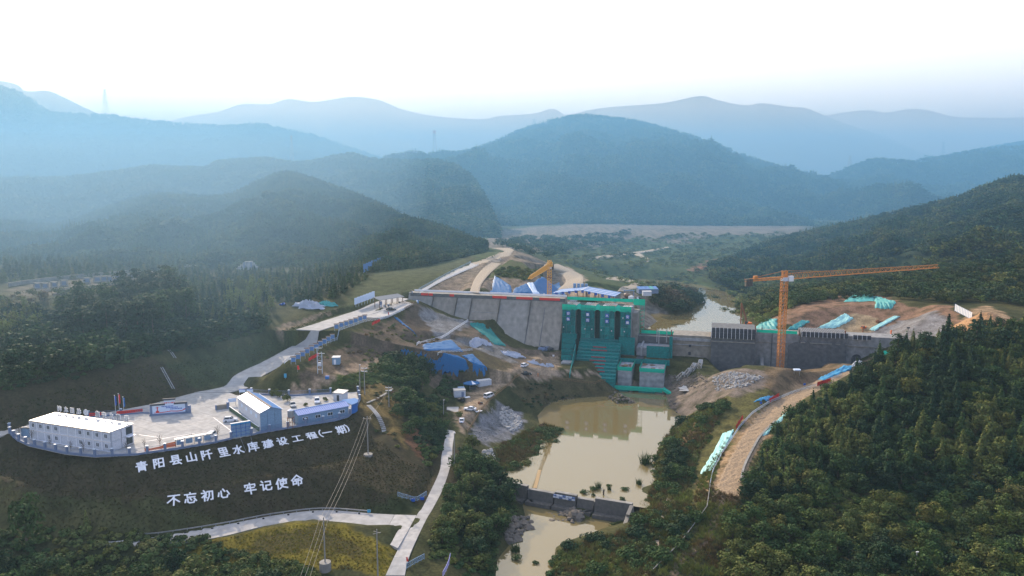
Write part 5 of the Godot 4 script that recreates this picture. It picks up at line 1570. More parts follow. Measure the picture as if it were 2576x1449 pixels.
	for q in [[wl * 0.19, wl * 0.42, 3.6], [wl * 0.84, wl * 0.38, 3.6], [wl * 0.52, wl * 0.36, 5.1]]:
		var s := Shape.new()
		s.hexa([v3(q[0] - q[1] * 0.5, q[2] - 0.2, 0.6), v3(q[0] + q[1] * 0.5, q[2] - 0.2, 0.6), v3(q[0] + q[1] * 0.5, q[2] - 0.2, -0.6), v3(q[0] - q[1] * 0.5, q[2] - 0.2, -0.6), v3(q[0] - q[1] * 0.5, q[2] + 0.3, 0.15), v3(q[0] + q[1] * 0.5, q[2] + 0.3, 0.15), v3(q[0] + q[1] * 0.5, q[2] + 0.3, -0.15), v3(q[0] - q[1] * 0.5, q[2] + 0.3, -0.15)])
		piece("coping", s.done(), M.formwork, wall)
	var title := ["大", "学", "习", "大", "提", "升"]
	for k in 6: piece("character", glyph(title[k], 0.5, 0.03, Transform3D(Basis(), v3(wl * 0.52 + (k - 2.5) * 0.58, 4.0, 0.2))), M.red, wall)
	var art := Shape.new()
	for q in [[0.8, 0.8, 3.2, 0.95], [1.4, 0.95, 2.4, 1.5], [1.75, 1.5, 2.05, 2.9], [1.4, 2.5, 2.4, 2.65]]:
		art.box(v3((q[0] + q[2]) * 0.5, (q[1] + q[3]) * 0.5, 0.215), v3(q[2] - q[0], q[3] - q[1], 0.02))
	var rib := [v2(2.4, 0.85), v2(4.2, 0.95), v2(6.0, 1.15), v2(7.8, 0.95), v2(9.2, 1.0), v2(10.6, 1.6), v2(11.2, 1.55)]
	for k in 6: art.quad(v3(rib[k].x, rib[k].y - 0.1, 0.22), v3(rib[k + 1].x, rib[k + 1].y - 0.1, 0.22), v3(rib[k + 1].x, rib[k + 1].y + (0.3 if k > 3 else 0.14), 0.22), v3(rib[k].x, rib[k].y + 0.14, 0.22))
	piece("red_ornament", art.done(), M.red, wall)
	art = Shape.new()
	for r in 3:
		for k in 8: art.box(v3(3.4 + r * 1.3 + k * 0.46, 2.85 - r * 0.5, 0.215), v3(0.34, 0.32, 0.03))
	piece("lettering", art.done(), M.sign_blue, wall)
	# flagpoles
	for q in [[v3(-130.97, 0.1, -253.01), 6.0, "sign_blue", "left flagpole of three, its blue flag hanging limp"], [v3(-129.69, 0.1, -253.01), 6.6, "red", "tallest flagpole of three, in the middle with a red flag"], [v3(-128.07, 0.1, -252.71), 5.6, "blue_roof", "right flagpole of three, beside the red banner, with a blue flag"]]:
		var f := thing("flagpole", q[3], "flagpole", q[0], 0.0, "flagpoles on the plaza")
		var s := Shape.new()
		s.tube(Vector3.ZERO, v3(0, q[1], 0), 0.07, 0.05, 8)
		s.box(v3(0, q[1], 0), v3(0.2, 0.2, 0.2))
		piece("pole", s.done(), M.white, f)
		s = Shape.new()
		for k in 6:
			var y: float = q[1] - 0.3 - k * 0.5
			s.quad(v3(0.06, y - 0.5, 0.02), v3(0.55 + 0.1 * sin(k * 1.0), y - 0.65, 0.22 * sin(k * 1.3)), v3(0.5 + 0.1 * sin(k - 1.0), y - 0.15, 0.22 * sin((k - 1) * 1.3)), v3(0.06, y, 0.02))
		piece("flag", s.done(), M[q[2]], f)
	var gp := thing("gate_wall", "low tan stone name wall beside the plaza entrance", "wall", v3(-98.95, 0.1, -256.76), bearing(v3(-98.95, 0.1, -256.76), v3(-95.6, 0.1, -258.36)))
	box_piece("stone", v3(1.6, 0.75, 0), v3(3.2, 1.5, 0.7), M.concrete_a, gp)
	box_piece("pillar", v3(3.6, 1.1, 0), v3(0.9, 2.2, 0.9), M.fence_grey, gp)
	box_piece("pillar", v3(-0.2, 0.8, 0), v3(0.5, 1.7, 0.8), M.fence_grey, gp)
	var bb := thing("notice_board", "grey-blue board on legs behind the gate wall", "notice board", v3(-96.43, 0.1, -260.95), 0.5)
	box_piece("panel", v3(1.2, 1.9, 0), v3(2.6, 1.3, 0.12), M.print_pale, bb)
	for x in [0.1, 2.3]: box_piece("post", v3(x, 1.2, -0.1), v3(0.12, 2.4, 0.12), M.steel, bb)
	for q in [[v3(-96.52, 1, -271.87), "left of the two small notice boards above the hut with a blue roof"], [v3(-93.98, 1, -272.22), "right of the two small notice boards above the hut with a blue roof"]]:
		var b := thing("notice_board", q[1], "notice board", q[0], 0.1)
		box_piece("panel", v3(1.1, 1.3, 0), v3(2.2, 0.9, 0.1), M.print_pale, b)
		box_piece("header", v3(1.1, 1.85, 0), v3(2.3, 0.2, 0.14), M.sign_blue, b)
		for x in [0.1, 2.1]: box_piece("post", v3(x, 0.8, -0.06), v3(0.1, 1.9, 0.1), M.steel, b)
	# billboard seen from behind
	var ba := v3(-83.63, 0.1, -227.42)
	var bc := v3(-78.91, 0.1, -230.47)
	var bl := ba.distance_to(bc)
	var bo := thing("billboard", "tall blue billboard seen from behind at the plateau edge", "billboard", ba, bearing(ba, bc))
	box_piece("board", v3(bl * 0.5, 2.2, -0.35), v3(bl, 4.4, 0.3), M.blue_wall, bo)
	box_piece("top_edge", v3(bl * 0.5, 4.45, -0.35), v3(bl + 0.2, 0.16, 0.5), M.white, bo)
	var bf := Shape.new()
	for k in 5: bf.box(v3(bl * k / 4.0, 2.2, -0.12), v3(0.09, 4.2, 0.09))
	for k in 4: bf.box(v3(bl * 0.5, 0.6 + k * 1.1, -0.08), v3(bl, 0.08, 0.08))
	piece("frame", bf.done(), M.sign_blue, bo)
	box_piece("side_trim", v3(bl * 0.5, 4.1, -0.17), v3(bl, 0.5, 0.06), M.tarp_sky, bo)
	for q in [[v3(-81.81, 1.5, -228.11), v3(-78.75, -3, -225), "thin pale stay wire below the billboard's left half"], [v3(-79.6, 1.5, -231.24), v3(-78.02, -1, -228.36), "thin pale stay wire below the billboard's right edge"]]:
		var s := Shape.new()
		s.bar(q[0], q[1], 0.05)
		tag(piece("stay_wire", s.done(), M.steel), q[2], "wire")
	gable_hut()
	long_hut()
	# tank tower
	var tk := thing("water_tank", "white water tank on a dark steel stand between the two blue-roofed huts", "water tank", v3(-68.72, 0.1, -237.64))
	for q in [[-0.8, -0.8], [0.8, -0.8], [0.8, 0.8], [-0.8, 0.8]]: box_piece("leg", v3(q[0], 1.7, q[1]), v3(0.16, 3.4, 0.16), M.rust, tk)
	var ts := Shape.new()
	for k in 3: ts.box(v3(0, 0.8 + k * 1.25, 0.82), v3(1.7, 0.1, 0.08))
	ts.box(v3(0, 3.4, 0), v3(1.9, 0.12, 1.9))
	ts.bar(v3(-0.8, 0.2, 0.85), v3(0.8, 3.3, 0.85), 0.09)
	piece("stand", ts.done(), M.rust, tk)
	ts = Shape.new()
	ts.tube(v3(0, 3.46, 0), v3(0, 5.6, 0), 0.95, 0.95, 16)
	piece("tank", ts.done(), M.steel, tk)
	ts = Shape.new()
	ts.tube(v3(0, 5.6, 0), v3(0, 6.0, 0), 0.97, 0.3, 16)
	piece("lid", ts.done(), M.white, tk)
	# pump shed
	var pa := v3(-62.24, 0.1, -267.65)
	var ps := thing("shed", "small white shed with a dark doorway at the yard's far corner", "shed", pa, bearing(pa, v3(-58.22, 0.1, -266.28)))
	box_piece("wall", v3(1.9, 1.4, -1.6), v3(3.8, 2.8, 3.2), M.panel, ps)
	var pr := Shape.new()
	pr.hexa([v3(-0.3, 2.75, 0.3), v3(4.1, 2.75, 0.3), v3(4.1, 3.1, -3.5), v3(-0.3, 3.1, -3.5), v3(-0.3, 2.87, 0.3), v3(4.1, 2.87, 0.3), v3(4.1, 3.22, -3.5), v3(-0.3, 3.22, -3.5)])
	piece("roof", pr.done(), M.steel, ps)
	box_piece("door", v3(1.8, 1.05, 0.02), v3(0.95, 2.1, 0.06), M.formwork, ps)
	# parked cars on the plateau
	car("parked_car", "white hatchback parked on the plaza beside the green hedge wall", "suv", "car_white", v3(-89.88, 0.13, -243.99), deg_to_rad(-72))
	car("parked_car", "white car with dark windscreen parked behind the plaza's lower fence", "suv", "car_white", v3(-90.36, 0.13, -228.34), deg_to_rad(172))
	car("parked_car", "white car facing the camera in the yard below the railing", "suv", "car_white", v3(-67.39, 0.13, -265.16), deg_to_rad(196))
	car("parked_car", "silver car half hidden by shrubs behind the blue gable roof", "sedan", "car_silver", v3(-74.66, 0.13, -260.85), deg_to_rad(205))
	# hedge wall between plaza and hut
	var ha := v3(-94.33, 0.1, -255.82)
	var hb := v3(-77.64, 0.1, -234.13)
	var hw := thing("hedge_wall", "green mesh wall running along the gable hut's left side", "wall", ha, bearing(ha, hb))
	box_piece("mesh_panel", v3(ha.distance_to(hb) * 0.5, 0.7, 0), v3(ha.distance_to(hb), 1.4, 0.15), M.green_grey, hw)
	box_piece("cap", v3(ha.distance_to(hb) * 0.5, 1.45, 0), v3(ha.distance_to(hb), 0.1, 0.25), M.panel_frame, hw)

func fence(called: String, label: String, line: Array, every: float) -> void:
	var f := thing(called, label, "fence")
	var total := 0.0
	for i in line.size() - 1: total += line[i].distance_to(line[i + 1])
	var n := int(total / every)
	for k in n + 1:
		var p := along(line, float(k) / n)
		if k < n:
			var steps := 3
			for j in steps:
				var a := along(line, (k + float(j) / steps) / n)
				var b := along(line, (k + float(j + 1) / steps) / n)
				var s := Shape.new()
				s.bar(a + v3(0, 0.2, 0), b + v3(0, 0.2, 0), 0.3, 0.62)
				piece("base_wall", s.done(), M.fence_grey, f)
				s = Shape.new()
				s.bar(a + v3(0, 0.75, 0), b + v3(0, 0.75, 0), 0.05)
				s.bar(a + v3(0, 1.75, 0), b + v3(0, 1.75, 0), 0.05)
				var m := int(a.distance_to(b) / 0.3)
				for i in m:
					var q := a.lerp(b, (i + 0.5) / m)
					s.box(q + v3(0, 1.2, 0), v3(0.035, 1.4, 0.035))
				piece("railing_panel", s.done(), M.fence_grey, f)
		var pl := Shape.new()
		pl.box(p + v3(0, 1.0, 0), v3(0.55, 2.2, 0.55))
		var pp := piece("pillar", pl.done(), M.fence_grey, f)
		pl = Shape.new()
		pl.box(p + v3(0, 2.16, 0), v3(0.75, 0.14, 0.75))
		piece("cap", pl.done(), M.fence_pale, pp)

func gable_hut() -> void:
	var h := thing("gable_hut", "tall pale blue hut with blue gable roof and orange-brown ridge", "hut", v3(-76.91, 0.1, -233.6) + v3(0, 0.02, 0), deg_to_rad(36.4))
	var W := 6.7
	var D := 21.0
	var H := 6.0
	for k in 10:
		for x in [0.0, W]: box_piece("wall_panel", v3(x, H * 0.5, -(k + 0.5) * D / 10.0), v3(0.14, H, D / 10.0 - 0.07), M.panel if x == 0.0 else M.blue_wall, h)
	for k in 3: box_piece("wall_panel", v3((k + 0.5) * W / 3.0, H * 0.5, 0), v3(W / 3.0 - 0.07, H, 0.14), M.blue_wall, h)
	for z in [0.0, -D]:
		var g := Shape.new()
		g.hexa([v3(0, H, z + 0.06), v3(W, H, z + 0.06), v3(W, H, z - 0.06), v3(0, H, z - 0.06), v3(W * 0.5 - 0.1, H + 1.2, z + 0.06), v3(W * 0.5 + 0.1, H + 1.2, z + 0.06), v3(W * 0.5 + 0.1, H + 1.2, z - 0.06), v3(W * 0.5 - 0.1, H + 1.2, z - 0.06)])
		piece("gable", g.done(), M.blue_wall, h)
	box_piece("wall_core", v3(W * 0.5, H * 0.5, -D * 0.5), v3(W - 0.3, H - 0.1, D - 0.3), M.formwork, h)
	for k in 18:
		var z0 := 0.35 - k * (D + 0.7) / 18.0
		var z1 := z0 - (D + 0.7) / 18.0 + 0.03
		for side in [-1, 1]:
			var s := Shape.new()
			var e: float = W * 0.5 + side * (W * 0.5 + 0.35)
			var xs := [minf(e, W * 0.5), maxf(e, W * 0.5)]
			var ya := H - 0.1 if side < 0 else H + 1.25
			var yb := H + 1.25 if side < 0 else H - 0.1
			s.hexa([v3(xs[0], ya, z0), v3(xs[1], yb, z0), v3(xs[1], yb, z1), v3(xs[0], ya, z1), v3(xs[0], ya + 0.08, z0), v3(xs[1], yb + 0.08, z0), v3(xs[1], yb + 0.08, z1), v3(xs[0], ya + 0.08, z1)])
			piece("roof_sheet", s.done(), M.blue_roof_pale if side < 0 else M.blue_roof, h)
	box_piece("ridge_cap", v3(W * 0.5, H + 1.36, -D * 0.5), v3(0.7, 0.1, D + 0.8), M.dirt_pale, h)
	for x in [-0.3, W + 0.3]: box_piece("gutter", v3(x, H - 0.02, -D * 0.5), v3(0.16, 0.12, D + 0.7), M.panel_frame, h)
	for k in 4: box_piece("window", v3(-0.08, 4.2, -3.5 - k * 4.6), v3(0.06, 1.1, 1.5), M.print_pale, h)

func long_hut() -> void:
	var h := thing("long_hut", "long low pale blue hut with ribbed blue-white roof at the plateau edge", "hut", v3(-67.05, 0.1, -240.12), deg_to_rad(37.1))
	var W := 17.0
	var H := 3.3
	for k in 6: box_piece("wall_panel", v3((k + 0.5) * W / 6.0, H * 0.5, 0), v3(W / 6.0 - 0.06, H, 0.14), M.blue_wall, h)
	for x in [0.0, W]: box_piece("wall_panel", v3(x, H * 0.5, -2.8), v3(0.14, H, 5.6), M.blue_wall, h)
	box_piece("wall_core", v3(W * 0.5, H * 0.5, -2.8), v3(W - 0.2, H - 0.05, 5.4), M.panel, h)
	for k in 26:
		var x0 := -0.3 + k * (W + 0.6) / 26.0
		var x1 := x0 + (W + 0.6) / 26.0 - 0.08
		for q in [[0.5, H - 0.1, -2.8, H + 0.9], [-2.8, H + 0.9, -6.2, H - 0.1]]:
			var s := Shape.new()
			s.hexa([v3(x0, q[1], q[0]), v3(x1, q[1], q[0]), v3(x1, q[3], q[2]), v3(x0, q[3], q[2]), v3(x0, q[1] + 0.09, q[0]), v3(x1, q[1] + 0.09, q[0]), v3(x1, q[3] + 0.09, q[2]), v3(x0, q[3] + 0.09, q[2])])
			piece("roof_sheet", s.done(), M.blue_roof_pale, h)
	var under := Shape.new()
	under.hexa([v3(-0.3, H - 0.16, 0.5), v3(W + 0.3, H - 0.16, 0.5), v3(W + 0.3, H + 0.84, -2.8), v3(-0.3, H + 0.84, -2.8), v3(-0.3, H - 0.1, 0.48), v3(W + 0.3, H - 0.1, 0.48), v3(W + 0.3, H + 0.89, -2.8), v3(-0.3, H + 0.89, -2.8)])
	under.hexa([v3(-0.3, H + 0.84, -2.8), v3(W + 0.3, H + 0.84, -2.8), v3(W + 0.3, H - 0.16, -6.2), v3(-0.3, H - 0.16, -6.2), v3(-0.3, H + 0.89, -2.8), v3(W + 0.3, H + 0.89, -2.8), v3(W + 0.3, H - 0.11, -6.2), v3(-0.3, H - 0.11, -6.2)])
	piece("roof_deck", under.done(), M.blue_roof, h)
	box_piece("ridge_cap", v3(W * 0.5, H + 1.0, -2.8), v3(W + 0.6, 0.07, 0.4), M.blue_roof, h)
	for k in 4: window_in(h, v3(2.2 + k * 4.2, 1.75, 0.08), 1.7, 1.0)
	var s := Shape.new()        # fan-shaped lean-to at the right end
	var c := v3(W + 0.3, H + 0.5, -6.0)
	for k in 6:
		var a0 := deg_to_rad(78.0 - k * 15.0)
		var a1 := deg_to_rad(78.0 - (k + 1) * 15.0)
		s.tri(c, c + v3(cos(a0) * 5.6, -0.6, sin(a0) * 5.6), c + v3(cos(a1) * 5.6, -0.6, sin(a1) * 5.6))
		s.tri(c - v3(0, 0.1, 0), c + v3(cos(a1) * 5.6, -0.7, sin(a1) * 5.6), c + v3(cos(a0) * 5.6, -0.7, sin(a0) * 5.6))
	piece("fan_roof", s.done(), M.blue_roof, h)
	s = Shape.new()
	for k in 6:
		var a0 := deg_to_rad(78.0 - k * 15.0)
		var a1 := deg_to_rad(78.0 - (k + 1) * 15.0)
		var p := c + v3(cos(a0) * 5.4, -0.75, sin(a0) * 5.4)
		var q := c + v3(cos(a1) * 5.4, -0.75, sin(a1) * 5.4)
		s.quad(v3(p.x, 0, p.z), v3(q.x, 0, q.z), q, p)
	piece("curved_wall", s.done(), M.blue_paint, h)

# -- white characters pegged to the grass slope
func slope_writing() -> void:
	var rows := [
		["青", v3(-103, -2.5, -210.8), v3(-102.01, -2.46, -211.34), v3(-103.38, -1.87, -211.7)],
		["阳", v3(-99.26, -2.3, -212.93), v3(-98.24, -2.26, -213.46), v3(-99.62, -1.67, -213.85)],
		["县", v3(-95.29, -2.15, -214.92), v3(-94.28, -2.14, -215.52), v3(-95.65, -1.51, -215.85)],
		["山", v3(-91.76, -2.09, -217.2), v3(-90.74, -2.09, -217.84), v3(-92.11, -1.45, -218.16)],
		["阡", v3(-88.26, -2.18, -219.24), v3(-87.22, -2.19, -219.89), v3(-88.6, -1.53, -220.23)],
		["里", v3(-84.27, -2.33, -221.84), v3(-83.28, -2.4, -222.68), v3(-84.62, -1.69, -222.9)],
		["水", v3(-80.97, -2.59, -224.58), v3(-79.89, -2.6, -225.27), v3(-81.29, -1.93, -225.6)],
		["库", v3(-77.34, -2.54, -227.07), v3(-76.25, -2.55, -227.81), v3(-77.65, -1.87, -228.12)],
		["建", v3(-73.74, -2.69, -229.82), v3(-72.61, -2.69, -230.53), v3(-74.03, -2.01, -230.88)],
		["设", v3(-70.04, -2.59, -231.93), v3(-68.86, -2.55, -232.54), v3(-70.39, -1.98, -233.24)],
		["工", v3(-66.05, -2.45, -234.09), v3(-64.85, -2.42, -234.75), v3(-66.48, -1.96, -235.76)],
		["程", v3(-62.24, -2.36, -236.44), v3(-61.04, -2.37, -237.17), v3(-62.66, -1.87, -238.17)],
		["(", v3(-60.02, -2.31, -238.14), v3(-58.81, -2.32, -238.9), v3(-60.37, -1.74, -239.68)],
		["一", v3(-58.11, -2.31, -239.46), v3(-56.89, -2.32, -240.24), v3(-58.42, -1.69, -240.87)],
		["期", v3(-54.31, -2.37, -242.12), v3(-53.1, -2.44, -243.08), v3(-54.56, -1.7, -243.41)],
		[")", v3(-52.53, -2.41, -243.88), v3(-51.31, -2.48, -244.85), v3(-52.8, -1.76, -245.28)],
		["不", v3(-90.44, -8.25, -201.38), v3(-89.4, -8.24, -201.72), v3(-90.76, -7.67, -202.21)],
		["忘", v3(-86.65, -8.4, -203.01), v3(-85.65, -8.45, -203.51), v3(-86.96, -7.81, -203.86)],
		["初", v3(-82.85, -8.53, -205), v3(-81.84, -8.58, -205.5), v3(-83.15, -7.94, -205.86)],
		["心", v3(-79.18, -8.64, -206.95), v3(-78.15, -8.68, -207.48), v3(-79.47, -8.04, -207.83)],
		["牢", v3(-72.95, -8.71, -210.24), v3(-71.89, -8.74, -210.8), v3(-73.19, -8.08, -211.07)],
		["记", v3(-69.19, -8.69, -212.36), v3(-68.08, -8.66, -212.83), v3(-69.42, -8.05, -213.2)],
		["使", v3(-65.17, -8.59, -213.72), v3(-64.02, -8.52, -214.12), v3(-65.38, -7.94, -214.56)],
		["命", v3(-61.19, -8.28, -215.2), v3(-60.03, -8.21, -215.6), v3(-61.39, -7.62, -216.05)],
	]
	for q in rows:
		var r: Vector3 = (q[2] - q[1]).normalized()
		var u: Vector3 = q[3] - q[1]
		u = (u - r * u.dot(r)).normalized()
		var b := Basis(r, u, r.cross(u))
		var o := piece("slope_character", glyph(q[0], 3.5, 0.12, Transform3D(), 0.9, 0.115), M.white)
		o.transform = Transform3D(b, q[1] + b.z * 0.28)
		var row := "upper" if q[0] in "青阳县山阡里水库建设工程(一期)" else "lower"
		var n := rows.find(q) if row == "upper" else rows.find(q) - 16
		var nth: String = ["first", "second", "third", "fourth", "fifth", "sixth", "seventh", "eighth", "ninth", "tenth", "eleventh", "twelfth", "thirteenth", "fourteenth", "fifteenth", "sixteenth"][clampi(n, 0, 15)]
		tag(o, "white character " + q[0] + " on the grass slope, " + nth + " from the left in the " + row + " line", "character", "white characters on the grass slope")

# -- along the roads
func roadside() -> void:
	# notice boards in a row on the verge of the dam road
	var a := v3(-81.92, 7.68, -289.54)
	var b := v3(-65.98, 13, -349.03)
	var proto: Node3D
	for k in 17:
		var p := along([a, v3(-74.43, 9.59, -325.98), b], k / 16.0)
		p.y = ground(p.x, p.z)
		var where := "nearest the camp" if k == 0 else ("farthest up the dam road" if k == 16 else "")
		var label := "blue notice board with a small dark roof in the row on the dam road's verge"
		if where != "": label = "blue notice board with a small dark roof, the one " + where
		if proto == null:
			proto = thing("verge_board", label, "notice board", p, 0.25, "notice boards along the dam road")
			box_piece("panel", v3(0, 1.75, 0), v3(1.5, 1.6, 0.1), M.blue_board, proto)
			box_piece("header", v3(0, 2.65, 0), v3(1.6, 0.22, 0.1), M.white, proto)
			for x in [-0.85, 0.85]: box_piece("post", v3(x, 1.4, -0.02), v3(0.12, 3.0, 0.12), M.fence_pale, proto)
			var s := Shape.new()
			s.hexa([v3(-1.1, 2.85, 0.4), v3(1.1, 2.85, 0.4), v3(1.1, 2.85, -0.4), v3(-1.1, 2.85, -0.4), v3(-1.1, 3.1, 0.08), v3(1.1, 3.1, 0.08), v3(1.1, 3.1, -0.08), v3(-1.1, 3.1, -0.08)])
			piece("roof", s.done(), M.brown_paint, proto)
		else: dup(proto, label, p, 0.25)
	# light steel fence at the top of the cut
	rail("verge_fence", "pale lattice fence along the outer verge of the dam road", [v3(-85.29, 1.9, -289.57), v3(-81.43, 3.9, -306.97), v3(-72.87, 6.4, -326.39), v3(-66.01, 9.3, -346.6), v3(-60.27, 11.5, -355.7), v3(-54.13, 13.2, -367.98), v3(-49.03, 14.7, -379.71)], 1.3, 2.0, M.fence_pale)
	for q in [[v3(-77.57, 7.45, -294.5), v3(-75.69, 7.76, -302.04), "red banner tied to the verge fence beside the lattice pole"], [v3(-61.87, 11.97, -343.2), v3(-59.9, 12.06, -352), "red banner tied to the verge fence near the gate shelter"]]:
		banner(q[0], q[1], 1.3, q[2])
	var fl := thing("flag", "pink-red flag drooping on the verge fence", "flag", v3(-78.99, 6.04, -284.21))
	box_piece("pole", v3(0, 1.2, 0), v3(0.08, 2.6, 0.08), M.steel, fl)
	box_piece("cloth", v3(0.3, 1.7, 0), v3(0.7, 1.5, 0.1), M.red, fl, Basis(v3(0, 0, 1), 0.15))
	var sg := thing("sign", "small bright blue sign at the lower end of the verge fence", "sign", v3(-82.86, 4.17, -281.71))
	box_piece("panel", v3(0, 1.2, 0), v3(0.9, 1.5, 0.1), M.tarp_sky, sg)
	box_piece("post", v3(0, 0.6, -0.05), v3(0.1, 1.4, 0.08), M.steel, sg)
	# lattice service pole and hut on the bare bank
	var lp := thing("lattice_pole", "tall lattice service pole standing below the verge fence", "pole", v3(-70.81, 5.42, -284.57))
	var s := Shape.new()
	for x in [-0.85, 0.85]: s.bar(v3(x, 0, 0), v3(x, 10.0 if x < 0.0 else 8.0, 0), 0.2)
	for k in 4:
		s.bar(v3(-0.85, 1.5 + k * 1.7, 0), v3(0.85, 1.5 + k * 1.7, 0), 0.1)
		s.bar(v3(-0.85, 1.5 + k * 1.7, 0), v3(0.85, 3.2 + k * 1.7, 0), 0.08)
	piece("mast", s.done(), M.fence_pale, lp)
	for y in [9.6, 7.6]: box_piece("crossarm", v3(-0.3 if y > 9.0 else 0.6, y, 0), v3(2.6, 0.14, 0.14), M.white, lp)
	box_piece("transformer", v3(0, 3.6, 0.3), v3(1.0, 1.2, 0.9), M.panel, lp)
	var hut := thing("hut", "small white box hut with flat white roof on the bare bank", "hut", v3(-68.88, 5.97, -296.12), bearing(v3(-68.88, 5.97, -296.12), v3(-66.59, 5.5, -296.28)))
	box_piece("wall", v3(1.4, 1.35, -1.5), v3(2.8, 2.7, 3.0), M.blue_wall, hut)
	box_piece("roof", v3(1.4, 2.76, -1.5), v3(3.1, 0.14, 3.3), M.roof_white, hut)
	box_piece("door", v3(1.0, 1.0, 0.03), v3(0.8, 1.9, 0.05), M.panel_frame, hut)
	var bx := thing("crate", "small blue crate in the grass near the lattice pole", "crate", v3(-67.76, 3.92, -282.67))
	box_piece("body", v3(0, 0.5, 0), v3(1.3, 1.0, 1.0), M.blue_roof, bx)
	box_piece("lid", v3(0, 1.03, 0), v3(1.36, 0.08, 1.06), M.sign_blue, bx)
	# gate shelter across the dam road
	var ga := Vector3.ZERO + v3(-63.99, 14.2, -377)
	var gb := v3(-54.98, 15.2, -387.6)
	var gs := thing("gate_shelter", "long gate shelter with grey-blue roof on brown posts over the dam road", "shelter", ga, bearing(ga, gb))
	var gl := ga.distance_to(gb) + 1.0
	for k in 5:
		for z in [-3.4, 0.0]: box_piece("post", v3(gl * k / 4.0, 2.1, z), v3(0.24, 4.2, 0.24), M.brown_paint, gs)
	for k in 8:
		var x0 := -0.5 + k * (gl + 1.0) / 8.0
		var x1 := x0 + (gl + 1.0) / 8.0 - 0.05
		var r := Shape.new()
		r.hexa([v3(x0, 3.9, 0.8), v3(x1, 3.9, 0.8), v3(x1, 4.9, -4.2), v3(x0, 4.9, -4.2), v3(x0, 4.05, 0.8), v3(x1, 4.05, 0.8), v3(x1, 5.05, -4.2), v3(x0, 5.05, -4.2)])
		piece("roof_sheet", r.done(), M.slate, gs)
	box_piece("sign", v3(0.9, 2.4, 0.1), v3(1.4, 1.7, 0.1), M.fence_grey, gs)
	for k in 3: box_piece("turnstile", v3(2.2 + k * 2.4, 0.55, -1.6), v3(1.5, 1.1, 0.3), M.panel, gs)
	box_piece("booth", v3(gl - 1.6, 0.8, -0.6), v3(0.8, 1.6, 0.8), M.formwork, gs)
	car("parked_car", "black saloon parked in front of the gate shelter", "sedan", "black_paint", v3(-57.83, 14, -372.61), deg_to_rad(-80))
	rail("gate_railing", "brown railing round the corner of the gate yard", [v3(-54.66, 15, -386.26), v3(-47.72, 15.1, -382.27), v3(-49.75, 14.5, -376.83), v3(-51.44, 14, -373.4)], 1.3, 1.6, M.brown_paint)
	rail("gate_railing", "thin white railing along the gate yard's outer edge", [v3(-60.23, 11.8, -355.47), v3(-57.23, 12.6, -362.46), v3(-51.44, 14, -373.4)], 1.1, 2.0, M.panel_frame)
	flagpost(v3(-57.39, 12.6, -361.01), "red flag on a short pole at the gate yard's edge", 2.6)
	var wa := v3(-76.52, 14.09, -379.26)
	var wb := v3(-69.11, 14.93, -393.64)
	var ws := thing("long_sign", "long blank white sign on legs above the dam road", "sign", wa, bearing(wa, wb))
	for k in 7:
		box_piece("panel", v3((k + 0.5) * wa.distance_to(wb) / 7.0, 3.1 + k * 0.22, 0), v3(wa.distance_to(wb) / 7.0 - 0.05, 3.2, 0.12), M.print_pale, ws)
		box_piece("post", v3((k + 0.5) * wa.distance_to(wb) / 7.0, 1.2 + k * 0.11, -0.1), v3(0.14, 3.2, 0.14), M.fence_pale, ws)
	var pa := v3(-88.4, 19.37, -472.56)
	var pb := v3(-82.32, 20.19, -522.98)
	for k in 10:
		var p := pa.lerp(pb, (k + (0.5 if k > 4 else 0.0)) / 9.5)
		p.y = ground(p.x, p.z)
		var t := thing("hillside_sign", "tall blue signboard in the row on the hillside above the dam road", "sign", p, 0.2, "blue signboards on the hillside")
		box_piece("board", v3(0, 3.2, 0), v3(2.0, 5.0, 0.15), M.blue_board, t)
		for x in [-0.8, 0.8]: box_piece("post", v3(x, 0.6, -0.1), v3(0.16, 2.4, 0.16), M.fence_pale, t)
	rail("road_railing", "white railing along the road climbing from the dam crest", [v3(-47.57, 17.2, -404.9), v3(-43.05, 18, -429.28), v3(-37.02, 19.2, -446.98), v3(-29.61, 20.3, -470.51), v3(-20.95, 21.7, -490.38)], 1.3, 2.5, M.panel_frame)
	rail("road_railing", "blue-grey barrier on the uphill side of the climbing road", [v3(-49.53, 17.2, -416.85), v3(-39.39, 19.2, -462.02), v3(-26.52, 21.7, -507.66)], 1.1, 3.0, M.blue_wall)
	# guard rail of the lower road
	var rl := [v3(-118.37, -13.8, -196.14), v3(-109.36, -13.8, -193.55), v3(-102.55, -13.8, -192.12), v3(-94.35, -13.8, -192.12), v3(-88.54, -13.8, -193.55), v3(-76.68, -13.8, -198.46), v3(-65.28, -13.8, -204.32), v3(-52.53, -13.8, -207.93), v3(-38.66, -13.8, -205.93)]
	var gr := thing("guard_rail", "steel guard rail curving along the lower road below the grass slope", "guard rail", Vector3.ZERO)
	var cr := curve(rl, 6)
	for k in 48:
		var p := along(cr, k / 48.0)
		var q := along(cr, (k + 1) / 48.0)
		var r := Shape.new()
		r.bar(p + v3(0, 0.62, 0), q + v3(0, 0.62, 0), 0.08, 0.3)
		piece("beam", r.done(), M.steel, gr)
		r = Shape.new()
		r.box(p + v3(0, 0.3, 0), v3(0.16, 0.9, 0.16))
		if k % 2 == 0: piece("post", r.done(), M.steel, gr)
	for k in 12:
		var p := along(cr, 0.1 + k * 0.078)
		var c := Shape.new()
		c.box(p + v3(0.3, 0.0, 1.0), v3(0.5, 0.5, 0.35))
		tag(piece("kerb_block", c.done(), M.rubber), "small dark drain block at the guard rail's foot", "block", "drain blocks along the guard rail")
	box_sign(v3(-39.17, -13.8, -205.75), "sky-blue end block of the guard rail", M.tarp_sky)
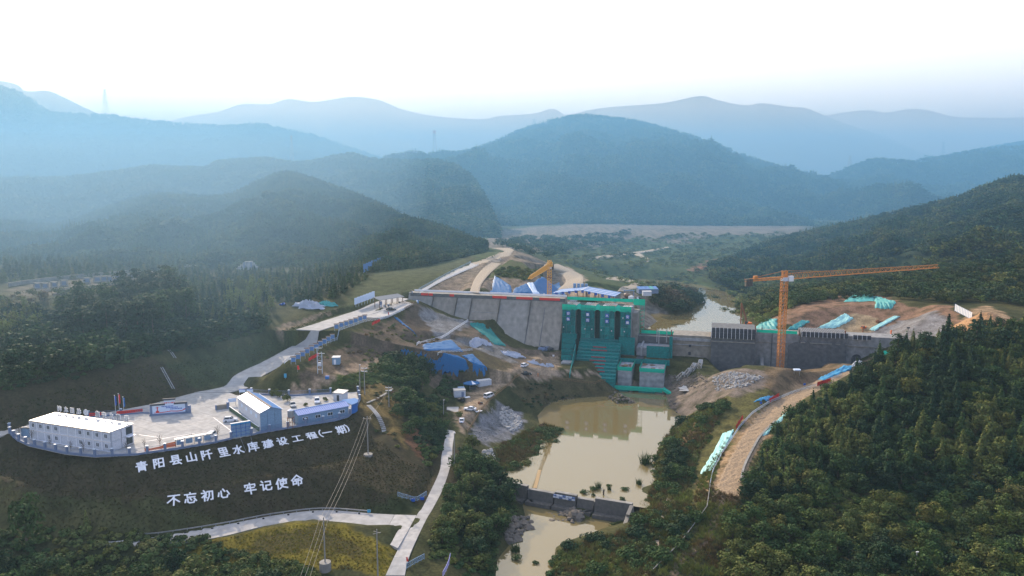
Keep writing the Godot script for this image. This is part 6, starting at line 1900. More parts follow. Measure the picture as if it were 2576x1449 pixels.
	# blue barriers and the lower junction
	rail("barrier", "blue steel barrier frames folded beside the lane at the slope's foot", [v3(-32, -11.29, -211.33), v3(-30.13, -11.74, -210.66), v3(-27.25, -13.49, -212.27), v3(-24.6, -13.35, -216.8)], 1.4, 1.3, M.blue_wall)
	for q in [[v3(-27.82, -13, -211.9), "left of two blue sacks hung on the barrier frames"], [v3(-25.5, -13.48, -214.17), "right of two blue sacks hung on the barrier frames"]]:
		var c := Shape.new()
		c.box(q[0] + v3(0, 0.5, 0.2), v3(1.1, 0.8, 0.3))
		tag(piece("sack", c.done(), M.sign_blue), q[1], "sack")
	rail("barrier", "blue-grey barrier beside the lane at the bottom edge", [v3(-25.1, -14.87, -176.81), v3(-23.56, -14.78, -178.81), v3(-21.5, -15.26, -182.51)], 1.5, 1.2, M.blue_wall)
	rail("barrier", "violet-blue barrier curving down past the bare plot", [v3(-15.31, -16.38, -185.01), v3(-15.4, -16.36, -181.71), v3(-15.84, -16.27, -178.13), v3(-16.34, -16.2, -175.36)], 1.5, 1.5, M.lilac)
	flagpost(v3(-25.33, -14.8, -178.56), "red flag at the end of the barrier beside the lane", 2.2)
	# stepping stones down from the yard
	var o := Node3D.new()
	o.name = named("stepping_path")
	o.set_meta("kind", "structure")
	add_child(o)
	var path := [v3(-49.04, -0.47, -262.87), v3(-46.81, -1.3, -259.76), v3(-44.69, -2.5, -256.45), v3(-43.41, -4.04, -254.64), v3(-42.51, -5.39, -252.92), v3(-42.13, -6, -251.61)]
	var up := [v3(-49.8, -0.08, -265.55), v3(-48.05, -0.19, -269.34), v3(-45.96, -0.51, -277.56), v3(-44.6, -0.75, -285.17)]
	for k in 20:
		var p := along(path, k / 19.0)
		p.y = ground(p.x, p.z)
		box_piece("slab", p + v3(0, 0.12, 0), v3(1.5, 0.25, 0.75), M.road2, o, Basis(Vector3.UP, 0.15))
	for k in 24:
		var p := along(up, k / 23.0)
		p.y = ground(p.x, p.z)
		box_piece("slab", p + v3(0, 0.1, 0), v3(1.1, 0.2, 0.8), M.concrete, o, Basis(Vector3.UP, 0.5))
	# drainage chutes on the cut slope
	for q in [[v3(-128.6, 8.21, -283.07), v3(-121.28, 1.92, -275.48), "white concrete drain chute running down the grassy cut"], [v3(-130.41, 12, -293.98), v3(-126.66, 9.73, -290.77), "short pale drain chute at the top of the grassy cut"]]:
		var r := Shape.new()
		var last: Vector3 = q[0]
		for k in 12:
			var p: Vector3 = q[0].lerp(q[1], (k + 1) / 12.0)
			p.y = ground(p.x, p.z) + 0.2
			r.bar(last + v3(-0.4, 0, 0), p + v3(-0.4, 0, 0), 0.25)
			r.bar(last + v3(0.4, 0, 0), p + v3(0.4, 0, 0), 0.25)
			last = p
		tag(piece("drain_chute", r.done(), M.concrete_new), q[2], "drain")
	# poles
	power_pole(v3(-43.78, -6.37, -231.18), 12.2, 1, "grey power pole on a round concrete footing on the grass slope")
	power_pole(v3(-43.75, -13.66, -174.25), 13.0, 2, "tall power pole on a concrete drum in the yellow grass")
	power_pole(v3(-31.37, -14.81, -173.67), 11.5, 3, "slim dark pole with small crossarms at the junction")
	power_pole(v3(-42.84, -1.98, -266.91), 7.4, 4, "concrete pole with two crossarms above the stepping stones")
	power_pole(v3(-54.7, 0.22, -276.44), 10.5, 0, "left of two thin poles behind the small white shed")
	power_pole(v3(-52.21, 0.92, -272.51), 10.0, 4, "right of two thin poles behind the small white shed")
	power_pole(v3(-17.75, -12.4, -232.63), 12.5, 0, "leaning wooden pole in the bushes beside the lane")
	power_pole(v3(96.41, -17.47, -177.85), 6.5, 0, "grey lamp pole at the bottom edge among the right-hand trees")
	power_pole(v3(-25.31, -10, -282.38), 6.0, 0, "white lamp pole beside the top of the lane")
	var p1 := v3(-43.78, -6.37, -231.18) + v3(0, 11.5, 0)
	var p2 := v3(-43.75, -13.66, -174.25) + v3(0, 12.3, 0)
	var far := p2 + (p2 - p1) * 0.9 + v3(0, -4.0, 0)
	for k in 3:
		var d := v3(-1.0 + k * 1.0, 0, 0)
		var w := Shape.new()
		wire(w, p1 + d, p2 + d, 1.6, 0.017)
		wire(w, p2 + d, far + d, 1.6, 0.017)
		tag(piece("power_line", w.done(), M.wire), "thin pale power line sagging from the slope pole to the grass mound", "wire", "power lines over the lower road")
	var w4 := Shape.new()
	wire(w4, p1 + v3(0, -0.3, 0), v3(-42.84, -1.98, -266.91) + v3(0, 7.0, 0), 1.0, 0.015)
	tag(piece("power_line", w4.done(), M.wire), "power line from the slope pole up to the stepping-stone pole", "wire")

func wire(s: Shape, a: Vector3, b: Vector3, sag: float, r: float) -> void:
	var last := a
	for k in 14:
		var t := (k + 1) / 14.0
		var p := a.lerp(b, t) - v3(0, sag * 4.0 * t * (1.0 - t), 0)
		s.bar(last, p, r * 2.0)
		last = p

func banner(a: Vector3, b: Vector3, h: float, label: String) -> void:
	var t := thing("banner", label, "banner", a, bearing(a, b))
	var l := v2(a.x - b.x, a.z - b.z).length()
	var s := Shape.new()
	var rise := b.y - a.y
	for k in 8:
		var x0 := l * k / 8.0
		var x1 := l * (k + 1) / 8.0
		var z0 := 0.15 + 0.12 * sin(k * 1.7)
		var z1 := 0.15 + 0.12 * sin((k + 1) * 1.7)
		s.quad(v3(x0, 0.3 + rise * k / 8.0, z0), v3(x1, 0.3 + rise * (k + 1) / 8.0, z1), v3(x1, 0.3 + h + rise * (k + 1) / 8.0, z1), v3(x0, 0.3 + h + rise * k / 8.0, z0))
	piece("cloth", s.done(), M.red, t)
	for k in 2: box_piece("stake", v3(l * k, 0.6 + rise * k, 0.05), v3(0.08, 2.0, 0.08), M.wood, t)

func box_sign(at: Vector3, label: String, m: Material) -> void:
	var t := thing("sign", label, "sign", at)
	box_piece("panel", v3(0, 0.7, 0), v3(0.9, 0.8, 0.12), m, t)
	box_piece("post", v3(0, 0.3, -0.08), v3(0.1, 0.9, 0.1), M.steel, t)

func flagpost(at: Vector3, label: String, h: float) -> void:
	var t := thing("flag", label, "flag", at)
	box_piece("pole", v3(0, h * 0.5, 0), v3(0.07, h, 0.07), M.steel, t)
	box_piece("cloth", v3(0.2, h * 0.72, 0), v3(0.4, h * 0.5, 0.06), M.red, t, Basis(v3(0, 0, 1), 0.2))

func rail(called: String, label: String, line: Array, h: float, every: float, m: Material) -> void:
	var f := thing(called, label, "railing")
	var total := 0.0
	for i in line.size() - 1: total += line[i].distance_to(line[i + 1])
	var n := maxi(2, int(total / every))
	for k in n + 1:
		var p := along(line, float(k) / n)
		p.y = maxf(p.y, ground(p.x, p.z))
		var s := Shape.new()
		s.box(p + v3(0, h * 0.5, 0), v3(0.12, h, 0.12))
		piece("post", s.done(), m, f)
		if k < n:
			var q := along(line, float(k + 1) / n)
			q.y = maxf(q.y, ground(q.x, q.z))
			s = Shape.new()
			s.bar(p + v3(0, h * 0.96, 0), q + v3(0, h * 0.96, 0), 0.09)
			s.bar(p + v3(0, h * 0.2, 0), q + v3(0, h * 0.2, 0), 0.07)
			s.bar(p + v3(0, h * 0.2, 0), q + v3(0, h * 0.96, 0), 0.05)
			s.bar(q + v3(0, h * 0.2, 0), p + v3(0, h * 0.96, 0), 0.05)
			for j in 3:
				var w := p.lerp(q, (j + 1) / 4.0)
				s.bar(w + v3(0, h * 0.2, 0), w + v3(0, h * 0.96, 0), 0.04)
			piece("panel", s.done(), m, f)

func power_pole(at: Vector3, h: float, kind: int, label: String) -> void:
	var t := thing("pole", label, "pole", at)
	var s := Shape.new()
	s.tube(v3(0, -1.0, 0), v3(0.15 if kind == 0 else 0.0, h, 0), 0.19, 0.12, 10)
	piece("shaft", s.done(), M.pole, t)
	if kind == 1 or kind == 2:
		s = Shape.new()
		s.tube(v3(0, -1.2, 0), v3(0, 0.35 if kind == 1 else 2.0, 0), 1.4, 1.35, 20)
		piece("footing", s.done(), M.concrete, t)
	if kind in [1, 2]:
		box_piece("crossarm", v3(0, h - 0.8, 0), v3(2.6, 0.16, 0.16), M.dirt_pale, t)
		for x in [-1.0, 0.0, 1.0]:
			s = Shape.new()
			s.tube(v3(x, h - 0.75, 0), v3(x, h - 0.35, 0), 0.07, 0.05, 6)
			piece("insulator", s.done(), M.white, t)
	if kind == 3:
		for k in 2:
			box_piece("crossarm", v3(0, h - 1.0 + k * 0.3, 0), v3(1.9, 0.1, 0.1), M.pole, t, Basis(Vector3.UP, 0.5 - k))
	if kind == 4:
		for k in 2:
			box_piece("crossarm", v3(0, h - 0.5 - k * 1.1, 0), v3(2.2, 0.14, 0.14), M.white, t)
			for x in [-0.9, 0.9]: box_piece("insulator", v3(x, h - 0.3 - k * 1.1, 0), v3(0.16, 0.3, 0.16), M.panel, t)
	if kind == 0: box_piece("lamp", v3(0.25, h, 0), v3(0.6, 0.14, 0.2), M.white, t)

# -- cars, sheds and heaps beside the lower road
func works_yard() -> void:
	car("parked_car", "white saloon parked side-on beside the stony bank", "sedan", "car_white", v3(-15.84, -10, -289.34) + v3(0, 0.05, 0), deg_to_rad(80))
	car("parked_car", "white saloon seen from behind at the lane's right edge", "sedan", "car_white", v3(-18.19, -10.5, -276.65) + v3(0, 0.05, 0), deg_to_rad(2))
	car("van", "white van parked on the dirt yard above the bank", "van", "car_white", v3(-9.21, -10, -306.67) + v3(0, 0.05, 0), deg_to_rad(-40))
	car("parked_car", "white car driving on the dirt apron towards the green tower", "suv", "car_white", v3(5.52, -5.84, -341.07) + v3(0, 0.05, 0), deg_to_rad(-32))
	car("pickup", "dark pickup parked across the dirt road below the tower", "pickup", "black_paint", v3(5.9, -8, -334.32) + v3(0, 0.05, 0), deg_to_rad(-84))
	var ct := thing("container", "grey shipping container with pale lid beside the blue tent", "container", v3(-14, -9.58, -320.58), 0.45)
	box_piece("body", v3(3.0, 1.25, -1.25), v3(6.0, 2.5, 2.5), M.panel, ct)
	box_piece("roof", v3(3.0, 2.54, -1.25), v3(6.1, 0.1, 2.6), M.roof_white, ct)
	for k in 9: box_piece("rib", v3(0.35 + k * 0.66, 1.25, 0.03), v3(0.12, 2.3, 0.06), M.fence_pale, ct)
	var sh := thing("shed", "pale box shed with grey lid at the left end of the dirt yard", "shed", v3(-22.99, -9.78, -305.5), 0.2)
	box_piece("wall", v3(2.3, 1.4, -1.8), v3(4.6, 2.8, 3.6), M.panel, sh)
	box_piece("roof", v3(2.3, 2.86, -1.8), v3(4.8, 0.12, 3.8), M.steel, sh)
	box_piece("door", v3(3.4, 1.1, 0.03), v3(1.0, 2.1, 0.06), M.fence_grey, sh)
	box_piece("awning", v3(3.4, 2.9, -4.4), v3(2.6, 0.1, 2.2), M.blue_wall, sh)
	var tn := thing("canopy_tent", "blue and white canopy tent between the shed and the container", "tent", v3(-16.8, -9.73, -318.54), 0.3)
	var s := Shape.new()
	var top := v3(0, 3.5, 0)
	var ring := []
	for k in 8: ring.append(v3(cos(k * TAU / 8.0 + 0.39) * 3.6, 2.55, sin(k * TAU / 8.0 + 0.39) * 2.9))
	for k in 8: s.tri(top, ring[(k + 1) % 8], ring[k])
	for k in 8: s.quad(ring[k] - v3(0, 0.3, 0), ring[k], ring[(k + 1) % 8], ring[(k + 1) % 8] - v3(0, 0.3, 0))
	piece("canopy", s.done(), M.tarp_blue, tn)
	s = Shape.new()
	s.tri(top + v3(0, 0.04, 0), ring[1].lerp(ring[2], 0.6) + v3(0, 0.05, 0), ring[1] + v3(0, 0.05, 0))
	piece("pale_gore", s.done(), M.white, tn)
	for k in [0, 2, 4, 6]: box_piece("leg", v3(ring[k].x * 0.95, 1.3, ring[k].z * 0.95), v3(0.09, 2.6, 0.09), M.steel, tn)
	box_piece("table", v3(0.4, 0.5, 0.3), v3(2.4, 1.0, 1.4), M.formwork, tn)
	heap("junk_heap", "dark heap of scrap in front of the pale box shed", v3(-19.76, -10, -301.57), 3.4, 1.1, M.rubber)
	heap("machine", "brown tracked machine standing beside the van", v3(-12.39, -10, -297.39), 1.6, 1.5, M.rust)
	flat_sheet("sheet_stack", "white sheets lying on the dirt beside the shed", v3(-17.62, -10, -306.27), v2(3.4, 1.8), M.white)
	flat_sheet("sheet_stack", "white rubbish sheets on the bank beside the parked saloon", v3(-12.47, -10.39, -288.85), v2(3.0, 1.6), M.white)
	flat_sheet("sheet_stack", "pale blue sheets beside the shipping container", v3(-9.3, -9.22, -326.35), v2(3.8, 1.6), M.print_pale)
	# covered piles round the foot of the dam
	tarp_pile("covered_pile", "heap under crumpled white sheeting halfway down the dam's left abutment", v3(-15.16, 1.36, -358.91), 5.0, 1.8, M.tarp_white)
	tarp_pile("covered_pile", "long heap under white sheeting at the dam's foot", v3(0.89, -4.2, -355.71), 5.4, 1.5, M.tarp_white)
	tarp_pile("covered_pile", "round dark heap ringed with white sheeting before the dam", v3(13.45, -6.92, -349.65), 5.0, 1.7, M.tarp_white, true)
	tarp_pile("covered_pile", "long heap under pale sheeting in the hillside clearing", v3(-96.19, 16.24, -368.87), 8.0, 2.6, M.tarp_white)
	tarp_pile("covered_pile", "heap under teal sheeting at the right of the hillside clearing", v3(-88.63, 16.02, -375.86), 5.0, 1.6, M.tarp_teal)

	heap("blue_drums", "blue drums stacked in the hillside clearing", v3(-108.17, 17.07, -368.67), 2.6, 1.6, M.sign_blue)
	heap("pipe_pile", "row of dark pipes along the foot of the dam wall", v3(15.68, -5.87, -373.6), 6.0, 1.2, M.fence_grey)
	box_sign(v3(19.46, -7.39, -363.73) + v3(0, 0.6, 0), "white notice standing at the tower's left foot", M.white)
	fence_simple()

func fence_simple() -> void:
	rail("pipe_railing", "white pipe railing down the ridge of the gravel bank", [v3(-21.79, 5.85, -386.66), v3(-25.87, 4.97, -375.35), v3(-29.35, 4.69, -359.95), v3(-32.19, 4.84, -348.6), v3(-38.01, 3.2, -350.31), v3(-40.74, 5.64, -331.53)], 1.2, 2.0, M.panel_frame)
	rail("pipe_railing", "weathered railing along the top of the pond bank", [v3(-15.77, -12.24, -269.07), v3(-12.76, -11.42, -285.89), v3(-9.54, -10.26, -299.41), v3(-5.96, -9.96, -310.96), v3(-0.35, -9.12, -324.19), v3(3.45, -7.6, -330.35)], 1.2, 2.2, M.wood)
	rail("pipe_railing", "railing between the two blue covers on the berm", [v3(-31.4, 2.57, -326.41), v3(-24.32, 2.27, -334.05), v3(-17.62, 0.85, -343.65)], 1.0, 2.2, M.fence_pale)
	rail("pipe_railing", "railing along the strip below the green tower", [v3(7.5, -8.55, -335.95), v3(19.22, -11.47, -339.48), v3(37.79, -13.92, -341.1), v3(50.49, -17.74, -352.37)], 1.1, 3.0, M.wood)

func heap(called: String, label: String, at: Vector3, r: float, h: float, m: Material) -> void:
	var t := thing(called, label, "machine" if called == "machine" else "heap", at)
	for k in 9:
		var w := rng.randf() * TAU
		var d := rng.randf() * r * 0.45
		var sz := v3(rng.randf_range(0.4, 1.2), rng.randf_range(0.3, 0.9), rng.randf_range(0.4, 1.2)) * (r * 0.45)
		box_piece("bit", v3(cos(w) * d, sz.y * 0.4 + rng.randf() * h * 0.3, sin(w) * d * 0.6), v3(sz.x, minf(sz.y, h), sz.z), m if k % 3 else M.formwork, t, Basis(Vector3.UP, rng.randf() * TAU) * Basis(Vector3.RIGHT, rng.randf_range(-0.4, 0.4)))

func flat_sheet(called: String, label: String, at: Vector3, s: Vector2, m: Material) -> void:
	var t := thing(called, label, "sheet", at, rng.randf())
	for k in 3: box_piece("sheet", v3(rng.randf_range(-0.5, 0.5), 0.1 + k * 0.06, rng.randf_range(-0.3, 0.3)), v3(s.x * rng.randf_range(0.6, 1.0), 0.04, s.y * rng.randf_range(0.6, 1.0)), m, t, Basis(Vector3.UP, rng.randf_range(-0.3, 0.3)) * Basis(Vector3.RIGHT, rng.randf_range(-0.1, 0.1)))

func tarp_pile(called: String, label: String, at: Vector3, r: float, h: float, m: Material, ring := false) -> void:
	var t := thing(called, label, "heap", at)
	var s := Shape.new()
	var n := 22
	var g := []
	for j in 9:
		for i in n:
			var w := TAU * i / n
			var d := r * j / 8.0 * (1.0 + 0.6 * fine.get_noise_2d(i % n * 31.0, at.x))
			var x := cos(w) * d
			var z := sin(w) * d * 0.55
			var y := h * (1.0 - pow(j / 8.0, 1.6)) + (fine.get_noise_2d(x * 16.0 + at.x, z * 16.0) + 0.7 * fine.get_noise_2d(x * 40.0, z * 40.0)) * h * 0.7 + 0.08
			y += ground(at.x + x, at.z + z) - at.y
			g.append(v3(x, y, z))
	var inner := Shape.new()
	for j in 8:
		for i in n:
			var k := j * n + i
			var k2 := j * n + (i + 1) % n
			var into: Shape = inner if ring and j < 5 else s
			into.quad(g[k + n], g[k], g[k2], g[k2 + n])
	piece("sheeting", s.done(), m, t)
	if ring: piece("spoil", inner.done(), M.dirt, t)

# -- tower cranes
func lattice(s: Shape, a: Vector3, b: Vector3, w: float, h: float, bay: float, chord: float, tri_top := false) -> void:   # a lattice boom from a to b
	var f := (b - a).normalized()
	var up := Vector3.UP if absf(f.y) < 0.9 else v3(0, 0, 1)
	var r := f.cross(up).normalized()
	var u := r.cross(f)
	var c := []
	for q in ([[-1, -1], [1, -1], [0, 1], [0, 1]] if tri_top else [[-1, -1], [1, -1], [1, 1], [-1, 1]]):
		c.append(r * q[0] * w * 0.5 + u * q[1] * h * 0.5)
	var n := maxi(2, int(a.distance_to(b) / bay))
	for k in (3 if tri_top else 4): s.bar(a + c[k], b + c[k], chord)
	for i in n:
		var p := a.lerp(b, float(i) / n)
		var q := a.lerp(b, (i + 1.0) / n)
		var m := a.lerp(b, (i + 0.5) / n)
		for k in 4:
			var j := (k + 1) % 4
			if tri_top and k == 2: continue
			s.bar(p + c[k], (m if tri_top else q) + c[j], chord * 0.6)
			if tri_top: s.bar(m + c[j], q + c[k], chord * 0.6)
			if not tri_top: s.bar(p + c[k], p + c[j], chord * 0.6)

func tower_crane(called: String, label: String, base: Vector3, height: float, jib_to: Vector3, counter: float, paint: Material, w: float) -> void:
	var t := thing(called, label, "crane", base)
	var top := v3(0, height, 0)
	var n := int(height / 3.0)
	for k in n:          # mast section by section
		var s := Shape.new()
		lattice(s, v3(0, height * k / n, 0), v3(0, height * (k + 1) / n, 0), w, w, 1.5, 0.26)
		piece("mast_section", s.done(), paint, t)
	var s2 := Shape.new()
	for k in n: s2.bar(v3(-0.3, height * k / n, 0), v3(0.4, height * (k + 1) / n - 0.3, 0), 0.12)
	piece("ladder", s2.done(), M.steel, t)
	box_piece("base", v3(0, 0.2, 0), v3(w * 2.2, 1.0, w * 2.2), M.rust, t)
	box_piece("climbing_frame", v3(0, height - 4.5, 0), v3(w * 1.25, 0.25, w * 1.25), M.rust, t)
	box_piece("slewing_ring", top + v3(0, 0.4, 0), v3(w * 1.1, 0.9, w * 1.1), M.panel_frame, t)
	var j := jib_to - base - top
	var l := j.length()
	j = j.normalized()
	var j0 := top + v3(0, 1.8, 0)
	s2 = Shape.new()
	lattice(s2, top + v3(0, 0.8, 0), top + v3(0, 4.4, 0), 1.8, 1.8, 1.8, 0.28)
	piece("apex", s2.done(), paint, t)
	var m := 7
	for k in m:
		s2 = Shape.new()
		var hh := lerpf(2.5, 1.2, float(k) / m)
		lattice(s2, j0 + j * l * k / m, j0 + j * (l * (k + 1) / m), 1.5, hh, 2.2, 0.2, true)
		piece("jib_section", s2.done(), paint, t)
	s2 = Shape.new()
	lattice(s2, j0 - v3(0, 0.6, 0), j0 - j * counter - v3(0, 0.6, 0), 1.6, 0.9, 2.0, 0.24)
	piece("counter_jib", s2.done(), paint, t)
	s2 = Shape.new()
	s2.bar(top + v3(0, 4.3, 0), j0 - j * counter * 0.9, 0.14)
	s2.bar(top + v3(0, 4.3, 0), j0 + j * l * 0.28 + v3(0, 1.0, 0), 0.14)
	piece("tie_bar", s2.done(), paint, t)
	var side := j.cross(Vector3.UP).normalized()
	var b := Basis(j, Vector3.UP, -side)
	for k in 4: box_piece("counterweight", j0 - j * (counter - 0.5 - k * 0.75) - v3(0, 1.6, 0), v3(0.65, 3.2, 1.9), M.old_concrete, t, b)
	box_piece("winch", j0 - j * (counter - 4.6) + v3(0, 0.5, 0), v3(1.6, 1.2, 1.4), paint, t, b)
	var cab := box_piece("cab", top + j * 2.2 + side * 1.5 + v3(0, 0.9, 0), v3(2.0, 2.3, 1.6), M.white, t, b)
	box_piece("cab_window", top + j * 3.24 + side * 1.5 + v3(0, 1.1, 0), v3(0.06, 1.4, 1.3), M.glass, cab, b)
	box_piece("control_box", top - j * 0.2 + side * 1.5 + v3(0, 0.7, 0), v3(2.0, 1.5, 1.0), M.panel, t, b)
	box_piece("trolley", j0 + j * l * 0.16 - v3(0, 1.5, 0), v3(1.4, 0.5, 1.6), M.formwork, t, b)
	box_piece("trolley", j0 + j * l * 0.82 - v3(0, 0.9, 0), v3(2.4, 0.5, 1.4), M.rust, t, b)

func cranes() -> void:
	tower_crane("tower_crane", "orange tower crane in front of the right wing, its long jib pointing right", v3(119.44, -12.66, -344), v3(118.15, 32.13, -344).y - v3(119.44, -12.66, -344).y, v3(190.2, 37.08, -351) - v3(0, 1.2, 0), 17.8, M.crane_orange, 2.4)
	tower_crane("tower_crane", "yellow tower crane behind the crest, its jib swung towards the camera", v3(19.36, 15, -406.9), v3(19.46, 30, -408).y - 15.0, v3(7.63, 31.91, -342), 11.0, M.crane_yellow, 2.0)

# -- sheds and machines behind the dam
func behind_the_dam() -> void:
	var a := v3(22.46, 9.88, -430)
	var b := v3(54.68, 10.57, -418)
	var t := thing("open_shed", "wide open shed behind the dam with blue roof and white stripes", "shed", v3(a.x, 10.0, a.z), bearing(a, b))
	var W := a.distance_to(b)
	var D := 15.0
	var mid := W * 0.47
	var h0 := 3.6
	var h1 := 6.0
	for side in 2:
		var x0: float = -0.4 if side == 0 else mid
		var x1: float = mid if side == 0 else W + 0.4
		var y0: float = h0 if side == 0 else h1
		var y1: float = h1 if side == 0 else h0
		for k in 14:
			var z0 := 0.5 - k * (D + 1.0) / 14.0
			var z1 := z0 - (D + 1.0) / 14.0 + 0.02
			var s := Shape.new()
			s.hexa([v3(x0, y0, z0), v3(x1, y1, z0), v3(x1, y1, z1), v3(x0, y0, z1), v3(x0, y0 + 0.12, z0), v3(x1, y1 + 0.12, z0), v3(x1, y1 + 0.12, z1), v3(x0, y0 + 0.12, z1)])
			piece("roof_sheet", s.done(), M.white if k % 4 == 2 else M.blue_roof, t)
	box_piece("ridge_cap", v3(mid, h1 + 0.2, -D * 0.5), v3(0.5, 0.14, D + 1.0), M.white, t)
	for k in 9:
		var x := W * (k + 0.6) / 9.3
		var y := h0 + (h1 - h0) * (1.0 - absf(x - mid) / mid)
		box_piece("sign", v3(x, y - 0.3, 0.7), v3(1.4, 1.4, 0.1), M.sign_blue, t)
	for x in [0.1, 0.12, 0.155, 0.18, 0.47, 0.495, 0.52, 0.545, 0.57, 0.7, 0.72, 0.745, 0.77, 0.8, 0.96, 0.985]:
		var y: float = h0 + (h1 - h0) * (1.0 - absf(x * W - mid) / mid)
		box_piece("post", v3(x * W, y * 0.5, 0.2 - (rng.randi() % 3) * 4.0), v3(0.3, y, 0.3), M.rust, t)
	for k in 8: box_piece("rear_post", v3(W * k / 7.0, h0 * 0.5, -D), v3(0.3, h0, 0.3), M.fence_grey, t)
	box_piece("side_wall", v3(W + 0.1, h0 * 0.5, -D * 0.5), v3(0.15, h0, D), M.steel, t)
	box_piece("control_hut", v3(W * 0.36, 1.4, 2.0), v3(3.4, 2.4, 2.4), M.panel, t)
	for k in 4: box_piece("silo_stub", v3(W * (0.22 + k * 0.066), h1 - 0.2, -D - 2.0), v3(1.4, 3.0, 1.4), M.blue_wall, t)
	# far blue shed and white cabins by the river bend
	var s2 := thing("low_shed", "low blue-roofed shed beside the river bend", "shed", v3(76.23, 7.26, -470), 0.1)
	box_piece("wall", v3(6.0, 1.4, -3.0), v3(12.0, 2.8, 6.0), M.fence_grey, s2)
	for k in 5: box_piece("roof_sheet", v3(1.2 + k * 2.45, 3.0, -3.0), v3(2.3, 0.16, 7.0), M.blue_roof if k != 3 else M.tarp_teal, s2, Basis(Vector3.RIGHT, 0.16))
	var s3 := thing("cabin", "small white cabin in front of the river-bend shed", "cabin", v3(75.75, 8.67, -452), 0.1)
	box_piece("wall", v3(2.5, 1.3, -1.2), v3(5.0, 2.6, 2.4), M.panel, s3)
	box_piece("roof", v3(2.5, 2.66, -1.2), v3(5.3, 0.12, 2.7), M.white, s3)
	var gt := thing("gantry", "dark steel gantry beside the concrete mixer", "gantry", v3(62.16, 9.87, -432), 0.0)
	for x in [0.0, 5.0]: box_piece("leg", v3(x, 2.5, 0), v3(0.4, 5.0, 0.4), M.fence_grey, gt)
	box_piece("beam", v3(2.5, 5.0, 0), v3(6.2, 0.5, 0.5), M.blue_wall, gt)
	var mx := thing("concrete_mixer", "truck with dull red mixing drum behind the tower's right end", "truck", v3(62.53, 10.52, -424), 0.5)
	var d := Shape.new()
	d.tube(v3(0, 2.2, 1.2), v3(0, 2.7, -0.6), 1.35, 1.5, 12)
	d.tube(v3(0, 2.7, -0.6), v3(0, 3.2, -2.4), 1.5, 0.7, 12)
	piece("drum", d.done(), M.brown_paint, mx)
	box_piece("chassis", v3(0, 0.9, 0.5), v3(2.2, 0.5, 7.0), M.formwork, mx)
	box_piece("cab", v3(0, 1.8, 3.2), v3(2.3, 2.2, 1.8), M.white, mx)
	for z in [-1.8, -0.4, 3.0]:
		for x in [-1.0, 1.0]:
			d = Shape.new()
			d.tube(v3(x - 0.15, 0.5, z), v3(x + 0.15, 0.5, z), 0.5, 0.5, 12)
			piece("wheel", d.done(), M.rubber, mx)
	heap("material_heap", "pile of pale formwork timber behind the tower deck", v3(67.45, 11.76, -420), 3.0, 1.2, M.white)
	heap("material_heap", "white bundles at the yellow crane's foot", v3(17.06, 15, -410.71), 2.4, 1.4, M.white)
	# long-armed excavator on the far bank
	var e := thing("excavator", "orange excavator with its long boom raised behind the right wing", "excavator", v3(119.47, 1.43, -395), 0.3)
	for x in [-1.0, 1.0]: box_piece("track", v3(x, 0.45, 0), v3(0.6, 0.9, 3.6), M.rubber, e)
	box_piece("house", v3(0.4, 1.7, 0), v3(2.9, 1.6, 2.6), M.orange, e)
	box_piece("cab", v3(-0.9, 2.0, 0.4), v3(1.2, 2.0, 1.5), M.glass, e)
	d = Shape.new()
	d.bar(v3(-0.6, 1.6, 0), v3(-1.2, 5.0, 0), 0.7)
	d.bar(v3(-1.2, 5.0, 0), v3(-4.0, 12.6, 0), 0.55)
	piece("boom", d.done(), M.rust, e)
	d = Shape.new()
	d.bar(v3(-4.0, 12.8, 0.1), v3(-4.0, 0.6, 0.1), 0.45)
	piece("stick", d.done(), M.rust, e)
	box_piece("bucket", v3(-3.9, 0.3, 0.1), v3(1.2, 0.9, 0.9), M.rust, e)
	# trucks far off on the bench
	var far := [v3(273.07, 7.77, -1147.45), v3(286.03, 7.84, -1139.75), v3(315.76, 8.3, -1113.38)]
	for k in 3:
		var tr := thing("lorry", "tiny white lorry on the far bench road, " + ["leftmost", "middle", "rightmost"][k] + " of three", "lorry", far[k], 1.4)
		box_piece("cargo_box", v3(0, 2.0, 0.8), v3(2.4, 2.6, 5.0), M.white, tr)
		box_piece("cab", v3(0, 1.5, -2.8), v3(2.3, 2.2, 1.8), M.blue_wall, tr)
		for z in [-2.6, 1.8]: box_piece("wheel", v3(0, 0.5, z), v3(2.5, 1.0, 1.0), M.rubber, tr)
	var sheds := [v3(182.94, 9.59, -1117.69), v3(206.71, 8.85, -1129.81), v3(227.85, 8.22, -1146.6)]
	for k in 3:
		var fs := thing("far_shed", "faint grey shed on the far bench below the mountain, " + ["leftmost", "middle", "rightmost"][k] + " of three", "shed", sheds[k])
		box_piece("wall", v3(0, 2.0, 0), v3(13.0, 4.0, 8.0), M.panel, fs)
		box_piece("roof", v3(0, 4.2, 0), v3(14.0, 0.4, 9.0), M.blue_roof, fs)

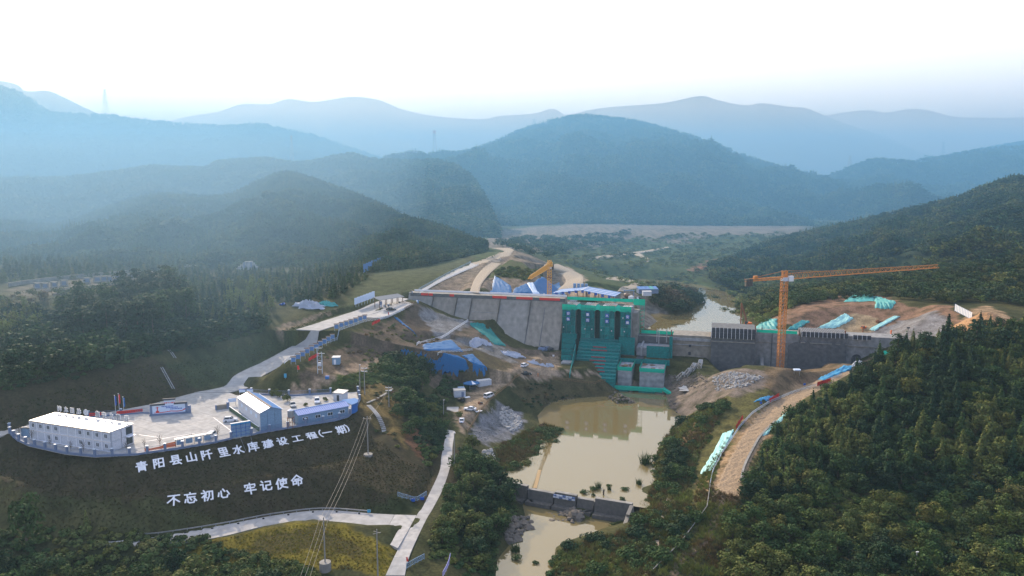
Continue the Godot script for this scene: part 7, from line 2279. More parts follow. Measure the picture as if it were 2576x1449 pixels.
# -- sheets and nets laid over bare slopes
func covers() -> void:
	cover("bright blue sheeting on the slope beside the branch track", [v3(-11.77, 15.02, -414.44), v3(-0.15, 14.15, -424.18), v3(-0.77, 16.94, -434.62), v3(-10.14, 20.27, -454.89)], M.tarp_blue, 0.5)
	cover("blue-teal sheeting behind the crest left of the pale strip", [v3(0.3, 14.15, -424.18), v3(12.35, 13.53, -424.28), v3(8.07, 17.72, -438), v3(1.07, 15.75, -429.94)], M.tarp_blue, 0.6)
	cover("pale strip of sheeting between two blue covers behind the crest", [v3(11.3, 13.67, -424.34), v3(15.38, 13.3, -424.78), v3(11.7, 17.69, -440.5), v3(8.23, 17.81, -438.51)], M.print_pale, 0.75)
	cover("blue-teal sheeting behind the crest around the yellow crane", [v3(15.38, 13.3, -424.78), v3(30.37, 10.3, -445.52), v3(29.57, 10.91, -493.92), v3(12.03, 17.77, -441.1)], M.tarp_blue, 0.6)
	cover("small blue cover beside the gate yard's brown railing", [v3(-46.43, 14.31, -386.23), v3(-48.55, 13, -410.29), v3(-50.69, 15.11, -413.85), v3(-53.31, 14.32, -411.27)], M.tarp_blue, 0.4)
	cover("narrow strip of blue sheeting down the brown bank", [v3(-43.77, 6.56, -350.76), v3(-42.97, 5.78, -350.2), v3(-53.8, 11.53, -365.43), v3(-55.23, 12.08, -364.63)], M.tarp_blue, 0.35)
	cover("large bright blue cover on the upper berm", [v3(-36.69, 1.61, -326.41), v3(-21.18, 1.51, -337.43), v3(-27.52, 4.06, -351.08), v3(-38.64, 5.35, -333.95)], M.tarp_blue, 0.5)
	cover("torn end of blue sheeting left of the large cover", [v3(-47.21, 2.57, -326.41), v3(-38.46, 0.41, -326.41), v3(-37.81, 4.72, -326.41), v3(-47.16, 5.2, -326.41)], M.tarp_blue, 0.4)
	cover("lower blue cover, its left half", [v3(-28.51, -6.61, -325.63), v3(-18, -7.3, -326.41), v3(-22.26, 1.19, -329.74), v3(-30.83, 1.13, -326.41)], M.tarp_blue, 0.5)
	cover("lower blue cover, its right half beyond a brown gully", [v3(-16.22, -5.25, -326.41), v3(-10.34, -4.88, -326.41), v3(-17.4, 0.38, -339.12), v3(-21.21, 1.04, -331.98)], M.tarp_blue, 0.5)
	cover("blue sheet spread behind the trees left of the lower cover", [v3(-39.82, -1.34, -322.76), v3(-29.72, -3.44, -326.41), v3(-31.42, 0.77, -326.41), v3(-38.47, 0.17, -326.41)], M.tarp_blue, 0.4)
	cover("teal net hanging down the side of the dam's foot", [v3(-8.2, -0.62, -363.21), v3(-2.75, -2.24, -365.75), v3(-10.75, 2.87, -386.09), v3(-15.92, 3.15, -377.6)], M.green_net, 0.5)
	cover("teal net across the gravel above the white sheeting", [v3(-14.36, 2.24, -371.95), v3(-9.08, 0.58, -373.42), v3(-13.52, 4.46, -386.6), v3(-21.05, 5.08, -385.54)], M.green_net, 0.5)
	# right abutment
	cover("crumpled teal sheeting over the top of the red cutting", [v3(174.81, 11.6, -412.59), v3(187.76, 13.24, -404.19), v3(196.44, 13.47, -426.69), v3(191.37, 12.39, -435.88)], M.tarp_teal, 0.7, 0.9)
	cover("bright teal-blue sheeting at the right end of the red cutting", [v3(182.38, 11.64, -392.14), v3(188.05, 11.94, -387.06), v3(193.13, 14.45, -392.26), v3(193.92, 13.51, -418.45)], M.tarp_teal, 0.7, 0.9)
	cover("pleated teal sheeting left of the orange crane mast", [v3(124.98, -0.67, -399.84), v3(132.59, 1.04, -391.12), v3(136.87, 4.17, -401.94), v3(135.84, 1.31, -419.14)], M.tarp_teal, 0.6, 0.8)
	cover("sloping strip of teal sheeting right of the orange crane mast", [v3(136.77, 1.55, -387.1), v3(141.43, 1.72, -386.23), v3(149.8, 4.98, -391.36), v3(146.43, 5.26, -392.9)], M.tarp_teal, 0.6, 0.5)
	cover("large pale aqua sheet spread on the tan slope", [v3(151.45, 2.64, -385.84), v3(160.86, 3.22, -384.33), v3(170.33, 6.93, -388.41), v3(168.73, 8.74, -394.1)], M.tarp_cyan, 0.7, 0.6)
	cover("pale aqua strip up the edge of the grey gravel slope", [v3(173.23, 3.86, -376.8), v3(174.49, 3.56, -374.18), v3(188.42, 9.85, -378.45), v3(186.95, 9.77, -380.43)], M.tarp_cyan, 0.6, 0.3)
	cover("long sky-blue sheet on the bank below the arched opening", [v3(125.5, -5.09, -316.18), v3(126.57, -5.13, -313.65), v3(145.67, -2.77, -329.58), v3(142.98, -3.4, -332.14)], M.tarp_sky, 0.5, 0.4)
	cover("sky-blue sheet at the bend of the dirt road", [v3(88.77, -5.15, -282.78), v3(95.36, -5.66, -286.69), v3(100.36, -5.76, -293.04), v3(93.13, -4.67, -286.99)], M.tarp_sky, 0.35, 0.3)
	cover("long pale aqua sheet down the left edge of the dirt road", [v3(58.43, -14.14, -235.24), v3(62.2, -12.44, -235.03), v3(76.79, -8.76, -263.15), v3(72.14, -9.97, -261.71)], M.tarp_cyan, 0.35, 0.35)
	cover("narrow pale aqua sheet on the right edge of the dirt road", [v3(83.45, -8.6, -254.77), v3(85.69, -8.43, -256), v3(103.49, -6.29, -280.24), v3(99.39, -7, -277.08)], M.tarp_cyan, 0.45, 0.35)
	cover("small green net among the trees at the right wing's end", [v3(164.95, -1.31, -344.27), v3(165.46, -1.11, -339.62), v3(167.79, -0.1, -343.4), v3(166.15, -0.54, -346.44)], M.green_net_bright, 0.8, 0.4)

func cover(label: String, pts: Array, m: Material, lift: float, wave := 0.35) -> void:
	tag(piece("sheeting", drape(pts, 16, lift, wave), m), label, "sheeting")

# -- the old weir, rocks and water plants
func boulder(seed_: int) -> ArrayMesh:
	var s := Shape.new()
	var f := FastNoiseLite.new()
	f.seed = seed_
	f.frequency = 0.9
	var n := 9
	var g := []
	for j in 6:
		for i in n:
			var w := TAU * i / n
			var y := PI * j / 5.0
			var p := v3(cos(w) * sin(y), cos(y) * 0.7, sin(w) * sin(y))
			g.append(p * (0.5 + 0.28 * f.get_noise_3dv(p * 1.6)))
	for j in 5:
		for i in n:
			var k := j * n + i
			var k2 := j * n + (i + 1) % n
			s.quad(g[k + n], g[k], g[k2], g[k2 + n])
	return s.done()

func rubble(called: String, poly: PackedVector2Array, count: int, lo: float, hi: float, m: Material, lift := 0.0) -> void:
	rng.seed = count + int(poly[0].x * 10.0)
	var box := Rect2(poly[0], Vector2.ZERO)
	for p in poly: box = box.expand(p)
	var mm := MultiMesh.new()
	mm.transform_format = MultiMesh.TRANSFORM_3D
	mm.mesh = boulder(5)
	var at := []
	var tries := 0
	while at.size() < count and tries < count * 12:
		tries += 1
		var q := v2(rng.randf_range(box.position.x, box.end.x), rng.randf_range(box.position.y, box.end.y))
		if Geometry2D.is_point_in_polygon(q, poly):
			var sz := lerpf(lo, hi, pow(rng.randf(), 2.5))
			at.append(Transform3D(Basis.from_euler(v3(rng.randf() * TAU, rng.randf() * TAU, rng.randf())).scaled(v3(sz, sz * rng.randf_range(0.6, 1.0), sz * rng.randf_range(0.7, 1.3))), on_ground(q.x, q.y, sz * 0.12 + lift)))
	mm.instance_count = at.size()
	for i in at.size(): mm.set_instance_transform(i, at[i])
	var o := MultiMeshInstance3D.new()
	o.multimesh = mm
	o.material_override = m
	o.name = named(called)
	o.set_meta("kind", "stuff")
	add_child(o)

func weir_and_river() -> void:
	var w := thing("old_weir", "old dark concrete weir holding back the pond, one part grassed over", "weir")
	var top := [v3(-5.51, -16.6, -238.25), v3(0.6, -16.6, -233.94), v3(4.68, -16.6, -231.52), v3(5.37, -17.6, -231.78), v3(12.78, -17.6, -228.36), v3(13.19, -17, -228.19), v3(19.34, -17, -225.26), v3(19.68, -17.7, -225.27), v3(24.28, -17.7, -223.23), v3(24.68, -16.6, -222.48), v3(34.88, -16.6, -218.3)]
	for i in top.size() - 1:
		var a: Vector3 = top[i]
		var b: Vector3 = top[i + 1]
		if a.distance_to(b) < 1.2: continue
		var y := minf(a.y, b.y)
		var f := (b - a)
		f.y = 0
		var n := v3(-f.z, 0, f.x).normalized()
		if n.z < 0: n = -n
		a.y = y
		b.y = y
		var s := Shape.new()
		var dn := v3(0, y + 21.2, 0)
		s.hexa([a - dn + n * 1.6, b - dn + n * 1.6, b - dn - n * 0.9, a - dn - n * 0.9, a + n * 0.25, b + n * 0.25, b - n * 0.9, a - n * 0.9])
		piece("weir_wall", s.done(), M.old_concrete, w)
		s = Shape.new()
		s.hexa([a + n * 0.35 + v3(0, 0.02, 0), b + n * 0.35 + v3(0, 0.02, 0), b - n * 0.95 + v3(0, 0.02, 0), a - n * 0.95 + v3(0, 0.02, 0), a + n * 0.35 + v3(0, 0.22, 0), b + n * 0.35 + v3(0, 0.22, 0), b - n * 0.95 + v3(0, 0.22, 0), a - n * 0.95 + v3(0, 0.22, 0)])
		piece("coping", s.done(), M.concrete, w)
		s = Shape.new()
		s.hexa([a - dn + n * 3.6, b - dn + n * 3.6, b - dn + n * 1.2, a - dn + n * 1.2, v3(a.x, -20.2, a.z) + n * 3.4, v3(b.x, -20.2, b.z) + n * 3.4, v3(b.x, -20.2, b.z) + n * 1.1, v3(a.x, -20.2, a.z) + n * 1.1])
		piece("apron", s.done(), M.old_concrete, w)
	var wing := Shape.new()
	for q in [[v3(34.88, -16.6, -218.3), v3(33.29, -18, -214.98)], [v3(33.45, -18.6, -215.94), v3(31.13, -20, -209.39)]]:
		wing.bar(q[0] - v3(0, 1.6, 0), q[1] - v3(0, 1.6, 0), 1.1, 3.4)
	piece("wing_wall", wing.done(), M.concrete_a, w)
	var sack := Shape.new()
	net_wall(sack, 0, 1, 0, 1, 0, 0.0)
	var sa := v3(12.86, -17.6, -228.15)
	var sb := v3(19.19, -17.6, -225.44)
	var st := thing("sandbags", "blue and white sandbags patching the grassed part of the weir", "sandbags", sa, bearing(sa, sb))
	for k in 14: box_piece("sandbag", v3(0.4 + (k % 7) * sa.distance_to(sb) / 7.0, 0.05 - (k / 7) * 0.5, 0.75 + (k / 7) * 0.12), v3(0.85, 0.45, 0.5), M.panel if k % 3 else M.bag_blue, st, Basis(Vector3.UP, rng.randf_range(-0.2, 0.2)))
	# a pale sluice board lying in the shallows
	var pa := v3(9.11, -17.95, -248.61)
	var pb := v3(7.13, -17.95, -233.5)
	var sl := Shape.new()
	sl.bar(pa, pb, 1.1, 0.2)
	tag(piece("sunken_wall", sl.done(), M.mud_wall), "straight pale sunken wall running out from the weir under the water", "wall")
	# stones
	rubble("rubble", PackedVector2Array([v2(5.3, -226.3), v2(14, -226.7), v2(20.3, -222), v2(20.8, -218.6), v2(16.4, -213.7), v2(12.6, -216.4), v2(9.6, -223)]), 420, 0.35, 1.7, M.rock)
	rubble("rubble", PackedVector2Array([v2(-1, -214.5), v2(4.2, -220.8), v2(5.8, -216.4), v2(3.7, -209.3), v2(0.5, -203.5), v2(-1.7, -203.3)]), 160, 0.5, 2.4, M.rock)
	rubble("rubble", PackedVector2Array([v2(-4.7, -302.3), v2(-1.5, -308.1), v2(4, -299.1), v2(3.4, -290.6), v2(-0.3, -285.2), v2(-4.6, -291.7)]), 420, 0.5, 1.9, M.rock_pale)
	rubble("rubble", PackedVector2Array([v2(-10.1, -256.4), v2(-7, -261), v2(-5.4, -252.3), v2(-7.5, -248.3), v2(-9.9, -250.6)]), 130, 0.5, 1.6, M.rock_pale)
	rubble("rubble", PackedVector2Array([v2(40.8, -334.3), v2(56.7, -342.9), v2(68.2, -326.7), v2(67.4, -311), v2(57.2, -323.9), v2(43.2, -325)]), 420, 0.4, 1.6, M.rock)
	rubble("rubble", PackedVector2Array([v2(82.9, -320.8), v2(95.9, -310.6), v2(100.1, -306.1), v2(87.6, -296.9), v2(81.9, -307.7)]), 500, 0.4, 1.4, M.rock_pale)
	rubble("rubble", PackedVector2Array([v2(-15.3, -274.8), v2(-5.9, -305.2), v2(0.8, -308.9), v2(-4.4, -280.8), v2(-10.9, -265.3)]), 600, 0.15, 0.7, M.gravel)
	rubble("rubble", PackedVector2Array([v2(13.7, -322.8), v2(20, -331.2), v2(41, -336), v2(41.8, -333.1), v2(21.1, -329.7), v2(13.2, -310.8)]), 200, 0.2, 0.8, M.rock)
	rubble("rubble", PackedVector2Array([v2(71, -354), v2(80.3, -350.3), v2(84.1, -325.8), v2(79.3, -315), v2(71.8, -338.5)]), 300, 0.3, 1.2, M.rock)
	var spots := [v3(7.23, -22, -230.55), v3(11.47, -22, -218.22), v3(18.27, -20.36, -219.7), v3(3.73, -21.53, -214.44), v3(1.94, -21.36, -209.67), v3(5.14, -22, -213.12), v3(19.61, -20.86, -219.08), v3(8.64, -22, -229.53), v3(1.3, -21.59, -205.88)]
	for k in spots.size():
		var b := piece("boulder", boulder(20 + k), M.rock)
		b.position = spots[k]
		b.scale = Vector3.ONE * rng.randf_range(2.4, 4.2)
		tag(b, "large rounded brown boulder in the stream bed below the weir", "boulder", "boulders below the weir")
	# stacked cages of steel beside the outlet
	for k in 4:
		var t := thing("steel_cage", "lattice steel cage leaning with others beside the outlet block", "steel cage", on_ground(74.29878187858782 + k * 3.0, -345.46537378400285 + (k % 2) * 1.5, 0.6), 0.7 + k * 0.15, "steel cages beside the outlet")
		var s := Shape.new()
		lattice(s, v3(0, 0.6, 0), v3(4.2, 2.4, 0), 1.6, 1.6, 1.4, 0.16)
		piece("lattice", s.done(), M.steel, t)
		box_piece("end_plate", v3(4.2, 2.4, 0), v3(0.2, 1.6, 1.7), M.panel, t)
	flat_sheet("sheet_stack", "grey corrugated sheets lying on the mud beside the outlet", on_ground(74.47605869230249, -328.9977835794148, 0.2), v2(9.0, 5.0), M.steel)
	# stump in the pond
	var stp := piece("post", Shape.new().tube(Vector3.ZERO, v3(0.1, 2.0, 0), 0.22, 0.3, 7).done(), M.bark)
	stp.position = v3(27.7, -18.3, -228.55)
	tag(stp, "dark post standing alone in the pond before the weir", "post")

# -- right bank: banners along the track, ruined houses, hoardings
func right_bank() -> void:
	banner(v3(121.43, -5.47, -306.37), v3(128.83, -5.11, -311.4), 1.6, "wide red banner beside the upper end of the dirt road")
	banner(v3(95.77, -6.29, -285.92), v3(101.78, -6.3, -293.4), 1.6, "red banner at the bend of the dirt road")
	banner(v3(76.87, -8.82, -262.42), v3(80.98, -7.33, -268.94), 1.6, "dull red banner above the long aqua sheet")
	rail("track_railing", "light pipe railing along the left edge of the dirt road", [v3(58.22, -12.57, -222.08), v3(61.58, -12.26, -232.25), v3(69.63, -11.01, -248.57), v3(78.03, -8.54, -262.5), v3(85.83, -6.32, -272.88), v3(96.05, -6.35, -286.15), v3(108.42, -6.03, -297.87), v3(119.98, -5.52, -305.73), v3(136.99, -4.53, -320.35)], 1.0, 3.0, M.fence_pale)
	var rp := Shape.new()
	var line := [v3(58.12, -12.57, -221.65), v3(56, -12.86, -214.66), v3(54.01, -13.42, -208.34), v3(49.75, -14.33, -201.48), v3(43.19, -15.7, -191.38), v3(38.49, -16.43, -185.38), v3(34.01, -17, -179.51)]
	for i in line.size() - 1: rp.tube(line[i] + v3(0, 0.7, 0), line[i + 1] + v3(0, 0.7, 0), 0.13, 0.13, 6)
	tag(piece("pipe", rp.done(), M.concrete), "pale pipe running down the grassy ridge below the dirt road", "pipe")
	var kb := Shape.new()
	var kl := curve([v3(67.84, -11.74, -223.83), v3(71.49, -10.81, -233.13), v3(78.49, -9.35, -246.56), v3(83.41, -8.57, -255.25), v3(91.95, -7.58, -267.21)], 5)
	for i in kl.size() - 1: kb.bar(kl[i] + v3(0, 0.2, 0), kl[i + 1] + v3(0, 0.2, 0), 0.7, 0.7)
	tag(piece("kerb", kb.done(), M.concrete), "concrete kerb wall along the right edge of the dirt road", "kerb")
	var bg := Shape.new()
	bg.box(v3(50.79, -14.11, -203.08) + v3(0, 0.6, 0), v3(1.2, 0.9, 0.8))
	tag(piece("sack", bg.done(), M.sign_blue), "blue sack lying by the pipe on the grassy ridge", "sack")
	box_sign(v3(116.35, -5.61, -306.05) + v3(0, 0.5, 0), "blue box beside the dirt road railing", M.sign_blue)
	box_sign(v3(91.31, -5.67, -281.34) + v3(0, 0.2, 0), "small dark blue box at the bend of the railing", M.sign_blue)
	var tb := thing("canopy", "small white-topped canopy on posts near the orange crane", "canopy", v3(115.52, -2.6, -312.84))
	box_piece("top", v3(0, 2.4, 0), v3(2.6, 0.5, 1.8), M.print_pale, tb)
	for x in [-1.1, 1.1]: box_piece("post", v3(x, 1.1, 0), v3(0.1, 2.4, 0.1), M.steel, tb)
	tarp_pile("covered_pile", "small heap of white bags in front of the arched opening", v3(147.14, -2.03, -329.54), 2.4, 1.5, M.white)
	# hoarding and concrete bins on the right rim
	var ha := v3(202.35, 16.37, -356.55)
	var hb := v3(201.51, 15.03, -341.43)
	var hd := thing("hoarding", "white panel hoarding with blue frame above the gravel slope", "hoarding", ha, bearing(ha, hb))
	var hl := v2(ha.x - hb.x, ha.z - hb.z).length()
	for k in 11:
		var y := (hb.y - ha.y) * k / 11.0
		box_piece("panel", v3((k + 0.5) * hl / 11.0, 1.7 + y, 0), v3(hl / 11.0 - 0.12, 3.0, 0.1), M.white, hd)
		box_piece("frame", v3(k * hl / 11.0, 1.7 + y, 0.02), v3(0.14, 3.4, 0.16), M.blue_board, hd)
	var bn := thing("concrete_bins", "open concrete bins with blue beams on the orange mound", "bins", v3(229.18, 11.55, -372), -0.15)
	for k in 3: box_piece("bay_wall", v3(k * 7.5, 2.2, -3.0), v3(0.5, 4.4, 7.0), M.concrete, bn)
	box_piece("front_wall", v3(7.5, 1.8, 0.4), v3(15.0, 3.6, 0.5), M.concrete, bn)
	for k in 5: box_piece("beam", v3(7.5, 4.5, -6.0 + k * 1.4), v3(15.4, 0.2, 0.3), M.blue_wall, bn)
	var ms := Shape.new()
	var mb: Material = M.dirt_orange
	tag(piece("spoil_mound", mound(v3(200.63, 14.97, -333.27), 12.0, 5.0).done(), mb), "orange earth mound before the concrete bins", "mound")
	for q in [[v3(171.5, 3.98, -379), "orange site gear on the tan road beside the aqua strip", M.orange], [v3(179.2, 6.83, -379.95), "dark machine parked where the tan road meets the gravel", M.rust], [v3(172.32, 1.69, -370.02), "white and green bundles at the foot of the gravel slope", M.white]]:
		heap("site_gear", q[1], q[0], 2.6, 1.4, q[2])
	var lm := thing("floodlight", "dark floodlight post on the grey gravel slope", "floodlight", v3(177.78, 4.79, -348.85))
	box_piece("post", v3(0, 2.6, 0), v3(0.16, 5.2, 0.16), M.formwork, lm)
	box_piece("lamp_head", v3(0, 5.3, 0), v3(1.3, 0.6, 0.4), M.formwork, lm)
	for q in [[v3(176.81, 3.78, -362.46), "orange marker post at the right wing's end"], [v3(169.86, 2.59, -376.29), "dark post standing behind the short formwork"]]:
		var s := Shape.new()
		s.box(q[0] + v3(0, 1.2, 0), v3(0.45, 2.6, 0.45))
		tag(piece("marker_post", s.done(), M.orange if q[1].begins_with("orange") else M.rust), q[1], "post")
	old_house("ruined_house", "ruined house with collapsing dark roof and mud gable at the lower right", v3(107.84, -17.95, -205) - v3(0, 3.2, 0), deg_to_rad(-8), v3(17.0, 3.4, 6.0))
	old_house("ruined_house", "small ruined house with brown tiled roof among bushes", v3(127.53, -18.12, -222) - v3(0, 2.4, 0), deg_to_rad(-38), v3(8.5, 2.6, 5.5))
	heap("dump", "blue and grey junk in the shadow of the wooded slope", v3(138.94, -10.84, -225.04), 3.0, 1.8, M.tarp_sky)

func mound(at: Vector3, r: float, h: float) -> Shape:
	var s := Shape.new()
	var n := 28
	var g := []
	for j in 11:
		for i in n:
			var w := TAU * i / n
			var d := r * j / 10.0
			var x := cos(w) * d
			var z := sin(w) * d
			g.append(on_ground(at.x + x, at.z + z, h * pow(1.0 - j / 10.0, 1.2) + fine.get_noise_2d(x * 6.0, z * 6.0) * 0.4 - 0.1))
	for j in 10:
		for i in n:
			var k := j * n + i
			var k2 := j * n + (i + 1) % n
			s.quad(g[k + n], g[k], g[k2], g[k2 + n])
	return s

func old_house(called: String, label: String, at: Vector3, turn: float, sz: Vector3) -> void:
	var h := thing(called, label, "house", at, turn)
	var W := sz.x
	var H := sz.y
	var D := sz.z
	var s := Shape.new()
	s.hexa([v3(0, -3, 0), v3(0.4, -3, 0), v3(0.4, -3, -D), v3(0, -3, -D), v3(0, H, 0), v3(0.4, H, 0), v3(0.4, H, -D), v3(0, H, -D)])
	s.hexa([v3(0, H, 0), v3(0.4, H, 0), v3(0.4, H, -D), v3(0, H, -D), v3(0, H + 1.9, -D * 0.46), v3(0.4, H + 1.9, -D * 0.46), v3(0.4, H + 1.9, -D * 0.54), v3(0, H + 1.9, -D * 0.54)])
	piece("gable_wall", s.done(), M.mud_wall, h)
	box_piece("front_wall", v3(W * 0.5, H * 0.5 - 1.5, -0.2), v3(W - 0.4, H + 3.0, 0.35), M.mud_wall, h)
	box_piece("rear_wall", v3(W * 0.5, H * 0.5 - 1.5, -D + 0.2), v3(W - 0.4, H + 3.0, 0.35), M.mud_wall, h)
	box_piece("doorway", v3(W * 0.2, 1.0, 0.0), v3(1.3, 2.2, 0.1), M.rubber, h)
	for side in 2:       # courses of tiles, some slipped or gone
		for k in 9:
			for j in int(W / 1.1):
				if rng.randf() < 0.10 + (0.35 if j > W * 0.75 else 0.0): continue
				var t0 := k / 9.0
				var z := (0.6 - t0 * (D * 0.5 + 0.6)) if side == 0 else (-D - 0.6 + t0 * (D * 0.5 + 0.6))
				var y := H - 0.2 + t0 * 2.2
				var q := Shape.new()
				q.box(v3(0.2 + j * 1.1 + rng.randf_range(-0.06, 0.06), y + rng.randf_range(0.0, 0.06), z), v3(1.06, 0.1, 0.46), Basis(Vector3.RIGHT, 0.62 if side == 0 else -0.62))
				piece("tile", q.done(), M.roof_tile if rng.randf() < 0.8 else M.wood, h)
	for k in 5: box_piece("rafter", v3(0.3 + k * W / 5.0, H + 0.75, -D * 0.25), v3(0.16, 0.16, D * 0.62), M.wood, h, Basis(Vector3.RIGHT, 0.62))

# -- pylons and masts on the hills
func pylon(s: Shape, h: float, w: float, arms: Array, r: float) -> void:
	var n := 8
	for k in n:
		var y0 := h * k / n
		var y1 := h * (k + 1) / n
		var a := w * (1.0 - 0.86 * float(k) / n)
		var b := w * (1.0 - 0.86 * float(k + 1) / n)
		for q in [[-1, -1], [1, -1], [1, 1], [-1, 1]]:
			s.bar(v3(q[0] * a, y0, q[1] * a), v3(q[0] * b, y1, q[1] * b), r)
			s.bar(v3(q[0] * a, y0, q[1] * a), v3(-q[1] * b, y1, q[0] * b), r * 0.6)
	for q in arms:
		s.bar(v3(-q[1], h * q[0], 0), v3(q[1], h * q[0], 0), r)
		s.bar(v3(-q[1], h * q[0], 0), v3(0, h * (q[0] - 0.05), 0), r * 0.7)
		s.bar(v3(q[1], h * q[0], 0), v3(0, h * (q[0] - 0.05), 0), r * 0.7)

func masts() -> void:
	for q in [[v3(-1230.99, 252.82, -2450), 82.0, 7.0, "tall faint pylon on the far left ridge", "pylon", 0.5], [v3(-323.67, 94.04, -1180), 41.0, 2.6, "blue-grey telecom mast among trees on the left ridge", "mast", 0.28], [v3(-157.92, 113.76, -1640), 54.0, 5.0, "red-topped lattice mast left of the central mountain", "mast", 0.4], [v3(49.01, 178.48, -1800), 22.0, 4.0, "small pylon at the left shoulder of the central mountain", "pylon", 0.4], [v3(717.04, 88.28, -1700), 30.0, 4.0, "faint pylon on the right ridge, the lower one", "pylon", 0.4], [v3(1235.16, 123.44, -2300), 46.0, 5.0, "faint pylon on the farther right ridge", "pylon", 0.5], [v3(184.47, 206.44, -1800), 14.0, 1.2, "tiny antenna on the central mountain's summit", "mast", 0.35]]:
		var t := thing("lattice_mast" if q[4] == "mast" else "pylon", q[3], q[4], q[0])
		var s := Shape.new()
		var arms := [[0.99, q[2] * 1.3], [0.76, q[2] * 1.1], [0.52, q[2] * 1.4]] if q[4] == "pylon" else [[0.97, q[2] * 0.6], [0.86, q[2] * 0.6]]
		pylon(s, q[1], q[2], arms, q[5])
		piece("lattice", s.done(), M.steel, t)
		if q[4] == "mast":
			for y in [0.9, 0.97]: box_piece("platform", v3(0, q[1] * y, 0), v3(q[2] * 1.3, 0.8, q[2] * 1.3), M.red if q[2] > 4.0 else M.steel, t)

# -- graves on the left hillside
func hillside_graves() -> void:
	var spots := [v3(-237.19, 21.58, -391.61), v3(-233.6, 21.54, -391.89), v3(-229.75, 21.54, -401.87), v3(-224.04, 21.45, -413.08), v3(-221.09, 21.36, -418.11), v3(-218.93, 21.29, -420.83), v3(-216.06, 21.22, -421.33), v3(-214.67, 21.11, -426.66), v3(-210.42, 20.9, -432.92), v3(-208.52, 21.16, -413.02), v3(-198.53, 20.97, -408), v3(-231.13, 21.54, -395.82)]
	var proto: Node3D
	for k in spots.size():
		if proto == null:
			proto = thing("tomb", "pale stone tomb with a small arch on the hillside terrace", "tomb", spots[k], 0.0, "tombs on the hillside terraces")
			box_piece("base", v3(0, 0.3, 0), v3(3.6, 0.6, 2.0), M.concrete, proto)
			for x in [-1.6, 1.6]: box_piece("pillar", v3(x, 1.6, 0), v3(0.5, 2.6, 0.6), M.concrete, proto)
			box_piece("arch", v3(0, 3.0, 0), v3(3.8, 0.5, 0.8), M.concrete, proto)
			box_piece("headstone", v3(0, 1.5, -0.3), v3(2.4, 2.2, 0.3), M.fence_grey, proto)
		else: dup(proto, "pale stone tomb with a small arch on the hillside terrace", spots[k], rng.randf_range(-0.2, 0.2), "tombs on the hillside terraces")
	var wall := Shape.new()
	var ln := curve([v3(-255.31, 21.76, -397.26), v3(-248.79, 21.79, -414.9), v3(-237.18, 21.64, -434.35), v3(-226.13, 21.3, -449.26), v3(-218.07, 21.03, -459.18), v3(-208.57, 20.67, -454.27), v3(-198.42, 20.44, -437.58), v3(-189.3, 20.69, -416.45)], 5)
	for i in ln.size() - 1: wall.bar(on_ground(ln[i].x, ln[i].z, 0.8), on_ground(ln[i + 1].x, ln[i + 1].z, 0.8), 0.6, 2.6)
	tag(piece("terrace_wall", wall.done(), M.concrete), "curved pale retaining wall round the hillside graves", "wall")
	for q in [[v3(-233.16, 21.42, -381.38), v3(-217.34, 21.33, -397.3), v3(-202.24, 20.95, -418.89)], [v3(-219.21, 20.97, -373.53), v3(-209.92, 20.98, -383.4), v3(-198.5, 20.93, -396.17)]]:
		var s := Shape.new()
		var l := curve(q, 6)
		for i in l.size() - 1: s.bar(on_ground(l[i].x, l[i].z, 0.4), on_ground(l[i + 1].x, l[i + 1].z, 0.4), 0.5, 1.2)
		tag(piece("terrace_step", s.done(), M.dirt_pale), "low tan terrace edge among the hillside graves", "terrace", "terrace edges")
	var big := thing("white_tomb", "large white fan-shaped tomb on the wooded hillside", "tomb", v3(-158.38, 21.49, -471.75), 0.2)
	for k in 5: box_piece("tier", v3(0, 0.6 + k * 0.9, -k * 1.2), v3(14.0 - k * 2.4, 1.0, 2.2), M.concrete_new, big)
	for x in [-2.0, 2.0]: box_piece("pillar", v3(x, 3.2, 1.2), v3(0.6, 3.2, 0.6), M.fence_grey, big)
	var hut := thing("white_slab", "small pale slab structure left of the large white tomb", "tomb", v3(-197.76, 20.88, -485.47), 0.0)
	box_piece("slab", v3(0, 0.8, 0), v3(8.0, 1.6, 4.0), M.concrete_new, hut)
	box_piece("rim", v3(0, 1.7, -1.6), v3(8.2, 0.4, 0.6), M.white, hut)

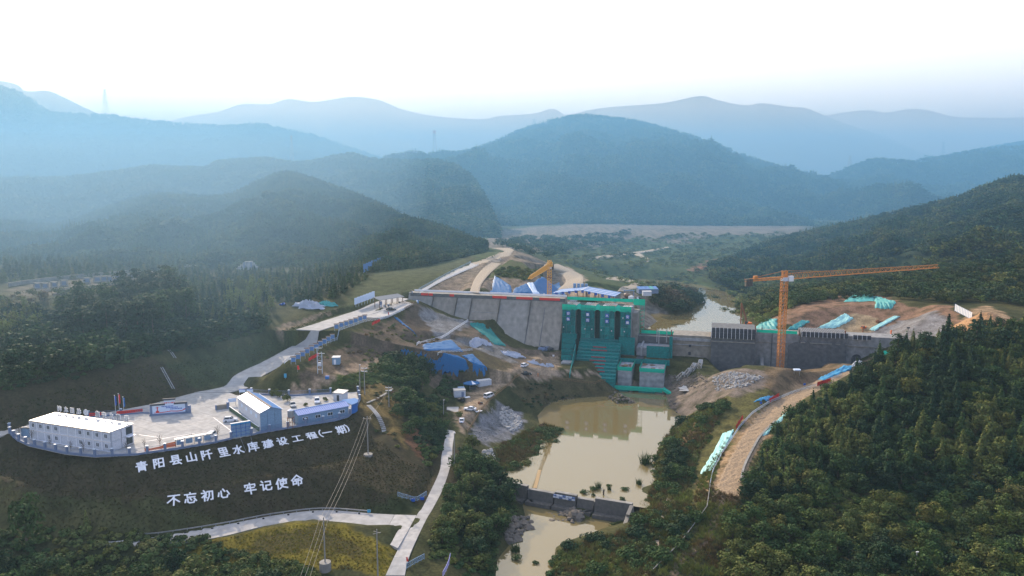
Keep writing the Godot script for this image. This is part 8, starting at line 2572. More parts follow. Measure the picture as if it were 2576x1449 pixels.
# -- people: one continuous skin meshed from tapered capsules by surface nets
func person_mesh(step_: float, lean: float) -> ArrayMesh:
	var bones := [   # from, to, radius at each
		[v3(-0.09, 0.92, 0), v3(-0.11, 0.5, -step_ * 0.5), 0.095, 0.07], [v3(-0.11, 0.5, -step_ * 0.5), v3(-0.11, 0.07, -step_ * 0.7), 0.068, 0.045], [v3(-0.11, 0.05, -step_ * 0.7), v3(-0.12, 0.04, -step_ * 0.7 - 0.16), 0.05, 0.04],
		[v3(0.09, 0.92, 0), v3(0.11, 0.5, step_ * 0.4), 0.095, 0.07], [v3(0.11, 0.5, step_ * 0.4), v3(0.11, 0.07, step_ * 0.8), 0.068, 0.045], [v3(0.11, 0.05, step_ * 0.8), v3(0.12, 0.04, step_ * 0.8 - 0.16), 0.05, 0.04],
		[v3(0, 0.95, 0), v3(0, 1.2, -lean * 0.4), 0.145, 0.15], [v3(0, 1.2, -lean * 0.4), v3(0, 1.42, -lean), 0.16, 0.11], [v3(0, 1.42, -lean), v3(0, 1.52, -lean), 0.06, 0.055],
		[v3(-0.17, 1.4, -lean), v3(-0.25, 1.12, -lean + 0.04), 0.06, 0.048], [v3(-0.25, 1.12, -lean + 0.04), v3(-0.24, 0.86, -lean - 0.08), 0.046, 0.035],
		[v3(0.17, 1.4, -lean), v3(0.25, 1.12, -lean + 0.02), 0.06, 0.048], [v3(0.25, 1.12, -lean + 0.02), v3(0.25, 0.86, -lean - 0.12), 0.046, 0.035],
		[v3(0, 1.62, -lean - 0.01), v3(0, 1.67, -lean), 0.095, 0.1], [v3(-0.14, 1.4, -lean), v3(0.14, 1.4, -lean), 0.085, 0.085]]
	var c := 0.042
	var lo := v3(-0.38, -0.04, -0.42)
	var n := Vector3i(19, 44, 20)
	var f := PackedFloat32Array()
	f.resize((n.x + 1) * (n.y + 1) * (n.z + 1))
	for z in n.z + 1:
		for y in n.y + 1:
			for x in n.x + 1:
				var p := lo + v3(x, y, z) * c
				var d := 1.0
				for b in bones:
					var e: Vector3 = b[1] - b[0]
					var t := clampf((p - b[0]).dot(e) / e.length_squared(), 0.0, 1.0)
					var q: float = p.distance_to(b[0] + e * t) - lerpf(b[2], b[3], t)
					var h := clampf(0.5 + 0.5 * (d - q) / 0.03, 0.0, 1.0)
					d = lerpf(d, q, h) - 0.03 * h * (1.0 - h)
				f[(z * (n.y + 1) + y) * (n.x + 1) + x] = d
	var sx := 1
	var sy := n.x + 1
	var sz := (n.x + 1) * (n.y + 1)
	var vert := {}
	var v := PackedVector3Array()
	for z in n.z:
		for y in n.y:
			for x in n.x:
				var k := z * sz + y * sy + x
				var sum := Vector3.ZERO
				var m := 0
				for ed in [[0, 1], [2, 3], [4, 5], [6, 7], [0, 2], [1, 3], [4, 6], [5, 7], [0, 4], [1, 5], [2, 6], [3, 7]]:
					var a: int = ed[0]
					var b: int = ed[1]
					var fa := f[k + (a & 1) * sx + (a >> 1 & 1) * sy + (a >> 2) * sz]
					var fb := f[k + (b & 1) * sx + (b >> 1 & 1) * sy + (b >> 2) * sz]
					if (fa < 0.0) != (fb < 0.0):
						var t := fa / (fa - fb)
						sum += v3(a & 1, a >> 1 & 1, a >> 2).lerp(v3(b & 1, b >> 1 & 1, b >> 2), t)
						m += 1
				if m:
					vert[k] = v.size()
					v.append(lo + (v3(x, y, z) + sum / m) * c)
	var ix := PackedInt32Array()
	for k in vert:
		for ax in [[sx, sy, sz], [sy, sz, sx], [sz, sx, sy]]:
			var a := f[k]
			var b := f[k + ax[0]]
			if (a < 0.0) == (b < 0.0): continue
			var q := [k, k - ax[1], k - ax[1] - ax[2], k - ax[2]]
			if not (vert.has(q[1]) and vert.has(q[2]) and vert.has(q[3])): continue
			var w := [vert[q[0]], vert[q[1]], vert[q[2]], vert[q[3]]]
			if a < 0.0: ix.append_array([w[0], w[1], w[2], w[0], w[2], w[3]])
			else: ix.append_array([w[0], w[2], w[1], w[0], w[3], w[2]])
	var col := PackedColorArray()
	var uv := PackedVector2Array()
	for p in v:
		col.append(Color.WHITE)
		uv.append(v2(p.x, p.y))
	return smooth_mesh(v, col, ix, uv)

func person(label: String, mesh: Mesh, at: Vector3, turn: float, cloth: String, hat: String) -> void:
	var t := thing("person", label, "person", at, turn)
	piece("figure", mesh, M[cloth], t)
	var s := Shape.new()
	s.tube(v3(0, 1.70, 0), v3(0, 1.80, 0.0), 0.125, 0.07, 10)
	piece("helmet", s.done(), M[hat], t)

func people() -> void:
	var walk := person_mesh(0.28, 0.06)
	var still := person_mesh(0.04, 0.02)
	person("person in dark clothes walking up the dam road past the gate shelter", walk, v3(-52.89, 16.5, -410.54), 0.4, "cloth_dark", "white")
	person("person in dark clothes and pale helmet, second on the dam road", still, v3(-51.98, 16.6, -407.92), 2.8, "blue_wall", "orange")
	person("worker standing on the formwork deck of the right wing", still, v3(130.5, 9.84, -349), 0.6, "cloth_dark", "orange")
	person("worker in orange beside the pickup below the tower", walk, v3(11.46, -9.7, -338.46), 1.2, "cloth_orange", "white")
	person("worker standing by the bright green net on the right wing", still, v3(116.41, 6.25, -362), 0.0, "cloth_dark", "red")
	person("person standing under the gate shelter's front edge", still, v3(-59.86, 14.3, -378.02), 1.0, "cloth_dark", "white")

# ------------------------------------------------------------------ plants
func leaf(s: Shape, p: Vector3, nrm: Vector3, size: float, b: float, tilt: float) -> void:   # one small spray of leaves
	var r := v3(rng.randf_range(-1, 1), rng.randf_range(-1, 1), rng.randf_range(-1, 1))
	var m := (nrm + r * tilt).normalized()
	var up := v3(rng.randf_range(-1, 1), rng.randf_range(-1, 1), rng.randf_range(-1, 1))
	var a := m.cross(up).normalized() * size
	var e := m.cross(a).normalized() * size * rng.randf_range(0.45, 0.8)
	s.col = Color(b * rng.randf_range(0.8, 1.15), b * rng.randf_range(0.9, 1.1), b * rng.randf_range(0.75, 1.1))
	s.quad(p - a, p - e, p + a, p + e)

func crown(kind: String, n: int, size: float, seed_: int) -> ArrayMesh:     # about one metre tall unless said
	rng.seed = seed_
	var s := Shape.new()
	s.has_col = true
	if kind == "broad":
		var lobes := []
		for i in 11:
			var w := rng.randf() * TAU
			var r := rng.randf_range(0.0, 0.3)
			lobes.append([v3(cos(w) * r, rng.randf_range(0.38, 0.8) - r * 0.3, sin(w) * r), rng.randf_range(0.12, 0.22), rng.randf_range(0.7, 1.25)])
		for i in n:
			var l = lobes[i % 11]
			var q := v3(rng.randfn(), rng.randfn() + 0.3, rng.randfn()).normalized()
			leaf(s, l[0] + q * l[1] * rng.randf_range(0.75, 1.05), q, size, l[2] * rng.randf_range(0.65, 1.25), 0.7)
	elif kind == "cone":
		for i in n:
			var y := 1.0 - sqrt(rng.randf()) * 0.92
			var layer := fposmod(y * 9.0 + rng.randf() * 0.25, 1.0)
			var w := rng.randf() * TAU
			var r := (1.0 - y) * 0.27 * (1.15 - layer * 0.55) * (0.8 + 0.3 * sin(w * 5.0 + y * 20.0)) * rng.randf_range(0.55, 1.05)
			leaf(s, v3(cos(w) * r, y - r * 0.25, sin(w) * r), v3(cos(w), 0.9, sin(w)), size, rng.randf_range(0.6, 1.3), 0.5)
	elif kind == "pine":
		for k in 9:
			var w := rng.randf() * TAU
			var y := 0.4 + 0.6 * k / 9.0
			var r := rng.randf_range(0.08, 0.3) * (1.25 - y)
			var o := v3(cos(w) * r, y, sin(w) * r)
			var b := rng.randf_range(0.7, 1.2)
			for i in n / 9:
				var q := v3(rng.randfn(), absf(rng.randfn()) * 0.35, rng.randfn()) * 0.085
				leaf(s, o + q, v3(q.x * 4.0, 1.0, q.z * 4.0), size, b * rng.randf_range(0.7, 1.25), 0.7)
	elif kind == "plume":
		for k in 7:
			var w := rng.randf() * TAU
			var o := v3(cos(w), 0, sin(w)) * rng.randf_range(0.02, 0.12)
			var lean := v3(cos(w), 0, sin(w)) * rng.randf_range(0.05, 0.22)
			var top := rng.randf_range(0.75, 1.0)
			for i in n / 7:
				var u := rng.randf_range(0.3, 1.0)
				var p := o + lean * u * u + v3(0, top * (u - 0.12 * u * u * u), 0)
				var sp := 0.10 * (1.15 - u) + 0.015
				p += v3(rng.randfn() * sp, rng.randfn() * 0.02, rng.randfn() * sp)
				leaf(s, p, v3(rng.randf_range(-1, 1), 1.2, rng.randf_range(-1, 1)), size, rng.randf_range(0.7, 1.3), 0.5)
	elif kind == "bush":
		var lobes := []
		for i in 6:
			var w := rng.randf() * TAU
			var r := rng.randf_range(0.05, 0.42)
			lobes.append([v3(cos(w) * r, rng.randf_range(0.2, 0.55) - r * 0.35, sin(w) * r), rng.randf_range(0.2, 0.34), rng.randf_range(0.75, 1.2)])
		for i in n:
			var l = lobes[i % 6]
			var q := v3(rng.randfn(), absf(rng.randfn()) * 0.8 - 0.15, rng.randfn()).normalized()
			leaf(s, l[0] + q * l[1] * rng.randf_range(0.8, 1.05), q, size, l[2] * rng.randf_range(0.65, 1.25), 0.7)
	elif kind == "reed":
		for i in n:
			var w := rng.randf() * TAU
			var o := v3(cos(w), 0, sin(w)) * rng.randf() * 0.3
			var d := (v3(rng.randfn(), 0, rng.randfn()) * 0.22 + Vector3.UP).normalized() * rng.randf_range(0.55, 1.05)
			var r := v3(cos(w * 3.0), 0, sin(w * 3.0)) * size
			var b := rng.randf_range(0.7, 1.3)
			s.col = Color(b, b, b * 0.9)
			s.tri(o - r, o + r, o + d)
	return s.done()

func trunk(kind: String) -> ArrayMesh:
	var s := Shape.new()
	var top := 0.6 if kind == "broad" else 0.9
	s.tube(v3(0, -0.08, 0), v3(0.01, 0.25, 0), 0.03, 0.022, 6, false)
	s.tube(v3(0.01, 0.25, 0), v3(0, top, 0.01), 0.022, 0.006, 6, false)
	if kind == "broad":
		for q in [[0.22, 0.2, 0.5, 0.1], [0.3, -0.17, 0.55, 0.12], [0.33, 0.05, 0.6, -0.2], [0.28, -0.08, 0.5, -0.18]]:
			s.tube(v3(0.01, q[0], 0), v3(q[1], q[2], q[3]), 0.014, 0.005, 5, false)
	return s.done()

func scatter(called: String, mesh: Mesh, places: Array, tints: Array) -> MultiMeshInstance3D:
	if places.is_empty(): return null
	var mm := MultiMesh.new()
	mm.transform_format = MultiMesh.TRANSFORM_3D
	mm.use_colors = true
	mm.mesh = mesh
	mm.instance_count = places.size()
	for i in places.size():
		mm.set_instance_transform(i, places[i])
		mm.set_instance_color(i, tints[i])
	var o := MultiMeshInstance3D.new()
	o.multimesh = mm
	o.material_override = M.foliage
	o.name = named(called)
	o.set_meta("kind", "stuff")
	add_child(o)
	return o

func stand(p: Vector3, h: float, wide := 1.0) -> Transform3D:
	return Transform3D(Basis(Vector3.UP, rng.randf() * TAU).scaled(v3(h * wide, h, h * wide)), p)

func hue(col: Color, vary: float) -> Color:
	var b := 1.0 + rng.randf_range(-vary, vary)
	return Color(col.r * b * rng.randf_range(0.85, 1.2), col.g * b, col.b * b * rng.randf_range(0.8, 1.2))

const DARK := Color(0.028, 0.056, 0.025)
const MID := Color(0.056, 0.094, 0.030)
const OLIVE := Color(0.115, 0.132, 0.038)
const LIME := Color(0.18, 0.215, 0.06)
const BROWN := Color(0.13, 0.09, 0.045)

func forest_hill(key: String, step: float, h0: float, h1: float, conifers: float, light: float, kinds: Array, wmax := 1.12) -> void:
	rng.seed = key.unicode_at(0)
	var h: Hill = hills[key]
	var bins := []
	var cols := []
	for k in kinds.size():
		bins.append([])
		cols.append([])
	var ns := int(h.length / step)
	var nw := int(h.depth / step * wmax)
	for j in nw:
		for i in ns:
			var p := h.at((i + rng.randf()) / ns, (j + rng.randf()) / nw * wmax)
			var q := noise.get_noise_2d(p.x * 0.9, p.z * 0.9)
			if q < -0.34 and rng.randf() < 0.8: continue
			var k := 0 if rng.randf() < conifers + q else 1
			var col := DARK.lerp(MID, clampf(0.5 + q * 1.6, 0.0, 1.0)).lerp(OLIVE, clampf(light + noise.get_noise_2d(p.x * 2.0 + 300.0, p.z * 2.0) * 1.8, 0.0, 1.0))
			bins[k].append(stand(p - v3(0, 0.3, 0), rng.randf_range(h0, h1), 1.25 if k == 0 else 1.6))
			cols[k].append(hue(col, 0.25))
	for k in kinds.size(): scatter("forest", kinds[k], bins[k], cols[k])

var kinds := {}

func spread(poly: PackedVector2Array, step: float, gap := -2.0) -> Array:      # jittered places inside a polygon of (x, z)
	var box := Rect2(poly[0], Vector2.ZERO)
	for p in poly: box = box.expand(p)
	var o := []
	for j in int(box.size.y / step) + 1:
		for i in int(box.size.x / step) + 1:
			var q := box.position + v2(i + rng.randf(), j + rng.randf()) * step
			if noise.get_noise_2d(q.x * 3.0, q.y * 3.0) < gap: continue
			if Geometry2D.is_point_in_polygon(q, poly): o.append(q)
	return o

func growth(called: String, kind: String, poly: PackedVector2Array, step: float, h0: float, h1: float, wide: float, cols: Array, gap := -2.0) -> void:   # plants nobody could count
	rng.seed = int(absf(poly[0].x * 7.0 + poly[0].y)) + int(step * 10.0)
	var at := []
	var tint := []
	for q in spread(poly, step, gap):
		var n := clampf(0.5 + noise.get_noise_2d(q.x * 2.2, q.y * 2.2) * 1.4 + rng.randf_range(-0.25, 0.25), 0.0, 0.999) * (cols.size() - 1)
		var c: Color = cols[int(n)]
		at.append(stand(on_ground(q.x, q.y, -0.1), rng.randf_range(h0, h1), wide))
		tint.append(hue(c.lerp(cols[int(n) + 1], n - int(n)), 0.2))
	scatter(called, kinds[kind][rng.randi() % kinds[kind].size()], at, tint)

# what a tree stands near, for telling it from its like
var marks := [[v3(75.4, -10, -240.63), "near the dirt road"], [v3(104.48, -4.24, -272.74), "above the dirt road"], [v3(135.77, 5.97, -288.68), "near the right wing's end"], [v3(158.21, 8.55, -282.53), "below the gravel slope"], [v3(190, 0, -255), "high on the slope towards the right edge"], [v3(150, 0, -262), "halfway up the wooded slope"], [v3(85, 0, -205), "at the foot of the wooded slope"], [v3(105, 0, -205), "beside the mud-gabled ruin"], [v3(122, 0, -222), "beside the small ruined house"], [v3(100, 0, -165), "right of the lamp pole"], [v3(70, 0, -165), "left of the lamp pole"], [v3(150, 0, -180), "in the lower right corner"],
	[v3(-125, 0, -165), "in the lower left corner"], [v3(-90, 0, -165), "below the lower road"], [v3(-58, 0, -160), "beside the yellow mound"], [v3(-15.93, -16.06, -192.11), "beside the bare plot"], [v3(-15.52, -13.53, -230.95), "beside the middle of the lane"], [v3(-4.85, -18.74, -207.56), "facing the boulders of the stream"], [v3(-1.96, -19.08, -231.48), "near the weir's left end"], [v3(-43.74, -0.27, -309.14), "on the knoll"], [v3(-36.49, -4.35, -269.76), "below the stepping stones"], [v3(53.51, -15.68, -253.53), "near the reed bed"], [v3(66, -10.55, -276.47), "near the outlet works"], [v3(29.3, -18.96, -193.36), "at the bottom edge right of the stream"],
	[v3(-178.63, 14.92, -324.17), "at the wood's left side"], [v3(-147.73, 15.77, -338.76), "at the wood's right side"], [v3(-123.6, 16.34, -349.44), "near the hillside clearing"], [v3(-200.6, 15.59, -314.88), "at the left edge"]]
const TONES := {DARK: "dark green", MID: "mid-green", OLIVE: "olive", LIME: "yellow-green", BROWN: "brownish"}

func told(what: String, p: Vector3, h: float, h0: float, h1: float, c: Color) -> String:
	var best := 1e9
	var near := ""
	for m in marks:
		var d := v2(p.x - m[0].x, p.z - m[0].z).length()
		if d < best:
			best = d
			near = m[1]
	var t := (h - h0) / (h1 - h0)
	return ["small", "middling", "tall"][clampi(int(t * 3.0), 0, 2)] + " " + TONES[c] + " " + what + " " + near

const NAMES := {"broad": "broadleaf_tree", "cone": "conifer_tree", "pine": "pine_tree", "plume": "bamboo", "bush": "bush", "reed": "reed_clump"}
var tree_mats := {}

func tree_mat(c: Color) -> StandardMaterial3D:
	var k := c.to_html()
	if not tree_mats.has(k):
		var m: StandardMaterial3D = M.foliage.duplicate()
		m.albedo_color = c.linear_to_srgb()
		tree_mats[k] = m
	return tree_mats[k]

func plant(kind: String, label: String, p: Vector3, h: float, wide: float, c: Color, group := "") -> Node3D:
	var t := thing(NAMES[kind], label, {"bush": "bush", "reed": "reeds", "plume": "bamboo"}.get(kind, "tree"), p, rng.randf() * TAU, group)
	t.scale = v3(h * wide, h, h * wide)
	if kind in ["bush", "reed"]:
		piece("foliage", kinds[kind][rng.randi() % kinds[kind].size()], tree_mat(c), t)
	else:
		piece("crown", kinds[kind][rng.randi() % kinds[kind].size()], tree_mat(c), t)
		piece("trunk", trunks["broad" if kind == "broad" else "tall"], M.bark, t)
	return t

var trunks := {}

func grove(kind: String, label: String, poly: PackedVector2Array, step: float, h0: float, h1: float, wide: float, cols: Array, gap := -2.0, most := 300) -> void:
	rng.seed = int(absf(poly[0].x * 7.0 + poly[0].y)) + int(step * 13.0)
	var spots := spread(poly, step, gap)
	spots.sort_custom(func(a, b): return a.length_squared() < b.length_squared())
	var at := []
	var tint := []
	for i in spots.size():
		var q: Vector2 = spots[i]
		var c: Color = cols[clampi(int((0.5 + noise.get_noise_2d(q.x * 2.6, q.y * 2.6) * 1.3 + rng.randf_range(-0.3, 0.3)) * cols.size()), 0, cols.size() - 1)]
		var h := rng.randf_range(h0, h1)
		if i < most: plant(kind, told(label, v3(q.x, 0, q.y), h, h0, h1, c), on_ground(q.x, q.y, -0.15), h, wide * rng.randf_range(0.85, 1.15), c, label)
		else:
			at.append(stand(on_ground(q.x, q.y, -0.15), rng.randf_range(h0, h1), wide))
			tint.append(hue(c, 0.15))
	scatter("woods", kinds[kind][0], at, tint)

func make_forest() -> void:
	kinds = {
		"broad": [crown("broad", 700, 0.042, 21), crown("broad", 700, 0.045, 22), crown("broad", 620, 0.05, 23)],
		"cone": [crown("cone", 620, 0.034, 31), crown("cone", 560, 0.038, 32)],
		"pine": [crown("pine", 700, 0.035, 41), crown("pine", 640, 0.04, 42)],
		"plume": [crown("plume", 640, 0.032, 51), crown("plume", 560, 0.036, 52)],
		"bush": [crown("bush", 420, 0.075, 61), crown("bush", 380, 0.08, 62)],
		"reed": [crown("reed", 130, 0.02, 71), crown("reed", 110, 0.025, 72)],
		"lowbush": [crown("bush", 150, 0.13, 63)],
		"mid": [crown("broad", 150, 0.075, 24)],
		"midcone": [crown("cone", 130, 0.06, 33)],
		"tuft": [crown("reed", 26, 0.035, 73)],
	}
	trunks = {"broad": trunk("broad"), "tall": trunk("tall")}
	var cone := crown("cone", 60, 0.075, 1)
	var bush := crown("broad", 60, 0.09, 2)
	var cone2 := crown("cone", 34, 0.10, 3)
	var bush2 := crown("broad", 36, 0.12, 4)
	forest_hill("A", 3.6, 4.5, 8.0, 0.6, 0.3, [cone, bush])
	forest_hill("F", 4.0, 4.0, 8.5, 0.2, 0.3, [cone, bush])
	forest_hill("B", 6.0, 7.0, 12.0, 0.4, 0.15, [cone2, bush2], 1.06)
	forest_hill("C", 7.0, 8.0, 14.0, 0.5, 0.05, [cone2, bush2], 1.04)
	forest_hill("D", 9.0, 9.0, 14.0, 0.2, 0.1, [cone2, bush2], 1.04)
	forest_hill("E", 11.0, 9.0, 14.0, 0.2, 0.1, [cone2, bush2], 1.03)
	forest_hill("G", 12.0, 10.0, 18.0, 0.3, 0.0, [cone2, bush2], 1.02)
	# the wooded hill on the right bank
	var right := PackedVector2Array([v2(69.1, -219.1), v2(79.1, -239.7), v2(90.2, -256.3), v2(103.7, -270.4), v2(117.3, -280.7), v2(128, -284.8), v2(139.6, -292.7), v2(152.2, -299.3), v2(150, -315), v2(200, -322), v2(262, -330), v2(262, -222), v2(170, -226), v2(120, -222), v2(80, -222)])
	grove("cone", "conifer in the right bank wood", right, 6.3, 6.5, 11.0, 1.15, [DARK, DARK, MID, OLIVE], -2.0, 170)
	grove("broad", "broadleaf tree in the right bank wood", right, 5.2, 5.0, 8.5, 1.1, [DARK, MID, MID, OLIVE], -2.0, 120)
	growth("undergrowth", "lowbush", right, 3.2, 2.0, 3.6, 1.4, [DARK, MID])
	grove("plume", "feathery bamboo", PackedVector2Array([v2(70.4, -217.9), v2(80.4, -239.6), v2(91.6, -255), v2(105.7, -270.8), v2(117.3, -278), v2(111.3, -262.7), v2(100.3, -246.2), v2(87.1, -224.3), v2(77.5, -215)]), 4.4, 6.0, 9.5, 0.95, [OLIVE, OLIVE, LIME, MID], -2.0, 120)
	var low := PackedVector2Array([v2(70, -222), v2(262, -228), v2(230, -150), v2(55, -150), v2(52, -185)])
	grove("broad", "rounded bushy tree", low, 6.8, 4.5, 7.5, 1.3, [DARK, MID, MID, OLIVE, OLIVE], -0.35, 60)
	grove("bush", "leafy shrub", low, 5.6, 2.2, 4.2, 1.5, [DARK, MID, OLIVE], -2.0, 150)
	growth("undergrowth", "lowbush", low, 2.6, 1.2, 2.4, 1.7, [MID, OLIVE, DARK])
	for q in [[v3(145.31, 8.47, -291.59), 10.5, "pine", "lone dark pine at the end of the right wing, left of three"], [v3(153.53, 9.25, -288.34), 11.0, "pine", "dark pine against the grey gravel, middle of three"], [v3(163.25, 10.19, -291.11), 17.0, "cone", "tall dark twin-topped conifer against the gravel slope"], [v3(160.83, 9.95, -289.87), 14.0, "cone", "slightly lower dark conifer leaning on the tall one"], [v3(175.73, 10.65, -293.78), 13.0, "pine", "dark pine below the orange mound"], [v3(187.05, 10.75, -293.34), 12.5, "broad", "broad dark tree near the right edge below the red cutting"]]:
		plant(q[2], q[3], q[0], q[1], 1.15, DARK)
	# lower left corner
	var ll := PackedVector2Array([v2(-140, -181), v2(-106, -180), v2(-80, -177), v2(-62, -172), v2(-50, -164), v2(-52, -152), v2(-70, -146), v2(-150, -148)])
	grove("broad", "thicket tree", ll, 5.4, 6.0, 9.5, 1.15, [MID, MID, OLIVE, OLIVE, DARK], -2.0, 60)
	growth("undergrowth", "lowbush", PackedVector2Array([v2(-145, -190), v2(-118, -193), v2(-80, -190), v2(-60, -182), v2(-46, -172), v2(-48, -150), v2(-150, -150)]), 2.4, 1.4, 3.2, 1.5, [MID, OLIVE])
	plant("broad", "tall grey-green tree at the left edge above the lower road", v3(-122, -14.5, -188), 15.0, 0.85, MID)
	plant("cone", "narrow young conifer beside the lower road's left end", v3(-109, -14.5, -192), 8.0, 1.0, OLIVE)
	grove("bush", "mound shrub", PackedVector2Array([v2(-66.3, -180.9), v2(-57.2, -177.6), v2(-46.8, -173.3), v2(-43, -168.1), v2(-67.2, -172.1)]), 3.2, 2.0, 3.6, 1.3, [MID, OLIVE])
	# between the lane and the stream
	var bank := PackedVector2Array([v2(-19.1, -205.4), v2(-16.8, -225.8), v2(-16.2, -254.2), v2(-14.4, -258.4), v2(-7.5, -246.3), v2(-4.6, -236.5), v2(0.2, -229.3), v2(0.6, -218.9), v2(-1.4, -211.4), v2(-4, -200.7), v2(-5, -184.9), v2(-12.8, -177.8), v2(-15.2, -186.8), v2(-22.1, -183.8)])
	grove("broad", "bushy bank tree", bank, 5.0, 4.0, 7.0, 1.35, [DARK, MID, MID, OLIVE])
	grove("plume", "bamboo leaning over the lane", PackedVector2Array([v2(-18.6, -207.1), v2(-16.6, -227.8), v2(-14.2, -236.9), v2(-12.4, -219.4), v2(-17.7, -195.7)]), 4.2, 5.0, 7.0, 1.0, [OLIVE, LIME, MID])
	growth("undergrowth", "lowbush", bank, 2.2, 1.2, 2.4, 1.6, [DARK, MID, OLIVE])
	grove("broad", "rounded tree", PackedVector2Array([v2(-4.5, -233), v2(-0.3, -235.6), v2(2.3, -231.8), v2(-1.1, -221.3), v2(-4.4, -224.5)]), 5.0, 6.5, 8.5, 1.2, [DARK, MID])
	# knoll and strip above the lane
	grove("bush", "vine-covered bush", PackedVector2Array([v2(-53.3, -313.5), v2(-51.4, -323.2), v2(-42.5, -326.4), v2(-39.4, -319.3), v2(-39.8, -295.4), v2(-47.9, -293)]), 4.6, 3.0, 6.0, 1.5, [MID, MID, DARK])
	grove("broad", "slender tree before the blue covers", PackedVector2Array([v2(-42.3, -315), v2(-36.7, -326.4), v2(-32.5, -318.7), v2(-33.5, -287), v2(-37, -281.8)]), 5.4, 7.0, 11.0, 0.85, [DARK, MID])
	growth("creeper", "lowbush", PackedVector2Array([v2(-66.6, -278), v2(-58.3, -292.9), v2(-52.7, -309.6), v2(-51.1, -321.5), v2(-39, -326.4), v2(-33.2, -326.4), v2(-36.7, -296.4), v2(-53.4, -282.8)]), 2.0, 0.8, 1.7, 1.8, [MID, OLIVE, MID])
	var strip := PackedVector2Array([v2(-42.9, -287.8), v2(-32.4, -295.7), v2(-26.3, -298.6), v2(-23.9, -264.8), v2(-23.6, -245.4), v2(-25.6, -234.5), v2(-28.3, -239.7), v2(-33.1, -258), v2(-38.1, -267.6)])
	growth("undergrowth", "lowbush", strip, 2.2, 1.2, 2.8, 1.5, [DARK, MID, OLIVE])
	grove("broad", "dense tree", PackedVector2Array([v2(-42.1, -275.1), v2(-35, -281.5), v2(-31.1, -265.2), v2(-32.1, -249.8), v2(-38.3, -254.9)]), 5.2, 5.0, 7.5, 1.3, [MID, DARK])
	grove("bush", "track-side bush", PackedVector2Array([v2(-31.8, -289.6), v2(-26.9, -295.5), v2(-23.7, -254.8), v2(-25.3, -239.9), v2(-28.8, -257.1)]), 3.8, 2.6, 4.2, 1.3, [MID, OLIVE, DARK])
	growth("undergrowth", "lowbush", PackedVector2Array([v2(-28.6, -326.4), v2(-16.8, -326.4), v2(-17.6, -318.6), v2(-24.5, -303.7), v2(-30.5, -298.4)]), 2.4, 1.6, 3.0, 1.4, [DARK, MID])
	# round the pond
	var pen := PackedVector2Array([v2(-5.1, -265.7), v2(0.7, -278.7), v2(11.5, -294.5), v2(17.9, -294.8), v2(18.2, -285), v2(14.1, -272.8), v2(10.5, -256.5), v2(1.5, -248.5), v2(-3.9, -247.6)])
	growth("undergrowth", "lowbush", pen, 2.0, 1.2, 2.4, 1.6, [MID, OLIVE, BROWN, MID])
	growth("tall_grass", "tuft", pen, 1.0, 1.2, 2.2, 1.6, [OLIVE, BROWN, LIME])
	grove("bush", "leafy bush on the pond's spit", pen, 6.0, 2.4, 3.6, 1.5, [MID, OLIVE], -0.1)
	var rb := PackedVector2Array([v2(62.2, -296.5), v2(75.7, -291.3), v2(80.5, -286.4), v2(69, -264.4), v2(60.7, -248.6), v2(52.8, -225.4), v2(50.5, -201.4), v2(42, -189), v2(33, -177.6), v2(9.2, -185.3), v2(11.4, -194.6), v2(16.2, -200.5), v2(31.8, -205.7), v2(37.3, -220.9), v2(44.6, -234.7), v2(49.5, -260.8)])
	growth("undergrowth", "lowbush", rb, 2.2, 1.0, 2.2, 1.6, [DARK, MID, OLIVE, MID], -0.35)
	growth("tall_grass", "tuft", rb, 1.1, 1.0, 1.9, 1.6, [OLIVE, BROWN, LIME])
	grove("bush", "right bank bush", rb, 6.4, 2.8, 4.8, 1.3, [DARK, MID, MID], -0.15)
	grove("broad", "spreading waterside tree", PackedVector2Array([v2(45.4, -234.3), v2(52.3, -256.8), v2(60.7, -270.1), v2(58, -253.2), v2(50.7, -231.3)]), 5.0, 4.5, 6.5, 1.35, [DARK, MID])
	growth("tall_grass", "tuft", PackedVector2Array([v2(74.7, -260.8), v2(66.5, -246.8), v2(57.8, -232.5), v2(52.5, -216.9), v2(51.2, -201.3), v2(41.5, -186.4), v2(34.3, -177.6), v2(50.3, -177.8), v2(61.9, -199.7), v2(64.4, -214.1), v2(57.9, -219.6)]), 0.9, 0.8, 1.6, 1.6, [OLIVE, LIME, BROWN])
	growth("water_weed", "tuft", PackedVector2Array([v2(22.7, -221.3), v2(33.1, -225.8), v2(31.6, -214.8), v2(20.2, -211.9), v2(17.9, -212.8)]), 0.6, 0.4, 0.9, 2.0, [MID, LIME])
	growth("undergrowth", "lowbush", PackedVector2Array([v2(-0.3, -320.2), v2(14.3, -337.9), v2(43.6, -338), v2(41, -336), v2(17.5, -329.1), v2(6.4, -307.9)]), 2.6, 0.7, 1.6, 1.7, [DARK, BROWN, OLIVE], -0.1)
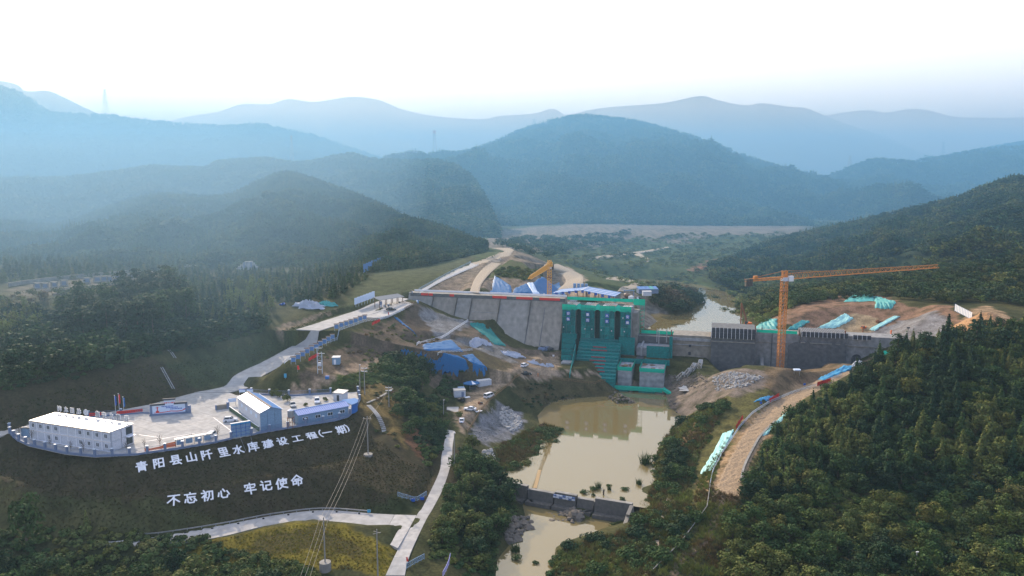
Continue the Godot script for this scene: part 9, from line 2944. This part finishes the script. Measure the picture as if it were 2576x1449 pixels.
	for q in [[v3(44.93, -18.2, -254.56), 4.4, 1.8, "tall dark reed bed standing in the pond by the right shore"], [v3(21.75, -18.2, -229.79), 1.6, 2.2, "low green clump near the weir, leftmost in the water"], [v3(25.1, -18.2, -232.8), 1.8, 2.0, "green clump second from left in the water"], [v3(26.78, -18.2, -234.11), 2.6, 1.4, "tall spiky reed clump beside the green clumps"], [v3(29.96, -18.2, -232.58), 2.2, 1.2, "spiky reed clump with its reflection, middle of the shallows"], [v3(30.36, -18.2, -235.88), 0.9, 2.4, "small flat green islet behind the spiky reed"], [v3(34.52, -18.2, -232.8), 1.4, 2.6, "rounded green islet right of the spiky reed"], [v3(24.62, -18.2, -228.11), 1.4, 1.2, "small reed tuft just behind the weir"], [v3(32.91, -18.2, -224.81), 1.4, 1.8, "reed tuft at the weir's right end"], [v3(39.82, -18.2, -237), 2.4, 1.6, "reeds at the corner of the right shore"], [v3(0.89, -21.4, -199), 2.6, 2.0, "dark bushy islet in the stream"], [v3(1.23, -21.4, -193.94), 1.8, 2.0, "lower half of the dark islets in the stream"], [v3(6.24, -21.4, -192.15), 1.2, 1.8, "small grassy islet in the stream at the bottom"]]:
		plant("bush" if q[1] < 2.0 else "reed", q[3], q[0], q[1], q[2] * 0.8, MID)
	# grass on the cut slopes and mounds
	growth("grass", "tuft", PackedVector2Array([v2(-153.1, -227.6), v2(-143, -224.7), v2(-127.6, -217.7), v2(-106.1, -212.7), v2(-87.9, -222.4), v2(-78.8, -229.3), v2(-64.7, -239.5), v2(-52, -250.2), v2(-46.2, -247.2), v2(-33.5, -232.6), v2(-24.2, -232.7), v2(-24.7, -214.2), v2(-33.9, -207.4), v2(-52.8, -209.5), v2(-65.6, -205.6), v2(-77, -199.2), v2(-88.6, -193.7), v2(-102.3, -191), v2(-116.6, -193.2), v2(-136.8, -200.9)]), 0.85, 0.25, 0.6, 2.2, [Color(0.07, 0.06, 0.028), Color(0.10, 0.085, 0.035), Color(0.06, 0.07, 0.028)])
	growth("grass", "tuft", PackedVector2Array([v2(-83.3, -186.1), v2(-73.6, -190), v2(-60.1, -192.5), v2(-49, -193.8), v2(-41.5, -192.1), v2(-35.7, -189.1), v2(-28.7, -184.6), v2(-29.8, -173.9), v2(-75.7, -177.1)]), 0.75, 0.25, 0.6, 2.2, [Color(0.14, 0.105, 0.02), Color(0.27, 0.235, 0.035), Color(0.21, 0.19, 0.03)])
	growth("grass", "tuft", PackedVector2Array([v2(-158.4, -236.4), v2(-139.3, -250.9), v2(-125.3, -265.4), v2(-116.1, -281.4), v2(-104.6, -302), v2(-92.7, -326.4), v2(-80.4, -368.4), v2(-81.1, -378), v2(-97.6, -327.9), v2(-109.5, -307.6), v2(-130.7, -283.3), v2(-144.8, -260), v2(-161.4, -241.6)]), 1.1, 0.3, 0.7, 2.2, [Color(0.06, 0.075, 0.032), Color(0.085, 0.095, 0.04)])
	# left hillside: pine wood, bamboo, young conifers
	var wood := PackedVector2Array([v2(-164, -246.2), v2(-146.3, -263.2), v2(-128.5, -292.9), v2(-107.1, -317.4), v2(-103.5, -328.1), v2(-145.4, -357.5), v2(-170.5, -374.2), v2(-179.1, -353.7), v2(-193.8, -341.6), v2(-215.5, -328)])
	grove("pine", "pine of the shaded wood", PackedVector2Array([v2(-167.3, -295), v2(-134.9, -308.1), v2(-134.4, -326.5), v2(-152, -367.6), v2(-171.9, -377.2), v2(-180.2, -355.9), v2(-188.4, -342.8), v2(-188, -322.3)]), 6.4, 13.0, 17.5, 0.95, [DARK, DARK, MID])
	growth("woods", "mid", wood, 4.6, 4.0, 9.0, 1.2, [DARK, DARK, MID])
	growth("undergrowth", "lowbush", wood, 3.2, 1.5, 3.0, 1.6, [DARK, MID])
	grove("cone", "plantation conifer", PackedVector2Array([v2(-131.7, -322.5), v2(-104, -325.9), v2(-107.9, -347), v2(-133.7, -375.3), v2(-156.5, -385.7)]), 5.0, 6.0, 10.0, 1.1, [DARK, MID, OLIVE])
	grove("plume", "hillside bamboo", PackedVector2Array([v2(-128.9, -353.8), v2(-110.1, -341.8), v2(-109, -356.8), v2(-122.4, -390.4), v2(-140.3, -402.6), v2(-145.8, -394)]), 6.5, 8.0, 12.0, 0.8, [LIME, LIME, OLIVE])
	grove("plume", "bamboo beside the pine wood", PackedVector2Array([v2(-194.6, -294.8), v2(-185.2, -296.7), v2(-194, -329), v2(-207.7, -338.4), v2(-215.5, -328)]), 6.5, 8.0, 11.0, 0.9, [LIME, OLIVE])
	growth("woods", "midcone", PackedVector2Array([v2(-175.3, -391.2), v2(-149.4, -367.8), v2(-143.1, -394.3), v2(-116.8, -372), v2(-99.5, -376.7), v2(-85.8, -394.1), v2(-82.2, -452.9), v2(-108.2, -476), v2(-142.4, -456), v2(-199.9, -462.3)]), 4.4, 4.0, 8.0, 1.3, [DARK, MID, OLIVE])
	growth("woods", "mid", PackedVector2Array([v2(-220.5, -335.8), v2(-197.8, -360.5), v2(-177.9, -390.8), v2(-185.5, -408), v2(-209.1, -381.9), v2(-238, -363.6)]), 5.0, 2.5, 6.0, 1.4, [MID, OLIVE, BROWN], -0.1)
	growth("undergrowth", "lowbush", PackedVector2Array([v2(-79.4, -281.3), v2(-67.9, -319.6), v2(-55.9, -353.9), v2(-47.3, -376.4), v2(-31.3, -345.4), v2(-42.5, -326.4), v2(-58.3, -298.2)]), 3.6, 0.8, 1.8, 1.6, [MID, OLIVE, BROWN], 0.0)
	growth("undergrowth", "lowbush", PackedVector2Array([v2(-57.1, -280.9), v2(-46, -287.8), v2(-37.6, -271.2), v2(-31.8, -254.7), v2(-26.3, -237.2), v2(-33.9, -236), v2(-44, -250.3)]), 3.0, 0.6, 1.5, 1.7, [OLIVE, BROWN, MID], 0.0)
	growth("woods", "midcone", PackedVector2Array([v2(-460, -400), v2(-300, -395), v2(-235, -425), v2(-200, -455), v2(-190, -560), v2(-300, -800), v2(-620, -900)]), 5.5, 4.0, 8.0, 1.5, [DARK, MID, OLIVE])
	# valley floor and river banks behind the dam
	var vale := PackedVector2Array([v2(70, -520), v2(150, -455), v2(200, -440), v2(330, -620), v2(390, -840), v2(200, -900), v2(40, -860), v2(15, -700)])
	growth("scrub", "mid", vale, 7.0, 1.5, 4.5, 2.2, [MID, OLIVE, OLIVE, LIME], 0.02)
	growth("scrub", "lowbush", vale, 5.5, 0.6, 1.5, 2.8, [OLIVE, LIME, LIME], -0.15)
	growth("scrub", "mid", PackedVector2Array([v2(143.3, -505.6), v2(128.4, -400.8), v2(143, -411), v2(166.6, -423.4), v2(203.9, -450.2), v2(203.8, -497.2), v2(170.6, -524.5)]), 4.2, 2.0, 5.0, 1.7, [MID, OLIVE, LIME])
	growth("scrub", "mid", PackedVector2Array([v2(197.4, -400.5), v2(209.6, -373.7), v2(228.6, -374.6), v2(233.1, -355.4), v2(259.8, -397.3), v2(231.9, -420), v2(205.5, -417.5)]), 4.2, 3.0, 7.0, 1.5, [MID, DARK, OLIVE])
	growth("scrub", "mid", PackedVector2Array([v2(82.6, -477.2), v2(92.1, -464), v2(98.1, -461), v2(108.9, -472.7), v2(124.7, -510.2), v2(129.8, -552.2), v2(107.5, -525.4), v2(94.1, -503)]), 4.0, 4.0, 8.0, 1.5, [DARK, DARK, BROWN])
	growth("scrub", "lowbush", PackedVector2Array([v2(-13.3, -451.6), v2(-5.5, -469.5), v2(9.4, -466.9), v2(20.6, -498.2), v2(8.9, -442.8)]), 3.4, 1.5, 3.0, 1.6, [MID, OLIVE])
	growth("scrub", "mid", PackedVector2Array([v2(-19.7, -673.5), v2(16.1, -805.4), v2(96, -890.7), v2(146.7, -956.6), v2(115.2, -824.7), v2(51, -699.4), v2(14.6, -538.1)]), 8.0, 3.0, 7.0, 1.8, [MID, DARK], -0.1)
	growth("scrub", "mid", PackedVector2Array([v2(140, -424), v2(330, -385), v2(380, -440), v2(250, -480), v2(140, -500)]), 4.4, 2.5, 6.5, 1.6, [MID, DARK, OLIVE])
	growth("grass_tufts", "tuft", PackedVector2Array([v2(13.6, -235), v2(19.6, -230.9), v2(19.5, -229.2), v2(13.5, -234.1)]), 0.35, 0.5, 1.0, 1.6, [OLIVE, MID])
	# yard shrubs and bare saplings along the fence
	for q in [[v3(-82.78, 0, -271.47), 3.4], [v3(-78.56, 0, -266.96), 4.0], [v3(-70.33, 0, -261.28), 2.0], [v3(-64.92, 0, -267.3), 2.2], [v3(-84.99, 0, -273.96), 3.8]]:
		plant("bush", "yellowing shrub in the yard behind the gable hut", q[0], q[1], 0.8, OLIVE, "yard shrubs")
	grove("bush", "verge bush between the parked saloons", PackedVector2Array([v2(-20.5, -284.8), v2(-18.7, -284.8), v2(-18.2, -280.7), v2(-20.1, -279.1)]), 2.4, 2.4, 3.2, 1.3, [MID, OLIVE])
	var sap := Shape.new()
	for k in 16: sap.bar(v3(0, 0.25 + k * 0.03, 0), v3(cos(k * 2.4) * 0.22, 0.55 + k * 0.03, sin(k * 2.4) * 0.22), 0.012)
	sap.bar(Vector3.ZERO, v3(0, 0.95, 0), 0.022)
	var sm := sap.done()
	for q in [v3(-147.77, 0, -228.72), v3(-141.77, 0, -224.97), v3(-133.65, 0, -220.16), v3(-125.7, 0, -216.67), v3(-121.77, 0, -215.99), v3(-109.32, 0, -215.53), v3(-105.57, 0, -218.52), v3(-101.83, 0, -220.16), v3(-94.01, 0, -223.51), v3(-87.88, 0, -227.46)]:
		var o := piece("sapling", sm, M.bark)
		o.position = q
		o.scale = Vector3.ONE * rng.randf_range(2.6, 4.0)
		tag(o, "thin leafless sapling planted inside the plateau fence", "tree", "bare saplings along the fence")
